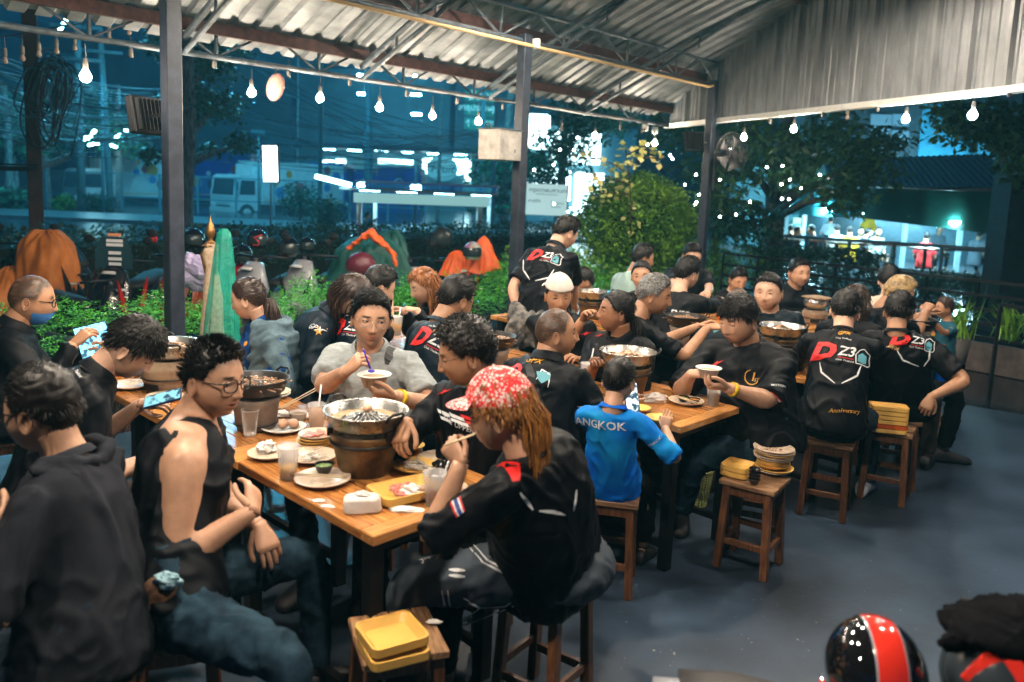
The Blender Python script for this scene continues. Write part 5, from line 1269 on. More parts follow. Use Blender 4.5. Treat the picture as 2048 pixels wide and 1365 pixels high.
# ------------------------------------------------------------------ vegetation helpers
def leafmesh(name, C_, size, mt, parent=None, up=.3, seed=0, ratio=.45, droop=0.0, two=True, dirs=None):
    """one folded leaf (2 quads) per centre"""
    g = np.random.default_rng(seed); C_ = np.asarray(C_); n = len(C_)
    d = g.normal(size=(n, 3)) if dirs is None else dirs+g.normal(size=(n, 3))*.35
    d[:, 2] = d[:, 2]*.6-droop; d /= np.linalg.norm(d, axis=1)[:, None]
    nn_ = g.normal(size=(n, 3))*.7+V((0, 0, up+.3)); nn_ -= d*(nn_*d).sum(1)[:, None]; nn_ /= np.linalg.norm(nn_, axis=1)[:, None]
    sd = np.cross(d, nn_); L_ = size*g.uniform(.6, 1.3, n)[:, None]; W_ = L_*ratio*.5
    a = C_; b = C_+d*L_*.5+sd*W_+nn_*L_*.06; c = C_+d*L_-nn_*L_*.08; e = C_+d*L_*.5-sd*W_+nn_*L_*.06; mid_ = C_+d*L_*.5
    v = np.stack([a, b, c, e], 1).reshape(-1, 3); k = np.arange(n)[:, None]*4
    f = np.concatenate([k+np.array([[0, 1, 2, 3]])])
    me = meshdata(name, v, f.astype(np.int32), [mt]); return link(name, me, parent)
def leafmat(nm, a, b, rough=.45, sc_=3.0, tr=.25):
    m = mat(nm, a, rough, scale=sc_, col2=b, detail=3, coord='Object'); bs = m.node_tree.nodes['Principled BSDF']; bs.inputs['Specular IOR Level'].default_value = .35
    return m
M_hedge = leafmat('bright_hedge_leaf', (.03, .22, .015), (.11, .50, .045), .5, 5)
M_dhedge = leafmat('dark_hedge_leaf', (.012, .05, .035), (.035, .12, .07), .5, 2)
M_bush = leafmat('trimmed_bush_leaf', (.025, .15, .02), (.26, .50, .06), .4, 2.2)
M_sap = leafmat('sapling_leaf', (.50, .58, .16), (.72, .66, .30), .4, 3)
M_tree = leafmat('dark_tree_leaf', (.012, .075, .040), (.045, .20, .10), .4, .8)
M_frang = leafmat('broad_tree_leaf', (.014, .07, .035), (.07, .17, .05), .35, 1.3)
M_bark = mat('bark', (.07, .065, .06), .9, scale=8, col2=(.34, .31, .28), bump=.6, bscale=14, stretch=(2, 2, .5), detail=8)
M_twig = mat('dry_twig', (.07, .05, .03), .9)
g0 = np.random.default_rng(3)
def hedge_pts(u0, u1, s0, s1, z0, z1, n, g, lumps=.10, fr=2.2):
    u = g.uniform(u0, u1, n); s = g.uniform(s0, s1, n); t = g.random(n)**.45
    top = z1+lumps*np.sin(u*fr*1.7)*np.cos(s*4+u)+lumps*.7*np.sin(u*fr*4.1+s*6)
    edge = np.minimum((s-s0), (s1-s))/((s1-s0)/2); top = top-(1-np.clip(edge*1.8, 0, 1))*.13
    z = z0+(top-z0)*t
    return E0[None]+np.outer(u, UA)+np.outer(s, SA)+np.outer(z, ZU)
t = thing('hedge', US(0, -.3, 0), 'low bright green feathery hedge running right behind the canopy posts', 'hedge')
Pn = hedge_pts(-5.2, 6.3, -.95, .38, .38, .76, 7500, g0)
# feathery sprays: several leaflets along each twig
dr_ = g0.normal(size=(len(Pn), 3)); dr_[:, 2] = np.abs(dr_[:, 2])*.35; dr_ /= np.linalg.norm(dr_, axis=1)[:, None]
Cs = np.concatenate([Pn+dr_*k*.016 for k in range(9)]); Ds = np.concatenate([dr_+np.cross(dr_, ZU)*(1 if k % 2 else -1)*1.1 for k in range(9)])
o = leafmesh('foliage', Cs, .030, M_hedge, t, up=1.0, seed=4, ratio=.42, dirs=Ds); o['kind'] = 'stuff'
m = MB(); rr = random.Random(5)
for k in range(420):
    u, s = rr.uniform(-5, 6.2), rr.uniform(-.85, .28); a = US(u, s, -.1); b = US(u+rr.gauss(0, .12), s+rr.gauss(0, .12), rr.uniform(.35, .6)); m.tube([a, (a+b)/2+V((rr.gauss(0, .03), rr.gauss(0, .03), 0)), b], [.006, .004, .002], 4, False)
o = m.build('twigs', M_twig, t); o['kind'] = 'stuff'
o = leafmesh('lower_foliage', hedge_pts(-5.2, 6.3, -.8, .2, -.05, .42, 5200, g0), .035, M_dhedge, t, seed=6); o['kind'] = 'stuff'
m = MB()
for k in range(60): 
    p = hedge_pts(-5, 6, -.9, .3, .74, .80, 1, g0)[0]
    for j in range(5): a = j*1.257; m.sphere(p+V((.010*math.cos(a), .010*math.sin(a), 0)), (.007, .007, .002), 6, 3)
o = m.build('white_flowers', mat('petal', (.8, .8, .72), .6), t); o['kind'] = 'stuff'
t = thing('hedge', US(0, -6, 0), 'tall dark clipped hedge behind the parked motorbikes', 'hedge')
o = leafmesh('foliage', np.concatenate([hedge_pts(-9, 12.5, -6.7, -5.5, -.15, 1.02, 26000, g0, .03)]), .075, M_dhedge, t, seed=8, ratio=.5); o['kind'] = 'stuff'
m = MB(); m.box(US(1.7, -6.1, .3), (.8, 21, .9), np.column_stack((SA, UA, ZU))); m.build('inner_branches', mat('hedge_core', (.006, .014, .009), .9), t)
t = thing('hedge', US(9, -1, 0), 'loose green shrubs right of the middle post behind the diners', 'hedge')
o = leafmesh('foliage', hedge_pts(6.0, 11.5, -2.2, -.2, -.1, .85, 14000, g0, .15), .07, M_bush, t, seed=9, ratio=.5); o['kind'] = 'stuff'
# trimmed round bush with a sapling growing through it
cB = P(1272, 430, 12.6); t = thing('trimmed_bush', (cB[0], cB[1], -.1), 'big rounded clipped bush lit yellow green from above', 'bush')
g1 = np.random.default_rng(11); n = 30000; d = g1.normal(size=(n, 3)); d /= np.linalg.norm(d, axis=1)[:, None]; rad = 1-.38*g1.random(n)**2
lump = (1+.04*np.sin(d[:, 0]*19+d[:, 2]*13))*(1-.10*np.clip(-d[:, 2]-.2, 0, 1))*(1+.10*(g1.random(n) > .96))+.07*np.sin(d[:, 0]*7+1)*np.cos(d[:, 2]*8)+.05*np.sin(d[:, 1]*11+d[:, 0]*6)
C_ = cB+V((0, 0, -.15))+d*V((.93, .9, .80))*(rad*lump)[:, None]; C_[:, 2] = np.where(d[:, 2] < 0, cB[2]-.15+(C_[:, 2]-cB[2]+.15)*1.0, C_[:, 2])
o = leafmesh('foliage', C_, .058, M_bush, t, seed=12, up=.8, ratio=.5); o['kind'] = 'stuff'
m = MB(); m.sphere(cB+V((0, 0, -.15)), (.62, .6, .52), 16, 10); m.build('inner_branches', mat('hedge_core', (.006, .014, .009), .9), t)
m = MB(); 
for k in range(7): a = k*.9; m.tube([V((cB[0]+.05*math.cos(a), cB[1]+.05*math.sin(a), -.15)), V((cB[0]+.15*math.cos(a), cB[1]+.15*math.sin(a), .4)), V((cB[0]+.3*math.cos(a), cB[1]+.3*math.sin(a), .9))], [.03, .025, .012], 6)
m.build('trunk', M_bark, t)
def branch_leaves(t, pts_list, size, mt, per, seed, ratio=.75, spread=.05, droop=.2):
    g = np.random.default_rng(seed); m = MB(); C_ = []
    for pts in pts_list:
        m.tube(pts, [.012*(1-.8*i/len(pts)) for i in range(len(pts))], 5)
        for i in range(1, len(pts)):
            for k in range(per):
                f = g.random(); C_.append(V(pts[i-1])*(1-f)+V(pts[i])*f+g.normal(size=3)*spread)
    m.build('stem', M_twig, t); o = leafmesh('leaves', np.array(C_), size, mt, t, up=.6, seed=seed+1, ratio=ratio, droop=droop); o['kind'] = 'stuff'
b0 = P(1262, 400, 11.6); t = thing('sapling', (b0[0], b0[1], -.1), 'young sapling with pale yellow leaves sticking out above the clipped bush', 'sapling')
q = lambda x, y, d_=11.6: P(x, y, d_)
branch_leaves(t, [[q(1262, 470), q(1260, 370), q(1252, 310), q(1250, 283)], [q(1258, 350), q(1230, 330), q(1195, 318), q(1168, 318)], [q(1256, 335), q(1290, 315), q(1325, 318)], [q(1258, 370), q(1210, 352), q(1170, 345)], [q(1254, 310), q(1285, 295), q(1300, 300)], [q(1258, 390), q(1225, 385), q(1160, 395)]], .125, M_sap, 9, 5, .8, .06)
# ------------------------------------------------------------------ trees
def tree(base, h, lean, trunk_r, clusters, nleaf, lsize, mt, lab, cat='tree', seed=0, ratio=.5, name='tree', droop=.3, group='trees around the street'):
    base = V(base); t = thing(name, base, lab, cat, group); g = np.random.default_rng(seed); top = base+V((lean[0], lean[1], h)); m = MB(); k = 9
    m.tube([base+(top-base)*(i/k)+V((.10*math.sin(i*1.3+seed), .08*math.cos(i*1.7), 0))*trunk_r*4*(i/k) for i in range(k+1)], [trunk_r*(1.15-.55*i/k) for i in range(k+1)], 12)
    for (c, r_) in clusters:
        c = V(c); s0 = base+(top-base)*min(.95, max(.35, (c[2]-base[2])/h*.75)); m.tube([s0, s0*.5+c*.5+V((0, 0, .1)), c], [trunk_r*.45, trunk_r*.3, trunk_r*.12], 7)
    m.build('trunk', M_bark, t); C_ = []
    tot = sum(r_**2 for _, r_ in clusters)
    for (c, r_) in clusters:
        n = int(nleaf*r_**2/tot); d = g.normal(size=(n, 3)); d /= np.linalg.norm(d, axis=1)[:, None]; rad = g.random(n)**.5; w_ = 1+.35*np.sin(d[:, 0]*5+c[0])*np.cos(d[:, 2]*6+c[1])
        C_.append(V(c)+d*r_*V((1, 1, .7))*(rad*w_)[:, None])
    o = leafmesh('crown', np.concatenate(C_), lsize, mt, t, seed=seed+1, ratio=ratio, droop=droop); o['kind'] = 'stuff'; return t
GZ = -.7
def B(px, py, d): return P(px, py, d)
def gr(px, d, z=GZ): p = P(px, 400, d); return V((p[0], p[1], z))
tree(gr(366, 22), 7.6, (.3, 0), .22, [(B(370, 200, 22), .8), (B(415, 120, 22.5), 1.0), (B(345, 90, 22), .8), (B(440, 210, 23), .8), (B(390, 60, 22), 1.0), (B(300, 310, 21.5), .35), (B(480, 290, 23), .5), (B(420, 300, 23), .35)], 5200, .17, M_tree, 'street tree with a rough pale trunk just right of the nearest post', seed=21)
tree(gr(1115, 26), 5.5, (.2, 0), .16, [(B(1120, 300, 25), 1.1), (B(1165, 250, 25), 1.0), (B(1090, 360, 26), .7), (B(1200, 220, 26), 1.2), (B(1150, 190, 26), .9)], 6500, .16, M_tree, 'leafy tree in front of the brightly lit shopfront, right of the middle post', seed=22)
tree(gr(1010, 40), 8, (0, 0), .2, [(B(1000, 340, 40), 1.8), (B(985, 400, 40), 1.4), (B(1060, 330, 41), 1.5)], 3000, .3, M_tree, 'dark tree left of the middle post beyond the bus shelter', seed=23)
tree(gr(1548, 15.5, -.2), 4.6, (.2, .3), .20, [(B(1500, 255, 13), .55), (B(1590, 300, 13), .6), (B(1660, 270, 12.5), .75), (B(1730, 330, 12.5), .65), (B(1690, 390, 12.5), .5), (B(1570, 340, 13.5), .5), (B(1480, 330, 14), .6), (B(1770, 280, 13), .45), (B(1640, 370, 13), .35), (B(1440, 400, 14), .5)], 3600, .17, M_frang, 'broad leaved tree behind the wall fan with hanging leaf clusters', seed=24, ratio=.36, droop=.5)
tree(gr(1440, 15, -.2), 3.2, (-.1, 0), .10, [(B(1450, 440, 14.5), .6), (B(1500, 450, 14.5), .6), (B(1400, 340, 15), .5), (B(1340, 250, 16), .8), (B(1420, 260, 15.5), .7)], 3800, .12, M_tree, 'dark bushy tree between the clipped bush and the fan post', seed=25)
tree(gr(2075, 13, -.2), 5, (0, 0), .16, [(B(1920, 250, 11), .45), (B(1970, 235, 11), .5), (B(2020, 260, 11), .55), (B(1900, 215, 11), .3), (B(2060, 330, 12), .5)], 2600, .13, M_frang, 'branch of dark leaves hanging at the upper right against the blue shutter', seed=26, ratio=.42, droop=.5)
for i, (x, y, d_, r_) in enumerate([(30, 260, 38, 2.0), (95, 230, 44, 3.0), (20, 400, 36, .9), (170, 215, 46, 2.4), (240, 260, 44, 1.6)]):
    tree(gr(x, d_), 5+i*.5, (0, 0), .18, [(B(x, y, d_), r_), (B(x+25, y+30, d_), r_*.7), (B(x-30, y+20, d_), r_*.7)], 1500, .3, M_tree, ['dark tree at the far left edge behind the cables', 'dark tree mass behind the tangled power lines', 'small shrub like tree by the left fence', 'dark tree behind the two concrete poles', 'dark tree between the concrete poles and the nearest post'][i], seed=30+i)
for i, (x, y, d_, r_, lab) in enumerate([(30, 405, 38.5, .7, 'bushy shrub at the fence, far left'), (130, 410, 38.5, .55, 'yellowish shrub at the fence beside the first concrete pole'), (195, 412, 38.5, .7, 'green shrub between the two concrete poles'), (655, 430, 30, .8, 'shrub left of the bus shelter legs'), (600, 400, 34, .9, 'shrub in front of the painted blue container')]):
    g = np.random.default_rng(50+i); c = P(x, y, d_); t = thing('shrub', (c[0], c[1], GZ), lab, 'shrub', 'shrubs along the far fence'); n = 900; d = g.normal(size=(n, 3)); d /= np.linalg.norm(d, axis=1)[:, None]; C_ = c+d*r_*(g.random(n)**.5)[:, None]*V((1, 1, .9))
    o = leafmesh('leaves', C_, .22, M_dhedge if i != 1 else M_bush, t, seed=60+i, ratio=.3); o['kind'] = 'stuff'; m = MB(); m.tube([(c[0], c[1], GZ), c], [.05, .02], 6); m.build('stem', M_twig, t)
# ------------------------------------------------------------------ street, depot
M_bluec = mat('blue_container', (.012, .06, .30), .45, var=.2, scale=1.5); M_wht = mat('truck_white', (.55, .60, .60), .35, var=.12, scale=3); M_tyre = mat('tyre', (.012, .012, .013), .8); M_dkglass = mat('dark_glass', (.01, .02, .03), .08)
M_orl = mat('orange_line', (.8, .30, .03), .5); M_fen = mat('fence_paint', (.10, .22, .26), .5)
M_glowc = mat('cyan_tube', (.4, .9, 1), emit=34, ecol=(.36, .88, 1.0)); M_glowp = mat('lit_panel', (.6, .9, 1), emit=7.5, ecol=(.50, .92, 1.0)); M_glowsoft = mat('lit_wall', (.25, .6, .7), emit=1.2, ecol=(.12, .62, .80))
m = MB(); m.quad((-90, 15.5, -.172), (90, 15.5, -.172), (90, 19, GZ), (-90, 19, GZ)); tag(m.build('verge', mat('verge', (.02, .03, .03), .6), None), kind='structure')
M_yard = mat('depot_yard', (.05, .08, .09), .3, var=.4, scale=.7, bump=.15)
fp = [39.5+0*i for i in range(2)]
t = thing('mesh_fence', gr(300, 39.5), 'grey green mesh fence along the depot across the road', 'fence')
xs = list(range(-60, 930, 76)); P0 = [gr(x, 39.5) for x in xs]
for p in P0: m = MB(); m.bar(p, p+ZU*2.35, .09, .09); m.build('post', M_fen, t)
for z in (.12, 1.2, 2.3): m = MB(); m.bar(P0[0]+ZU*z, P0[-1]+ZU*z, .06, .06); m.build('rail', M_fen, t)
m = MB()
for i in range(0, 300): f = i/300; p = P0[0]*(1-f)+P0[-1]*f; m.bar(p+ZU*.15, p+ZU*2.3, .012, .012)
o = m.build('wire_mesh', M_fen, t); o['kind'] = 'stuff'
def boxat(c, size, R_, name, mt, parent=None, bev=.0): m = MB(); m.box(c, size, R_, bev=bev); return m.build(name, mt, parent)
def truck(px, d_, az, lab, boxmt, L_=5.0, Hb=2.3, cabw=2.1, decos=True, py=None):
    g_ = gr(px, d_); R_ = rotz(-math.radians(az)); t = thing('delivery_truck', g_, lab, 'truck', 'parked depot trucks')   # local y = forward
    w = lambda x, y, z: g_+R_@V((x, y, z))
    boxat(w(0, -L_/2, .95+Hb/2), (2.15, L_, Hb), R_, 'cargo_box', boxmt, t, .03); boxat(w(0, -L_/2+.9, .75), (1.2, L_+1.6, .25), R_, 'chassis', M_black, t)
    m = MB(); prof = [(0, .75), (1.55, .75), (1.62, 1.5), (1.45, 2.5), (1.25, 2.62), (0, 2.65)]
    m.prism([(a, b) for a, b in prof], -cabw/2, cabw/2, frame=(w(0, .12, -.15), R_@V((0, 1, 0)), ZU, R_@V((1, 0, 0)))); m.build('cab', M_wht, t)
    m = MB(); m.quad(w(-.92, .12+1.615, 1.42), w(.92, .12+1.615, 1.42), w(.86, .12+1.485, 2.28), w(-.86, .12+1.485, 2.28)); m.build('windscreen', M_dkglass, t)
    for sx in (-1, 1):
        m = MB(); x = sx*(cabw/2+.006); m.quad(w(x, .45, 1.45), w(x, 1.45, 1.45), w(x, 1.34, 2.2), w(x, .45, 2.2)); m.build('side_window', M_dkglass, t)
        m = MB(); m.box(w(sx*.8, 1.75, .95), (.36, .05, .2), R_); m.build('headlight', M_white, t)
        m = MB(); m.box(w(sx*1.2, 1.7, 1.9), (.12, .1, .42), R_); m.build('mirror', M_black, t)
        for y in (1.0, -L_+1.0):
            m = MB(); c = w(sx*.95, y, .48); ax = R_@V((1, 0, 0)); m.tube([c-ax*.14, c+ax*.14], .48, 20); wl = m.build('wheel', M_tyre, t)
            m = MB(); m.tube([c+ax*sx*.13, c+ax*sx*.155], .26, 14); m.build('rim', M_wht, wl)
    boxat(w(0, 1.74, .62), (2.1, .12, .3), R_, 'bumper', M_wht, t, .02)
    m = MB()
    for k in range(4): m.box(w(0, 1.66, 1.02+k*.08), (1.2, .06, .03), R_)
    m.build('grille', M_black, t)
    if decos:
        for sx in (-1, 1): m = MB(); m.box(w(sx*1.085, -L_/2, 1.15), (.012, L_*.96, .06), R_); m.build('orange_stripe', M_orl, t)
        boxat(w(0, .15, 2.75), (1.5, .5, .6), R_, 'cooling_unit', M_wht, t, .03)
        rr = random.Random(px)
        for k in range(12):
            m = MB(); c = w(1.09 if az < 180 else -1.09, -L_*rr.uniform(.08, .92), 1.4+rr.random()*1.6); ax = R_@V((1, 0, 0)); m.tube([c-ax*.012, c+ax*.012], rr.uniform(.12, .34), 12); m.build('painted_motif', mat('motif_%d' % (k % 4), [(.5, .06, .05), (.7, .25, .03), (.05, .2, .5), (.6, .6, .6)][k % 4], .5), t)
    return t
truck(500, 44, 215, 'white refrigerated truck facing the road, right of the street tree', M_wht, 6.0)
truck(205, 46, 222, 'pale truck parked behind the concrete poles', M_wht, 4.5)
truck(345, 50, 215, 'truck with a blue painted box, partly behind the nearest post', M_bluec, 5.5)
def container(x0, x1, y0, y1, d_, lab, seed=0):
    a = P(x0, y0, d_); b = P(x1, y1, d_); w_ = b[0]-a[0]; c = (a+b)/2; h_ = abs(a[2]-b[2]); t = thing('blue_container', (c[0], c[1], GZ), lab, 'container', 'blue containers in the depot')
    zt = max(a[2], b[2]); hh = zt-GZ; boxat(V((c[0], c[1]+1.2, GZ+hh/2)), (w_, 2.4, hh), np.eye(3), 'shell', M_bluec, t, .02)
    for sx in (-1, 1): boxat(V((c[0]+sx*(w_/2-.12), c[1]-.01, zt-.12)), (.28, .03, .05), np.eye(3), 'corner_mark', M_orl, t); boxat(V((c[0]+sx*(w_/2-.02), c[1]-.013, zt-.25)), (.05, .03, .3), np.eye(3), 'corner_mark', M_orl, t)
    m = MB(); m.tube([V((c[0], c[1]-.02, zt-hh*.33)), V((c[0], c[1]-.04, zt-hh*.33))], .36, 20, flat=1.25); m.build('emblem', M_whitep, t)
    m = MB(); m.tube([V((c[0], c[1]-.041, zt-hh*.33)), V((c[0], c[1]-.05, zt-hh*.33))], .28, 20, flat=1.25); m.build('emblem_ring', M_bluec, t)
    v_, f_ = text_mesh('PTG', .30, 0, .01, .3); me = meshdata('emblem_text', [V((c[0]+x, c[1]-.056, zt-hh*.33+y)) for x, y in v_], f_, [M_whitep]); link('emblem_text', me, t)
container(620, 690, 326, 430, 48, 'blue container with a white round emblem, left of the bus shelter'); container(706, 752, 338, 425, 50, 'dark blue container above the shelter roof, left of a pair'); container(755, 840, 334, 425, 50, 'dark blue container with an emblem above the shelter roof, right of a pair')
container(428, 500, 306, 420, 56, 'blue container behind the refrigerated truck')
# lit shop and depot canopy
t = thing('lit_shop', gr(800, 64), 'brightly lit shop with a pale canopy and a round sign beyond the depot', 'shop'); c = P(800, 330, 64)
wS = P(1000, 330, 64)[0]-P(640, 330, 64)[0]; cx_ = (P(1000, 330, 64)[0]+P(640, 330, 64)[0])/2; yS = c[1]
boxat(V((cx_, yS+2, GZ+2.4)), (wS, 4, 4.8), np.eye(3), 'wall', mat('shop_wall', (.10, .22, .26), .6, var=.2), t); boxat(V((cx_, yS-1.4, GZ+4.9)), (wS+1.5, 6.5, .35), np.eye(3), 'canopy', mat('canopy_blue', (.05, .14, .2), .5), t)
for k in range(7): boxat(V((cx_-wS/2+1+k*(wS-2)/6, yS-1.6, GZ+4.68)), (1.0, .2, .07), np.eye(3), 'tube_light', M_glowc, t)
for (xa, xb, ya, yb) in ((672, 690, 318, 362), (757, 826, 318, 330), (846, 926, 316, 350), (930, 940, 318, 370), (692, 705, 332, 350), (640, 668, 320, 326)):
    a = P(xa, ya, 64); b = P(xb, yb, 64); boxat(V(((a[0]+b[0])/2, yS-.04, (a[2]+b[2])/2)), (b[0]-a[0], .06, abs(a[2]-b[2])), np.eye(3), 'lit_window', M_glowp, t)
a = P(884, 338, 63.7); m = MB(); m.tube([V((a[0], yS-.12, a[2])), V((a[0], yS-.2, a[2]))], 1.25, 28, flat=.8); m.build('round_sign', mat('round_sign', (.25, .5, .55), .5), t)
v_, f_ = text_mesh('Fruit', 1.0, .3, .01, .5); link('sign_text', meshdata('sign_text', [V((a[0]+x, yS-.22, a[2]+y)) for x, y in v_], f_, [mat('sign_ink', (.03, .12, .16), .5)]), t)
# tall dark canopy building with ceiling lamps behind the shop
t = thing('depot_hall', gr(760, 85), 'tall open depot hall with rows of cool ceiling lamps in the dark', 'hall'); hz = P(700, 120, 85)[2]
boxat(V((P(560, 200, 85)[0], 92, hz+1.2)), (54, 18, 1.2), np.eye(3), 'hall_roof', mat('hall_roof', (.03, .09, .12), .6), t); boxat(V((P(560, 200, 85)[0], 100, hz/2)), (60, .5, hz+2), np.eye(3), 'back_wall', mat('hall_wall', (.05, .16, .21), .7, var=.25, scale=.3), t)
for x in (380, 590, 735, 900): p = gr(x, 85); boxat(V((p[0], p[1], (hz+GZ)/2)), (.5, .5, hz-GZ), np.eye(3), 'column', M_fen, t)
for (x, y) in [(725, 151), (836, 152), (725, 188), (832, 190), (833, 229)]:
    p = P(x, y, 84); boxat(p, (.95, .4, .14), np.eye(3), 'ceiling_lamp', mat('hall_lamp', (.5, .9, 1), emit=300, ecol=(.30, .80, 1.0)), t); boxat(p+ZU*(hz+.6-p[2])/2, (.04, .04, hz+.6-p[2]), np.eye(3), 'lamp_rod', M_black, t)
# shopfront glow right of the middle post
t = thing('lit_shopfront', gr(1120, 46), 'white glowing shopfront behind the leafy tree, right of the middle post', 'shop'); a = P(1052, 200, 46); b = P(1215, 470, 46)
boxat(V(((a[0]+b[0])/2, a[1]+2.1, 2.2)), (b[0]-a[0]+3, 4, 6.2), np.eye(3), 'wall', mat('shop_wall', (.10, .22, .26), .6), t)
for (x0, x1, y0, y1) in ((1058, 1098, 228, 300), (1102, 1200, 262, 330), (1056, 1140, 336, 400), (1150, 1205, 345, 440)):
    a2 = P(x0, y0, 46); b2 = P(x1, y1, 46); boxat(V(((a2[0]+b2[0])/2, a2[1]+.02, (a2[2]+b2[2])/2)), (b2[0]-a2[0], .1, abs(a2[2]-b2[2])), np.eye(3), 'lit_window', mat('lit_window_white', (.8, .95, 1), emit=5.0, ecol=(.62, .95, 1)), t)
# bus shelter
dS = 20.0; t = thing('bus_shelter', gr(840, dS), 'bus shelter with a blue glass roof and white fascia across the hedge', 'bus shelter'); L0, L1_ = P(708, 400, dS), P(980, 400, dS)
fz = P(845, 400, dS)[2]; y0 = L0[1]; cx_ = (L0[0]+L1_[0])/2; wS = L1_[0]-L0[0]
boxat(V((cx_, y0, fz)), (wS, .12, .24), roty(math.radians(-.4)), 'fascia', mat('shelter_fascia_glow', (.6, .75, .74), .4, emit=.42, ecol=(.40, .85, .85)), t)  # weak emission stands in for street light falling on the fascia
m = MB(); m.box(V((cx_-.1, y0+.9, fz+.30)), (wS+.5, 1.9, .03), rotx(math.radians(4.5))); m.build('roof_glass', mat('blue_roof_glass', (.01, .06, .32), .08), t)
for yy, zz in ((y0-.06, .20), (y0+1.85, .39)): m = MB(); m.bar(V((cx_-wS/2-.35, yy, fz+zz)), V((cx_+wS/2+.2, yy, fz+zz)), .05, .06); m.build('roof_edge', mat('shelter_white', (.5, .6, .6)), t)
for k in range(4): x = cx_-wS/2+.25+k*(wS-.5)/3; boxat(V((x, y0+.75, fz+.17)), (.5, .16, .04), np.eye(3), 'shelter_lamp', M_glowc, t)
for x in (cx_-wS/2+.12, cx_+wS/2-.25): m = MB(); m.tube([(x, y0+.1, GZ), (x, y0+.1, fz)], .075, 12); m.build('leg', mat('shelter_leg', (.45, .40, .38), .35, .4), t); m = MB(); m.tube([(x+.2, y0+1.2, GZ), (x+.2, y0+1.2, fz+.2)], .05, 10); m.build('leg', M_white, t)
boxat(V((P(668, 362, dS)[0], y0, P(668, 362, dS)[2])), (.85, .35, .10), roty(math.radians(12)), 'end_panel', M_glowp, t)
# light box sign on a pole
c = P(541, 328, 20); t = thing('light_box_sign', (c[0], c[1], GZ), 'blank white illuminated light box on a pole left of the bus shelter', 'sign'); boxat(c+V((.01, .03, 0)), (.40, .08, .93), roty(math.radians(-2)), 'housing', M_black, t, .01); boxat(c-V((0, .022, 0)), (.345, .03, .87), roty(math.radians(-2)), 'light_panel', mat('sign_glow', (.95, .98, 1), emit=6, ecol=(.9, .97, 1)), t)
m = MB(); m.tube([c+V((0, .05, -.45)), V((c[0], c[1]+.05, GZ))], .03, 8); m.build('pole', M_fen, t)
# notice board right of the post
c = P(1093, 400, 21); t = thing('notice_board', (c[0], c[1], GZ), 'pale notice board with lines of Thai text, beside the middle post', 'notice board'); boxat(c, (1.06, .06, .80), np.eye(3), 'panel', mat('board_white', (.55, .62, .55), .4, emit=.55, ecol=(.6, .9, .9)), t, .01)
for sx in (-1, 1): m = MB(); m.bar(V((c[0]+sx*.54, c[1]+.02, GZ)), V((c[0]+sx*.54, c[1]+.02, c[2]+.42)), .05, .05); m.build('leg', M_fen, t)
for s_, sz, dx, dz in (('กรุงเทพมหานคร', .16, .05, .24), ('ศูนย์บริการประชาชน', .07, 0, .14), ('สายรัก', .13, -.32, -.04), ('จักรยาน', .11, .28, -.08), ('เปิดทุกวัน', .07, .25, -.18)):
    v_, f_ = text_mesh(s_, sz, 0, .004, .2)
    if v_: link('board_text', meshdata('board_text', [V((c[0]+dx+x, c[1]-.035, c[2]+dz+y)) for x, y in v_], f_, [mat('sign_ink', (.03, .12, .16))]), t)
# green road signs
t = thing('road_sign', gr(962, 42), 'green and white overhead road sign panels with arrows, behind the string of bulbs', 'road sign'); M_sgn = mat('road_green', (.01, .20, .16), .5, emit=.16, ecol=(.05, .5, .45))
for (x0, x1, y0_, y1_) in ((931, 994, 181, 206), (929, 990, 209, 233), (929, 991, 236, 262)):
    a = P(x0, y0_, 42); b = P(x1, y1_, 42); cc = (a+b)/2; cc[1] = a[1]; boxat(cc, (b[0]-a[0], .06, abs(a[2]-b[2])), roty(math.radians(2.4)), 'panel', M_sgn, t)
def stext(s_, px, py, d_, sz, mt, par, sub=.4):
    p = P(px, py, d_); v_, f_ = text_mesh(s_, sz, 0, .012, sub)
    if v_: link('sign_text', meshdata('sign_text', [V((p[0]+x, p[1]-.06, p[2]+y)) for x, y in v_], f_, [mt]), par)
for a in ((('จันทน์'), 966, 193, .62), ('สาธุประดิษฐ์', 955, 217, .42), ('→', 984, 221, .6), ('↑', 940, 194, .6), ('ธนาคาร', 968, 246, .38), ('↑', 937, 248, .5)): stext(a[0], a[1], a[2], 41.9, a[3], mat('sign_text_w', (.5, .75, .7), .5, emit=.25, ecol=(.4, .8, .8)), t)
m = MB(); p = gr(960, 42.3); m.tube([p, V((p[0], p[1], P(960, 170, 42)[2]))], .12, 8); m.build('pole', M_fen, t)
# poles and wires
def pole(px, d_, ptop, r_, lab, mt, lean=0.0, arms=(), cat='pole'):
    a = gr(px, d_); b = P(px+lean, ptop, d_); t = thing('utility_pole', a, lab, cat, 'poles along the street'); m = MB(); m.tube([a, V((b[0], b[1], b[2]))], [r_*1.2, r_*.8], 10); m.build('shaft', mt, t)
    for (py, w_) in arms: c = P(px+lean*.7, py, d_); boxat(V((c[0], c[1]-r_, c[2])), (w_, .12, .14), roty(math.radians(2.4)), 'cross_arm', mt, t)
    return t
M_cpole = mat('concrete_pole', (.16, .19, .19), .8, var=.25, scale=4); M_rpole = mat('rusty_steel_pole', (.07, .03, .028), .6, var=.4, scale=3)
pole(163, 38, 40, .17, 'square grey concrete power pole, left one of two, with small white labels', M_cpole, -9, ((120, 2.6), (165, 2.2), (55, 2.4)))
pole(222, 40, 60, .15, 'thinner leaning concrete pole right of the first one', M_cpole, -22, ((105, 2.0),))
pole(206, 36, 150, .06, 'thin pale metal lamp pole in front of the concrete poles', M_fen, -3)
pole(518, 34, 262, .05, 'thin lamp pole left of the illuminated light box', M_fen, -1, ((264, .55),))
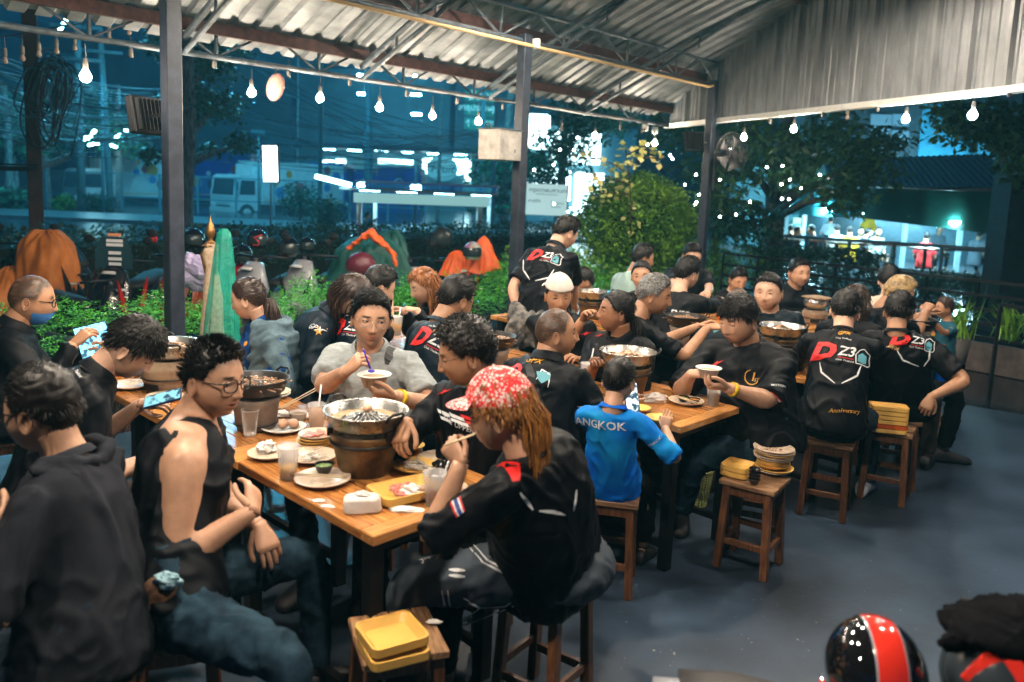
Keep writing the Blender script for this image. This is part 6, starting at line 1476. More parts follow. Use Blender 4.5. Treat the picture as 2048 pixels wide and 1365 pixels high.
pole(738, 46, 20, .22, 'tall square pole rising behind the bus shelter roof', M_fen, -2); pole(876, 44, 170, .09, 'thin leaning pale lamp pole over the bus shelter', M_cpole, 8, ((185, 1.2),)); pole(830, 30, 330, .07, 'short pale post below the shelter roof', M_cpole, 3)
c = gr(72, 13, -.2); t = thing('steel_pole', c, 'thick dark red steel pole wrapped in coils of cable at the upper left', 'pole'); top = P(72, -60, 13); m = MB(); m.box(V((c[0], c[1], (top[2]-.2)/2)), (.21, .21, top[2]+.2), rotz(.5), bev=.01); m.build('shaft', M_rpole, t)
m = MB(); cc = P(78, 235, 13); m.sphere(cc+V((0, -.12, 0)), (.12, .08, .16), 12, 8); m.build('burl', M_rpole, t)
# cables: tangled bundles upper left, fans of wires
M_wire = mat('cable', (.012, .016, .020), .5); M_wireb = mat('wet_cable_blue', (.03, .10, .13), .3)
def cable(pts, r_, lab=None, mt=None, sag=0, name='power_cable', parent=None):
    Q = []
    for i in range(len(pts)-1):
        for f in np.linspace(0, 1, 9)[:-1 if i < len(pts)-2 else None]: Q.append(pts[i]*(1-f)+pts[i+1]*f-ZU*sag*4*f*(1-f))
    m = MB(); m.tube(Q, r_, 5, False); o = m.build(name, mt or M_wire, parent)
    return tag(o, lab, 'cable', 'power and phone cables') if parent is None else o
rr = random.Random(9)
t = thing('cable_bundle', P(100, 240, 14), 'tangle of coiled black phone cables hanging on the steel pole', 'cables')
for k in range(24):
    x = 100+rr.gauss(0, 16); w_ = rr.uniform(20, 52); y0_ = rr.uniform(90, 150); h_ = rr.uniform(90, 195); d_ = 12.8-rr.random()*.5
    cable([P(x+w_*math.sin(a)*(.8+.2*math.sin(a*2)), y0_+h_*.5-h_*.5*math.cos(a), d_+.1*math.sin(a)) for a in np.linspace(0, 6.28, 22)], .008+.006*rr.random(), None, [M_wire, M_wireb, mat('cable_brown', (.06, .02, .015), .5)][k % 3], 0, 'cable_coil', t)
t = thing('cable_run', P(150, 250, 20), 'many parallel black cables crossing the street at the upper left', 'cables')
for k in range(46):
    y0_ = rr.uniform(100, 262); d0 = rr.uniform(13, 22); cable([P(-40, y0_+rr.gauss(0, 6), d0), P(330+rr.uniform(0, 60), y0_*.55+118+rr.gauss(0, 14), d0+rr.uniform(6, 14))], .010+.006*rr.random(), None, [M_wire, M_wireb][k % 2], rr.uniform(.1, .7), 'cable', t)
for k in range(7): y0_ = rr.uniform(322, 338); cable([P(-40, y0_, 12.5), P(72, y0_+4, 12.7), P(140, y0_-18, 15)], .012, None, M_wire, .02, 'cable', t)
t = thing('cable_run', P(650, 250, 40), 'fan of thin phone wires spreading from the left poles towards the middle post', 'cables')
for k in range(40):
    a = P(rr.uniform(400, 560), rr.uniform(95, 330), 33); b = P(rr.uniform(860, 1010), rr.uniform(255, 345), 46); cable([a, b], .016, None, [M_wire, M_wireb][k % 2], rr.uniform(.2, 1.1), 'cable', t)
# extra street lamps at the upper left
for i, (x, y, ln, an) in enumerate([(180, 14, 22, 55), (183, 270, 24, 50), (170, 278, 10, 50), (235, 273, 16, 40), (187, 289, 20, 12), (222, 291, 22, -15), (252, 262, 5, 0), (52, 260, 10, 45), (126, 50, 30, 58)]):
    c = P(x, y, 42); w_ = ln/1613*42; boxat(c, (w_, .12, .10), roty(-math.radians(an)), 'street_tube_light', M_glowc); o = bpy.data.objects[-1] if False else None
for o in [o for o in bpy.data.objects if o.name.startswith('street_tube_light')]: tag(o, 'small cool tube lamp glowing in the dark above the concrete poles', 'lamp', 'cool tube lamps by the poles')
for i, (x, d_, side) in enumerate([(-60, 27, 1), (330, 36, 1), (640, 33, -1), (985, 36, 1)]):  # lamps added to brighten the yard and trucks, heads out of view
    g_ = gr(x, d_); t = thing('added_street_lamp', g_, 'added street lamp %s whose head is above the picture' % ['beyond the left edge', 'behind the nearest post', 'by the bus shelter', 'by the middle post'][i], 'street lamp', 'street lamps added along the depot'); m = MB(); m.tube([g_, g_+ZU*12.2, g_+ZU*12.8+V((side*.6, 0, 0)), g_+ZU*12.9+V((side*1.8, -.8, 0))], [.09, .07, .05, .04], 10); m.build('pole', M_fen, t)
    boxat(g_+ZU*12.86+V((side*2.1, -.9, 0)), (.9, .34, .12), np.eye(3), 'lamp_head', M_fen, t, .03); boxat(g_+ZU*12.78+V((side*2.1, -.9, 0)), (.7, .28, .03), np.eye(3), 'lamp_glass', mat('street_glow', (.5, .9, 1), emit=1700, ecol=(.09, .66, 1.0)), t)

# ------------------------------------------------------------------ motorbikes behind the hedge
def mpaint(nm, c, r_=.22): return mat('bike_'+nm, c, r_, coat=.6)
def bike(px, py, d_, az, lab, c1, c2=None, sc=1.0, z0=-.15, screen=False, mirrors=True, parent=None):
    p = P(px, py, d_); g_ = V((p[0], p[1], z0)); R_ = rotz(-math.radians(az)); t = thing('motorbike', g_, lab, 'motorbike', 'parked motorbikes'); w = lambda x, y, z: g_+R_@(V((x, y, z))*sc); ax = R_@V((1, 0, 0)); c2 = c2 or mpaint('black', (.01, .01, .012))
    for y in (.62, -.60):
        m = MB(); m.tube([w(.0+.0, y+.25*math.cos(a), .28+.25*math.sin(a)) for a in np.linspace(0, 6.2832, 25)], .05*sc, 8, False); wl = m.build('wheel', M_tyre, t); m = MB(); m.tube([w(0, y+.20*math.cos(a), .28+.20*math.sin(a)) for a in np.linspace(0, 6.2832, 21)], .012*sc, 6, False)
        for k in range(5): a = k*1.2566; m.tube([w(0, y, .28), w(0, y+.2*math.cos(a), .28+.2*math.sin(a))], .012*sc, 5)
        m.build('rim', M_alu, wl)
    def shell(name, mt, rings): 
        m = MB(); rr_ = [ring(w(0, y, z), ax, nrm(R_@V((0, dy, dz))), hx*sc, hz*sc, 14, 2.5) for (y, z, hx, hz, dy, dz) in rings]; loft(m, rr_); return m.build(name, mt, t)
    shell('rear_fairing', c1, [(-.80, .80, .03, .04, 0, 1), (-.66, .74, .11, .08, 0, 1), (-.35, .64, .13, .12, 0, 1), (-.08, .52, .11, .12, 0, 1), (.02, .46, .06, .06, 0, 1)])
    shell('seat', mat('bike_seat', (.015, .015, .016), .6), [(-.72, .83, .07, .02, 0, 1), (-.55, .80, .12, .04, 0, 1), (-.25, .75, .13, .045, 0, 1), (.02, .73, .08, .03, 0, 1)])
    shell('floor_board', c2, [(-.1, .36, .10, .07, 0, 1), (.15, .32, .13, .05, 0, 1), (.36, .36, .12, .07, 0, 1)])
    shell('front_shield', c1, [(.58, .42, .05, .05, 1, .2), (.50, .55, .17, .07, 1, .3), (.42, .74, .20, .08, 1, .3), (.38, .90, .13, .07, 1, .3), (.34, .98, .09, .05, 1, .3)])
    m = MB(); 
    for sx in (-1, 1): m.prism([(sx*.03, .45), (sx*.15, .62), (sx*.19, .92), (sx*.10, .70)] if sx > 0 else [(sx*.10, .70), (sx*.19, .92), (sx*.15, .62), (sx*.03, .45)], .555, .575, frame=(g_, ax, ZU, R_@V((0, 1, 0))))
    m.build('v_trim', c2, t)
    shell('headlight', mat('bike_lamp', (.5, .5, .5), .1), [(.47, .94, .06, .035, 1, .3), (.51, .92, .07, .04, 1, .2)])
    shell('front_fender', c1, [(.85, .50, .04, .02, 0, 1), (.66, .56, .07, .04, 0, 1), (.45, .50, .05, .03, 0, 1)])
    m = MB(); m.tube([w(0, .62, .28), w(0, .40, .80), w(0, .33, 1.02)], .022*sc, 8); m.build('fork', M_alu, t)
    m = MB(); m.tube([w(-.32, .20, 1.02), w(-.20, .30, 1.04), w(0, .33, 1.03), w(.20, .30, 1.04), w(.32, .20, 1.02)], .014*sc, 8); m.build('handlebar', M_black, t)
    if mirrors:
        for sx in (-1, 1): m = MB(); m.tube([w(sx*.22, .28, 1.04), w(sx*.27, .26, 1.20)], .006*sc, 5); m.sphere(w(sx*.29, .26, 1.24), (.055*sc, .012*sc, .04*sc), 10, 6, rot=R_); m.build('mirror', M_darkbox, t)
    m = MB(); m.tube([w(.14, .0, .30), w(.15, -.4, .30), w(.15, -.75, .40)], [.03*sc, .045*sc, .05*sc], 10); m.build('exhaust', M_alu, t)
    if screen: 
        m = MB(); m.prism([(-.19, .98), (.19, .98), (.18, 1.16), (.12, 1.30), (-.12, 1.30), (-.18, 1.16)], .38, .392, frame=(g_, ax, ZU, R_@V((0, 1, 0)))); m.build('windscreen', mat('smoked_screen', (.02, .05, .07), .08), t)
        for k, (z, wd) in enumerate(((1.30, .13), (1.24, .16), (1.20, .16), (1.12, .12), (1.06, .13), (1.01, .12))): m = MB(); m.box(w(-.02, .398, z), (wd*sc, .004, .03*sc), R_); m.build('sticker', mat('sticker_or', (.7, .3, .15)) if k == 0 else M_whitep, t)
    return t
def drape(name, px, py, d_, lab, cat, mt, rx, ry, h, az=0, seed=1, nf=11, z0=None, top=.35, parent=None, peak=None, cut=0):
    """cloth thrown over something: closed dome top falling in folds to an uneven hem"""
    c = P(px, py, d_); zt = c[2] if z0 is None else z0; R_ = rotz(-math.radians(az)); rr_ = random.Random(seed); n = 96; k = 26; vs = []; ph = rr_.uniform(0, 6)
    for i in range(k+1):
        f = i/k; prof = math.sin(min(1, f/.42)*math.pi/2)**.8*top+(1-top)*max(0, (f-.12)/.88)**.85 if f > 0 else 0; z = zt-h*(max(0, f-.10)/.90)**1.25
        for j in range(n):
            a = 2*math.pi*j/n; rg = noise.noise(Vector((math.cos(a)*nf*.34+seed, math.sin(a)*nf*.34, f*.8+seed))); rg2 = noise.noise(Vector((math.cos(a)*nf*.8, math.sin(a)*nf*.8+seed, f*1.6))); fo = 1+(.03+.30*f**1.1)*(.55*math.exp(-(rg/.2)**2)-.2)+(.02+.12*f)*rg2+.22*math.sin(a*2+ph)*f; nz = noise.noise(Vector((math.cos(a)*2.2+seed, math.sin(a)*2.2, f*2.5)))
            p = V((rx*prof*fo*math.cos(a)*(1+.18*nz), ry*prof*fo*math.sin(a)*(1+.18*nz), 0)); vs.append(V((c[0], c[1], z+h*.10*nz*f+(.05*h*math.cos(2*a+ph)*f)+(.06*h*noise.noise(Vector((math.cos(a)*5, math.sin(a)*5, seed+f*4))))*(1-f*.5)))+R_@p)
    f_ = [(i*n+j, i*n+(j+1) % n, (i+1)*n+(j+1) % n, (i+1)*n+j) for i in range(k) for j in range(n)]
    m = MB(); m.add(vs, f_, 0, True); o = m.build(name, mt, parent); return tag(o, lab, cat) if parent is None else o
M_or = mat('orange_raincoat', (.50, .145, .015), .6, scale=9, col2=(.62, .20, .03), bump=.25, bscale=11, detail=5); M_or2 = mat('bright_orange_raincoat', (.75, .12, .02), .5, var=.12, scale=9, bump=.2); M_gr = mat('dark_green_raincoat', (.012, .09, .08), .5, var=.3, scale=6, bump=.2); M_bkc = mat('black_cover', (.012, .016, .02), .45, var=.3, bump=.2, bscale=9); M_red = mpaint('red', (.35, .012, .01)); M_silver = mpaint('silver', (.24, .25, .28), .3); M_bronze = mpaint('bronze', (.22, .04, .015), .25)
bike(60, 560, 10.2, 150, 'black motorbike under a black cover at the far left behind the orange raincoat', mpaint('black', (.01, .01, .012)))
drape('black_cover', 95, 468, 10.4, 'black cover thrown over the motorbike at the far left behind the orange raincoat', 'cover', M_bkc, .62, .45, .75, 20, 3, 9)
bike(120, 590, 9.3, 130, 'motorbike hidden under the big orange raincoat', mpaint('black', (.01, .01, .012)), sc=.74, mirrors=False)
drape('orange_raincoat', 92, 464, 9.1, 'big orange raincoat spread over a parked motorbike at the left', 'raincoat', M_or, .40, .34, .76, 10, 5, 6, top=.70)
drape('orange_raincoat', 20, 535, 9.0, 'smaller orange raincoat at the left edge of the picture', 'raincoat', M_or, .32, .28, .55, 0, 6, 8)
bike(262, 560, 8.6, 178, 'dark motorbike with a tall smoked windscreen covered in stickers', mpaint('black', (.01, .01, .012)), screen=True, sc=1.02)
bike(180, 600, 8.2, 110, 'low black motorbike with red cables close to the hedge', mpaint('black', (.01, .01, .012)), M_red, sc=.85)
bike(385, 560, 8.7, 175, 'bronze red scooter just right of the nearest post', M_bronze, sc=1.08)
bike(485, 560, 9.4, 160, 'red and black scooter with a helmet hanging on it', M_red)
bike(548, 560, 9.0, 195, 'silver scooter with a V shaped front', M_silver, sc=1.08); bike(640, 560, 9.4, 195, 'dull silver scooter with a V shaped front, right of the other one', M_silver, sc=1.08)
bike(700, 555, 9.8, 160, 'red striped motorbike beside the green raincoat', mpaint('black', (.01, .01, .012)), M_red); bike(800, 540, 10.3, 150, 'black motorbike with its seat raised behind the orange edged raincoat', mpaint('black', (.01, .01, .012))); bike(880, 535, 10.2, 140, 'black motorbike with red trim by the clipped hedge', mpaint('black', (.01, .01, .012)), M_red); bike(935, 530, 10.4, 190, 'motorbike carrying the graffiti painted helmet', mpaint('black', (.01, .01, .012)))
drape('green_raincoat', 745, 478, 9.5, 'dark green raincoat covering a motorbike, under the orange one', 'raincoat', M_gr, .46, .40, .62, 0, 8, 9, top=.66)
drape('green_raincoat', 782, 462, 10.2, 'second dark green raincoat with a pale collar, behind the orange edge', 'raincoat', M_gr, .26, .26, .62, 0, 12, 7, top=.6)
m = MB(); pts = [P(697, 498, 9.05), P(715, 483, 9.0), P(742, 464, 9.0), P(752, 478, 8.95), P(773, 492, 9.0), P(788, 512, 9.05), P(793, 535, 9.0)]
m.tube(pts, [.03, .05, .07, .065, .06, .05, .03], 10, flat=.5); v_, f_, n2 = remeshed(m, .018, 3); v_ = folds(v_, n2, .018, 9, 2); tag(link('orange_raincoat', meshdata('orange_raincoat', v_, f_.astype(np.int32), [M_or2], None, True)), 'crumpled orange raincoat laid over the green one', 'raincoat')
drape('orange_raincoat', 968, 474, 9.9, 'orange raincoat standing up in a peak behind the graffiti helmet', 'raincoat', M_or2, .18, .15, .42, 0, 14, 6, top=.12); drape('orange_raincoat', 915, 503, 9.9, 'orange raincoat draped left of the graffiti helmet', 'raincoat', M_or2, .2, .18, .3, 0, 15, 6)
def helmet(c, r_, az, lab, mt, extra=None, visor=True, grp='motorbike helmets', tilt=0, name='helmet'):
    c = V(c); t = thing(name, c, lab, 'helmet', grp); R_ = rotz(-math.radians(az)) @ rotx(-math.radians(tilt)); m = MB(); vs = []; nu, nv = 40, 26
    for i in range(nv+1):
        la = math.pi*(.02+.70*i/nv)
        for j in range(nu):
            lo = 2*math.pi*j/nu; x, y, z = math.sin(la)*math.sin(lo), math.sin(la)*math.cos(lo), math.cos(la); k = 1.0-(.10*max(0, -z))
            vs.append(c+R_@(V((x*.88*k, y*1.06*k, z*.98))*r_))
    m.add(vs, [(i*nu+j, (i+1)*nu+j, (i+1)*nu+(j+1) % nu, i*nu+(j+1) % nu) for i in range(nv) for j in range(nu)], 0, True); m.f.append(tuple(range(nu))); m.mi.append(0); m.sm.append(False); m.build('shell', mt, t)
    if visor:
        m = MB(); vs = []
        for i in range(9):
            la = math.radians(62+48*i/8)
            for j in range(17):
                lo = math.radians(-72+144*j/16); vs.append(c+R_@(V((math.sin(la)*math.sin(lo)*.90, math.sin(la)*math.cos(lo)*1.09, math.cos(la)))*r_*1.012))
        m.add(vs, [(i*17+j, (i+1)*17+j, (i+1)*17+j+1, i*17+j+1) for i in range(8) for j in range(16)], 0, True); m.build('visor', mat('smoked_visor', (.02, .03, .035), .05), t)
    def band(lo0, lo1, la0, la1, mt_, nm='stripe', k=1.014, n1=20, n2=6):
        m = MB(); vs = []
        for i in range(n1+1):
            la = math.radians(la0+(la1-la0)*i/n1)
            for j in range(n2+1):
                x = lo0+(lo1-lo0)*j/n2; s_ = math.sin(la); xx = x; yy = math.sqrt(max(0, 1-xx*xx-math.cos(la)**2)) if abs(la0) < 1000 else 0
                y = math.sin(la); vs.append(c+R_@(V((xx*.88, (1 if la >= 0 else -1)*math.sqrt(max(0, math.sin(la)**2*(1-xx*xx)))*1.06, math.cos(la)*math.sqrt(1-xx*xx)*.98))*r_*k))
        m.add(vs, [(i*(n2+1)+j, (i+1)*(n2+1)+j, (i+1)*(n2+1)+j+1, i*(n2+1)+j+1) for i in range(n1) for j in range(n2)], 0, True); return m.build(nm, mt_, t)
    return t, band, R_
def helm_at(px, py, d_, lab, mt, az=180, r_=.13): return helmet(P(px, py, d_), r_, az, lab, mt)[0]
M_gloss = mat('gloss_black', (.006, .006, .007), .03, coat=1.0, spec=.8); M_maroon = mat('maroon_shell', (.09, .012, .025), .3); M_graf = mat('graffiti_shell', (.30, .45, .30), .3, scale=9, col2=(.35, .05, .20), detail=2)
t, band, _ = helmet(P(515, 481, 8.9), .125, 150, 'black helmet with a bright red S shaped mark on top of a parked motorbike', M_gloss)
m = MB(); m.tube([P(524, 470, 8.74), P(508, 476, 8.73), P(518, 484, 8.73), P(517, 491, 8.74), P(506, 490, 8.75)], .012, 6, flat=.4); m.build('red_mark', M_redp, t)
helm_at(578, 498, 8.9, 'black helmet with a curved visor beside the silver scooter', M_gloss); helm_at(484, 512, 9.0, 'dark helmet on the red and black scooter', M_gloss); helm_at(615, 492, 9.3, 'dark helmet between the two silver scooters', M_gloss, r_=.10)
t, band, _ = helmet(P(722, 533, 8.6), .155, 90, 'big maroon helmet on the hedge line above the bobbed woman', M_maroon, visor=False)
helm_at(882, 478, 10.2, 'black round helmet on the motorbike behind the red haired woman', mat('matt_black_helmet', (.012, .014, .016), .5), r_=.17); helm_at(945, 505, 9.6, 'graffiti painted white and green helmet with a red tinted visor', M_graf); helm_at(388, 480, 8.8, 'dark glossy helmet just right of the nearest post', M_gloss); 
m = MB(); m.sphere(P(306, 478, 9.2), .05, 10, 8); tag(m.build('red_tail_lamp', mat('lamp_red', (.6, .01, .01), .2)), 'small red lamp just left of the nearest post', 'lamp')
# lilac plastic bag hanging by the mannequin
crumple(P(392, 575, 7.2), .17, 'pale lilac plastic bag with a green print beside the green draped figure', 61, (.9, .7, .9), mat('lilac_bag', (.38, .34, .55), .35, alpha=.85, bump=.2), 'plastic_bag', 5)
# mannequin figure under green netting
dM = 5.7; cM = P(425, 560, dM); t = thing('dressed_figure', (cM[0], cM[1], 0), 'small gold crowned dress figure wrapped in green netting, right of the nearest post', 'statue'); M_gold = mat('old_gold', (.35, .17, .05), .35, .7, var=.4, scale=30, bump=.3); M_dress = mat('cream_lace', (.62, .50, .36), .7, scale=40, col2=(.45, .30, .2), bump=.3)
q = lambda x, y, d_=dM: P(x, y, d_)
m = MB(); m.lathe([(.001, .12), (.006, .09), (.012, .065), (.020, .050), (.026, .03), (.030, .01), (.030, -.01), (.024, -.03), (.014, -.045), (.013, -.06), (.03, -.075), (.06, -.10)], 16, q(421, 464)); m.build('crowned_head', M_gold, t)
m = MB(); rr_ = []
for (x, y, w_) in ((424, 488, .045), (421, 510, .055), (424, 535, .040), (424, 560, .055), (426, 600, .07), (424, 650, .08), (424, 700, .09), (424, 760, .095)): rr_.append(ring(q(x, y), V((1, 0, 0)), V((0, 1, 0)), w_, w_*.8, 18, 2))
loft(m, rr_); m.build('dress', M_dress, t)
m = MB(); m.tube([q(418, 490), q(405, 510), q(412, 545), q(418, 560)], [.018, .016, .013, .010], 8); m.build('arm', M_gold, t)
# netting: a folded translucent cloth hanging from the shoulder
nn_ = 60; kk_ = 30; vs = []
for i in range(kk_+1):
    f = i/kk_; cx = 448+ -4*f; cy = 458+245*f; hw_ = .04+.075*f**.8; c = q(cx, cy, dM-.05)
    for j in range(nn_):
        a = 2*math.pi*j/nn_; fo = 1+(.05+.16*f)*math.sin(7*a+2*math.sin(2*a)+f*2)+.05*math.sin(15*a); vs.append(c+V((hw_*fo*math.cos(a)*(1.0 if i else .5), hw_*.75*fo*math.sin(a), .03*math.sin(2*a)*f)))
m = MB(); m.add(vs, [(i*nn_+j, i*nn_+(j+1) % nn_, (i+1)*nn_+(j+1) % nn_, (i+1)*nn_+j) for i in range(kk_) for j in range(nn_)], 0, True)
m.build('green_netting', mat('green_netting', (.015, .36, .27), .3, alpha=.50, var=.3, scale=8, bump=.5, bscale=14), t)
m = MB(); m.tube([(cM[0], cM[1], 0), q(424, 760)], .02, 8); m.tube([(cM[0], cM[1], 0), (cM[0], cM[1], .02)], .12, 16); m.build('stand', M_black, t)
# ------------------------------------------------------------------ right side: planters, railing, restaurant across the water
edge_n = nn
lw0, lw1 = G(1950, 684, .20), G(2090, 707, .20); dW = nrm(lw1-lw0)
t = thing('planter_wall', V((*lw0[:2], -.15)), 'low concrete planter wall at the right edge beyond the boy', 'planter'); m = MB(); a, b = lw0-dW*.4, lw1+dW*3; m.bar(a*V((1, 1, 0))+ZU*.03, b*V((1, 1, 0))+ZU*.03, .12, .34, up=ZU); m.build('wall', mat('planter_concrete', (.16, .13, .12), .8, var=.3, bump=.2), t)
for i, (x, y, d_, n_, lab) in enumerate([(2025, 645, 8.6, 46, 'spiky green plant in the planter at the right edge'), (1915, 640, 8.9, 34, 'thin leaved potted plant behind the little boy'), (1975, 590, 10.5, 20, 'sparse dark plant by the railing')]):
    c = P(x, y+35, d_); t = thing('potted_plant', c, lab, 'plant', 'plants by the patio edge'); rr_ = random.Random(i); m = MB()
    for k in range(n_):
        a = rr_.uniform(0, 6.28); e = rr_.uniform(.1, .75); L_ = rr_.uniform(.28, .46); w_ = .018; p0 = c+V((rr_.gauss(0, .10), rr_.gauss(0, .08), 0)); d1 = V((math.cos(a)*e, math.sin(a)*e, 1)); d1 = nrm(d1); sd = nrm(np.cross(d1, (0, 0, 1.01))); p1 = p0+d1*L_*.6; p2 = p1+nrm(d1+V((0, 0, -.5)))*L_*.5
        m.add([p0-sd*w_*.4, p0+sd*w_*.4, p1+sd*w_, p1-sd*w_, p2], [(0, 1, 2, 3), (3, 2, 4)], 0, True)
    o = m.build('leaves', M_bush if i < 2 else M_dhedge, t); o['kind'] = 'stuff'
    if i == 1: m = MB(); m.lathe([(.001, -.35), (.10, -.35), (.14, 0), (.12, 0), (.001, -.03)], 18, c); m.build('pot', mat('grey_pot', (.10, .09, .09), .8), t)
# dark slatted railings
M_rail = mat('railing_black', (.012, .014, .018), .35, .3)
def railing(p0, p1, h, lab, n_post=6, n_rail=3, w_=.03):
    p0 = V(p0); p1 = V(p1); t = thing('railing', p0, lab, 'railing', 'dark railings on the right')
    for i in range(n_post): q_ = p0+(p1-p0)*i/(n_post-1); m = MB(); m.bar(q_, q_+ZU*h, w_, w_); m.build('post', M_rail, t)
    for k in range(n_rail): z = h*(k+1)/n_rail; m = MB(); m.bar(p0+ZU*z, p1+ZU*z, w_, w_*1.3); m.build('rail', M_rail, t)
    return t
rp = lambda x, y, d_: V((*P(x, y, d_)[:2], -.15))
railing(rp(1440, 600, 13.0), rp(2070, 600, 9.6), 1.05, 'black horizontal railing behind the last diners, running to the right edge', 8, 6); railing(rp(1990, 700, 8.2), rp(2090, 700, 7.7), 1.0, 'near black railing post at the right edge', 2, 1)
t = thing('hedge', rp(1650, 560, 15), 'dark low shrubs behind the railing on the right', 'hedge'); g = np.random.default_rng(77); n = 11000; f = g.random(n); A_ = P(1500, 500, 14.5); B_ = P(2060, 500, 14.5); zz = -.1+1.05*g.random(n)**.6*np.where(f < .45, 1.0, .62); C_ = A_[None]*(1-f[:, None])+B_[None]*f[:, None]; C_[:, 1] += g.normal(size=n)*.35; C_[:, 2] = zz
o = leafmesh('foliage', C_, .085, M_dhedge, t, seed=78); o['kind'] = 'stuff'
# open restaurant across
dR = 24.0; aR, bR = P(1545, 480, dR), P(2060, 500, dR-1.5); 
t = thing('open_restaurant', V((*((aR+bR)/2)[:2], -.2)), 'open air restaurant across the yard with a long dark green awning and bright cyan light', 'restaurant')
gz = -.25
tarp_top = [P(1555, 398, dR-1), P(1800, 368, dR-3), P(2045, 380, dR-5)]; tarp_bot = [P(1555, 414, dR-1), P(1800, 442, dR-3), P(1988, 462, dR-5)]
def sheet(nm, a0, a1, b0, b1, mt, par, n_=14, sagy=.05):
    vs = []; 
    for i in range(n_+1):
        f = i/n_; p = a0*(1-f)+a1*f; q_ = b0*(1-f)+b1*f
        for j in range(5): g_ = j/4; vs.append(p*(1-g_)+q_*g_+V((0, sagy*math.sin(f*22), 0)))
    m = MB(); m.add(vs, [(i*5+j, i*5+j+1, (i+1)*5+j+1, (i+1)*5+j) for i in range(n_) for j in range(4)], 0, True); return m.build(nm, mt, par)
M_tarp = mat('green_tarpaulin', (.006, .070, .055), .6, var=.3, scale=1.2); M_tarpb = mat('teal_tarpaulin', (.02, .20, .25), .6, var=.3, scale=1.2)
sheet('awning', P(1700, 378, 20.2), P(2005, 372, 18), P(1700, 434, 20), P(1995, 470, 17.8), M_tarp, t); sheet('awning', P(1558, 390, 21), P(1700, 378, 20.2), P(1555, 428, 21), P(1700, 436, 20), M_tarpb, t)
m = MB(); vs = []; cr = 60
for i in range(cr+1):
    f = i/cr; a = P(1690, 345, 20)*(1-f)+P(2060, 338, 16.5)*f; b = P(1660, 375, 18.5)*(1-f)+P(2055, 378, 15)*f; h = .03*(i % 2); vs += [a+ZU*(h+.35)+V((0, 1.6, 0)), b+ZU*h]
m.add(vs, [(2*i, 2*i+1, 2*i+3, 2*i+2) for i in range(cr)]); m.build('awning_roof', mat('awning_roof', (.012, .03, .04), .5, .1), t)
m = MB(); m.tube([P(1670, 369, 19.5), P(2040, 382, 15.2)], .045, 8); m.build('awning_pipe', mat('pale_pipe', (.35, .38, .38), .35, .5), t)
boxat(V((*((P(1540, 470, 30)+P(2070, 470, 30))/2)[:2], 1.3)), (13, .3, 3.2), np.eye(3), 'back_wall', mat('resto_wall', (.05, .20, .25), .6, var=.4, scale=1.5), t)
fl = [rp(1470, 470, 21), rp(2150, 470, 17), rp(2150, 470, 34), rp(1430, 470, 34)]; m = MB(); m.add([q_*V((1, 1, 0))+ZU*gz for q_ in fl], [(0, 1, 2, 3)]); o = m.build('restaurant_floor', M_yard, t)
for x, d_ in ((1572, 24), (1607, 22), (1811, 21), (1922, 20), (1700, 29), (1860, 28)): p = rp(x, 450, d_); m = MB(); m.bar(V((*p[:2], gz)), V((*p[:2], 2.2)), .10, .10); m.build('column', mat('resto_column', (.25, .38, .42), .5), t)
for i, (x, y, d_) in enumerate([(1590, 426, 27), (1650, 432, 27), (1720, 436, 27), (1770, 438, 26), (1850, 444, 26), (1905, 448, 25), (1640, 428, 31), (1960, 452, 24)]): boxat(P(x, y, d_)+ZU*.25, (.9, .12, .07), np.eye(3), 'tube_lamp', mat('resto_tube', (.5, .9, 1), emit=260, ecol=(.45, .88, 1.0)), t)
for i, (x, y, d_) in enumerate([(1600, 424, 20.9), (1680, 430, 20.3), (1760, 440, 19.9), (1850, 446, 19.2), (1940, 458, 18.4)]): boxat(P(x, y, d_)+ZU*.12, (.9, .10, .06), np.eye(3), 'tube_lamp', mat('resto_tube', (.5, .9, 1)), t)  # extra tubes added behind the awning to brighten the diners' near side
rr_ = random.Random(31)
for k in range(26):
    x = rr_.uniform(1560, 1985); p = P(x, 452+rr_.uniform(-10, 26), 29); m = MB(); m.box(V((p[0], p[1], p[2])), (rr_.uniform(.15, .5), .1, rr_.uniform(.12, .4))); m.build('wall_sign', mat('wsign_%d' % (k % 5), [(.6, .7, .7), (.1, .35, .4), (.4, .2, .12), (.05, .15, .2), (.5, .6, .35)][k % 5], .5), t)
for k, (x0, x1, y, d_) in enumerate(((1560, 1650, 478, 20.5), (1660, 1800, 486, 19.5), (1830, 2040, 497, 18.5))): a = P(x0, y, d_); b = P(x1, y+4, d_); tt = thing('long_table', a, ['left', 'middle', 'right'][k]+' long dark table of the restaurant across the yard', 'table', 'tables across the yard'); m = MB(); m.bar(a, b, .7, .05); m.build('table_top', M_stool, tt); m = MB(); m.bar(a+(b-a)*.1, (a+(b-a)*.1)*V((1, 1, 0))+ZU*gz, .06, .06); m.bar(a+(b-a)*.9, (a+(b-a)*.9)*V((1, 1, 0))+ZU*gz, .06, .06); m.build('legs', M_black, tt)
t2 = railing(rp(1530, 500, 18.6), rp(2090, 520, 15.8), 1.10, 'long low white railing in front of the restaurant across the yard', 7, 2, .06)
for c_ in bpy.data.objects:
    if c_.parent == t2: c_.data.materials[0] = mat('rail_blue', (.20, .30, .34), .5)
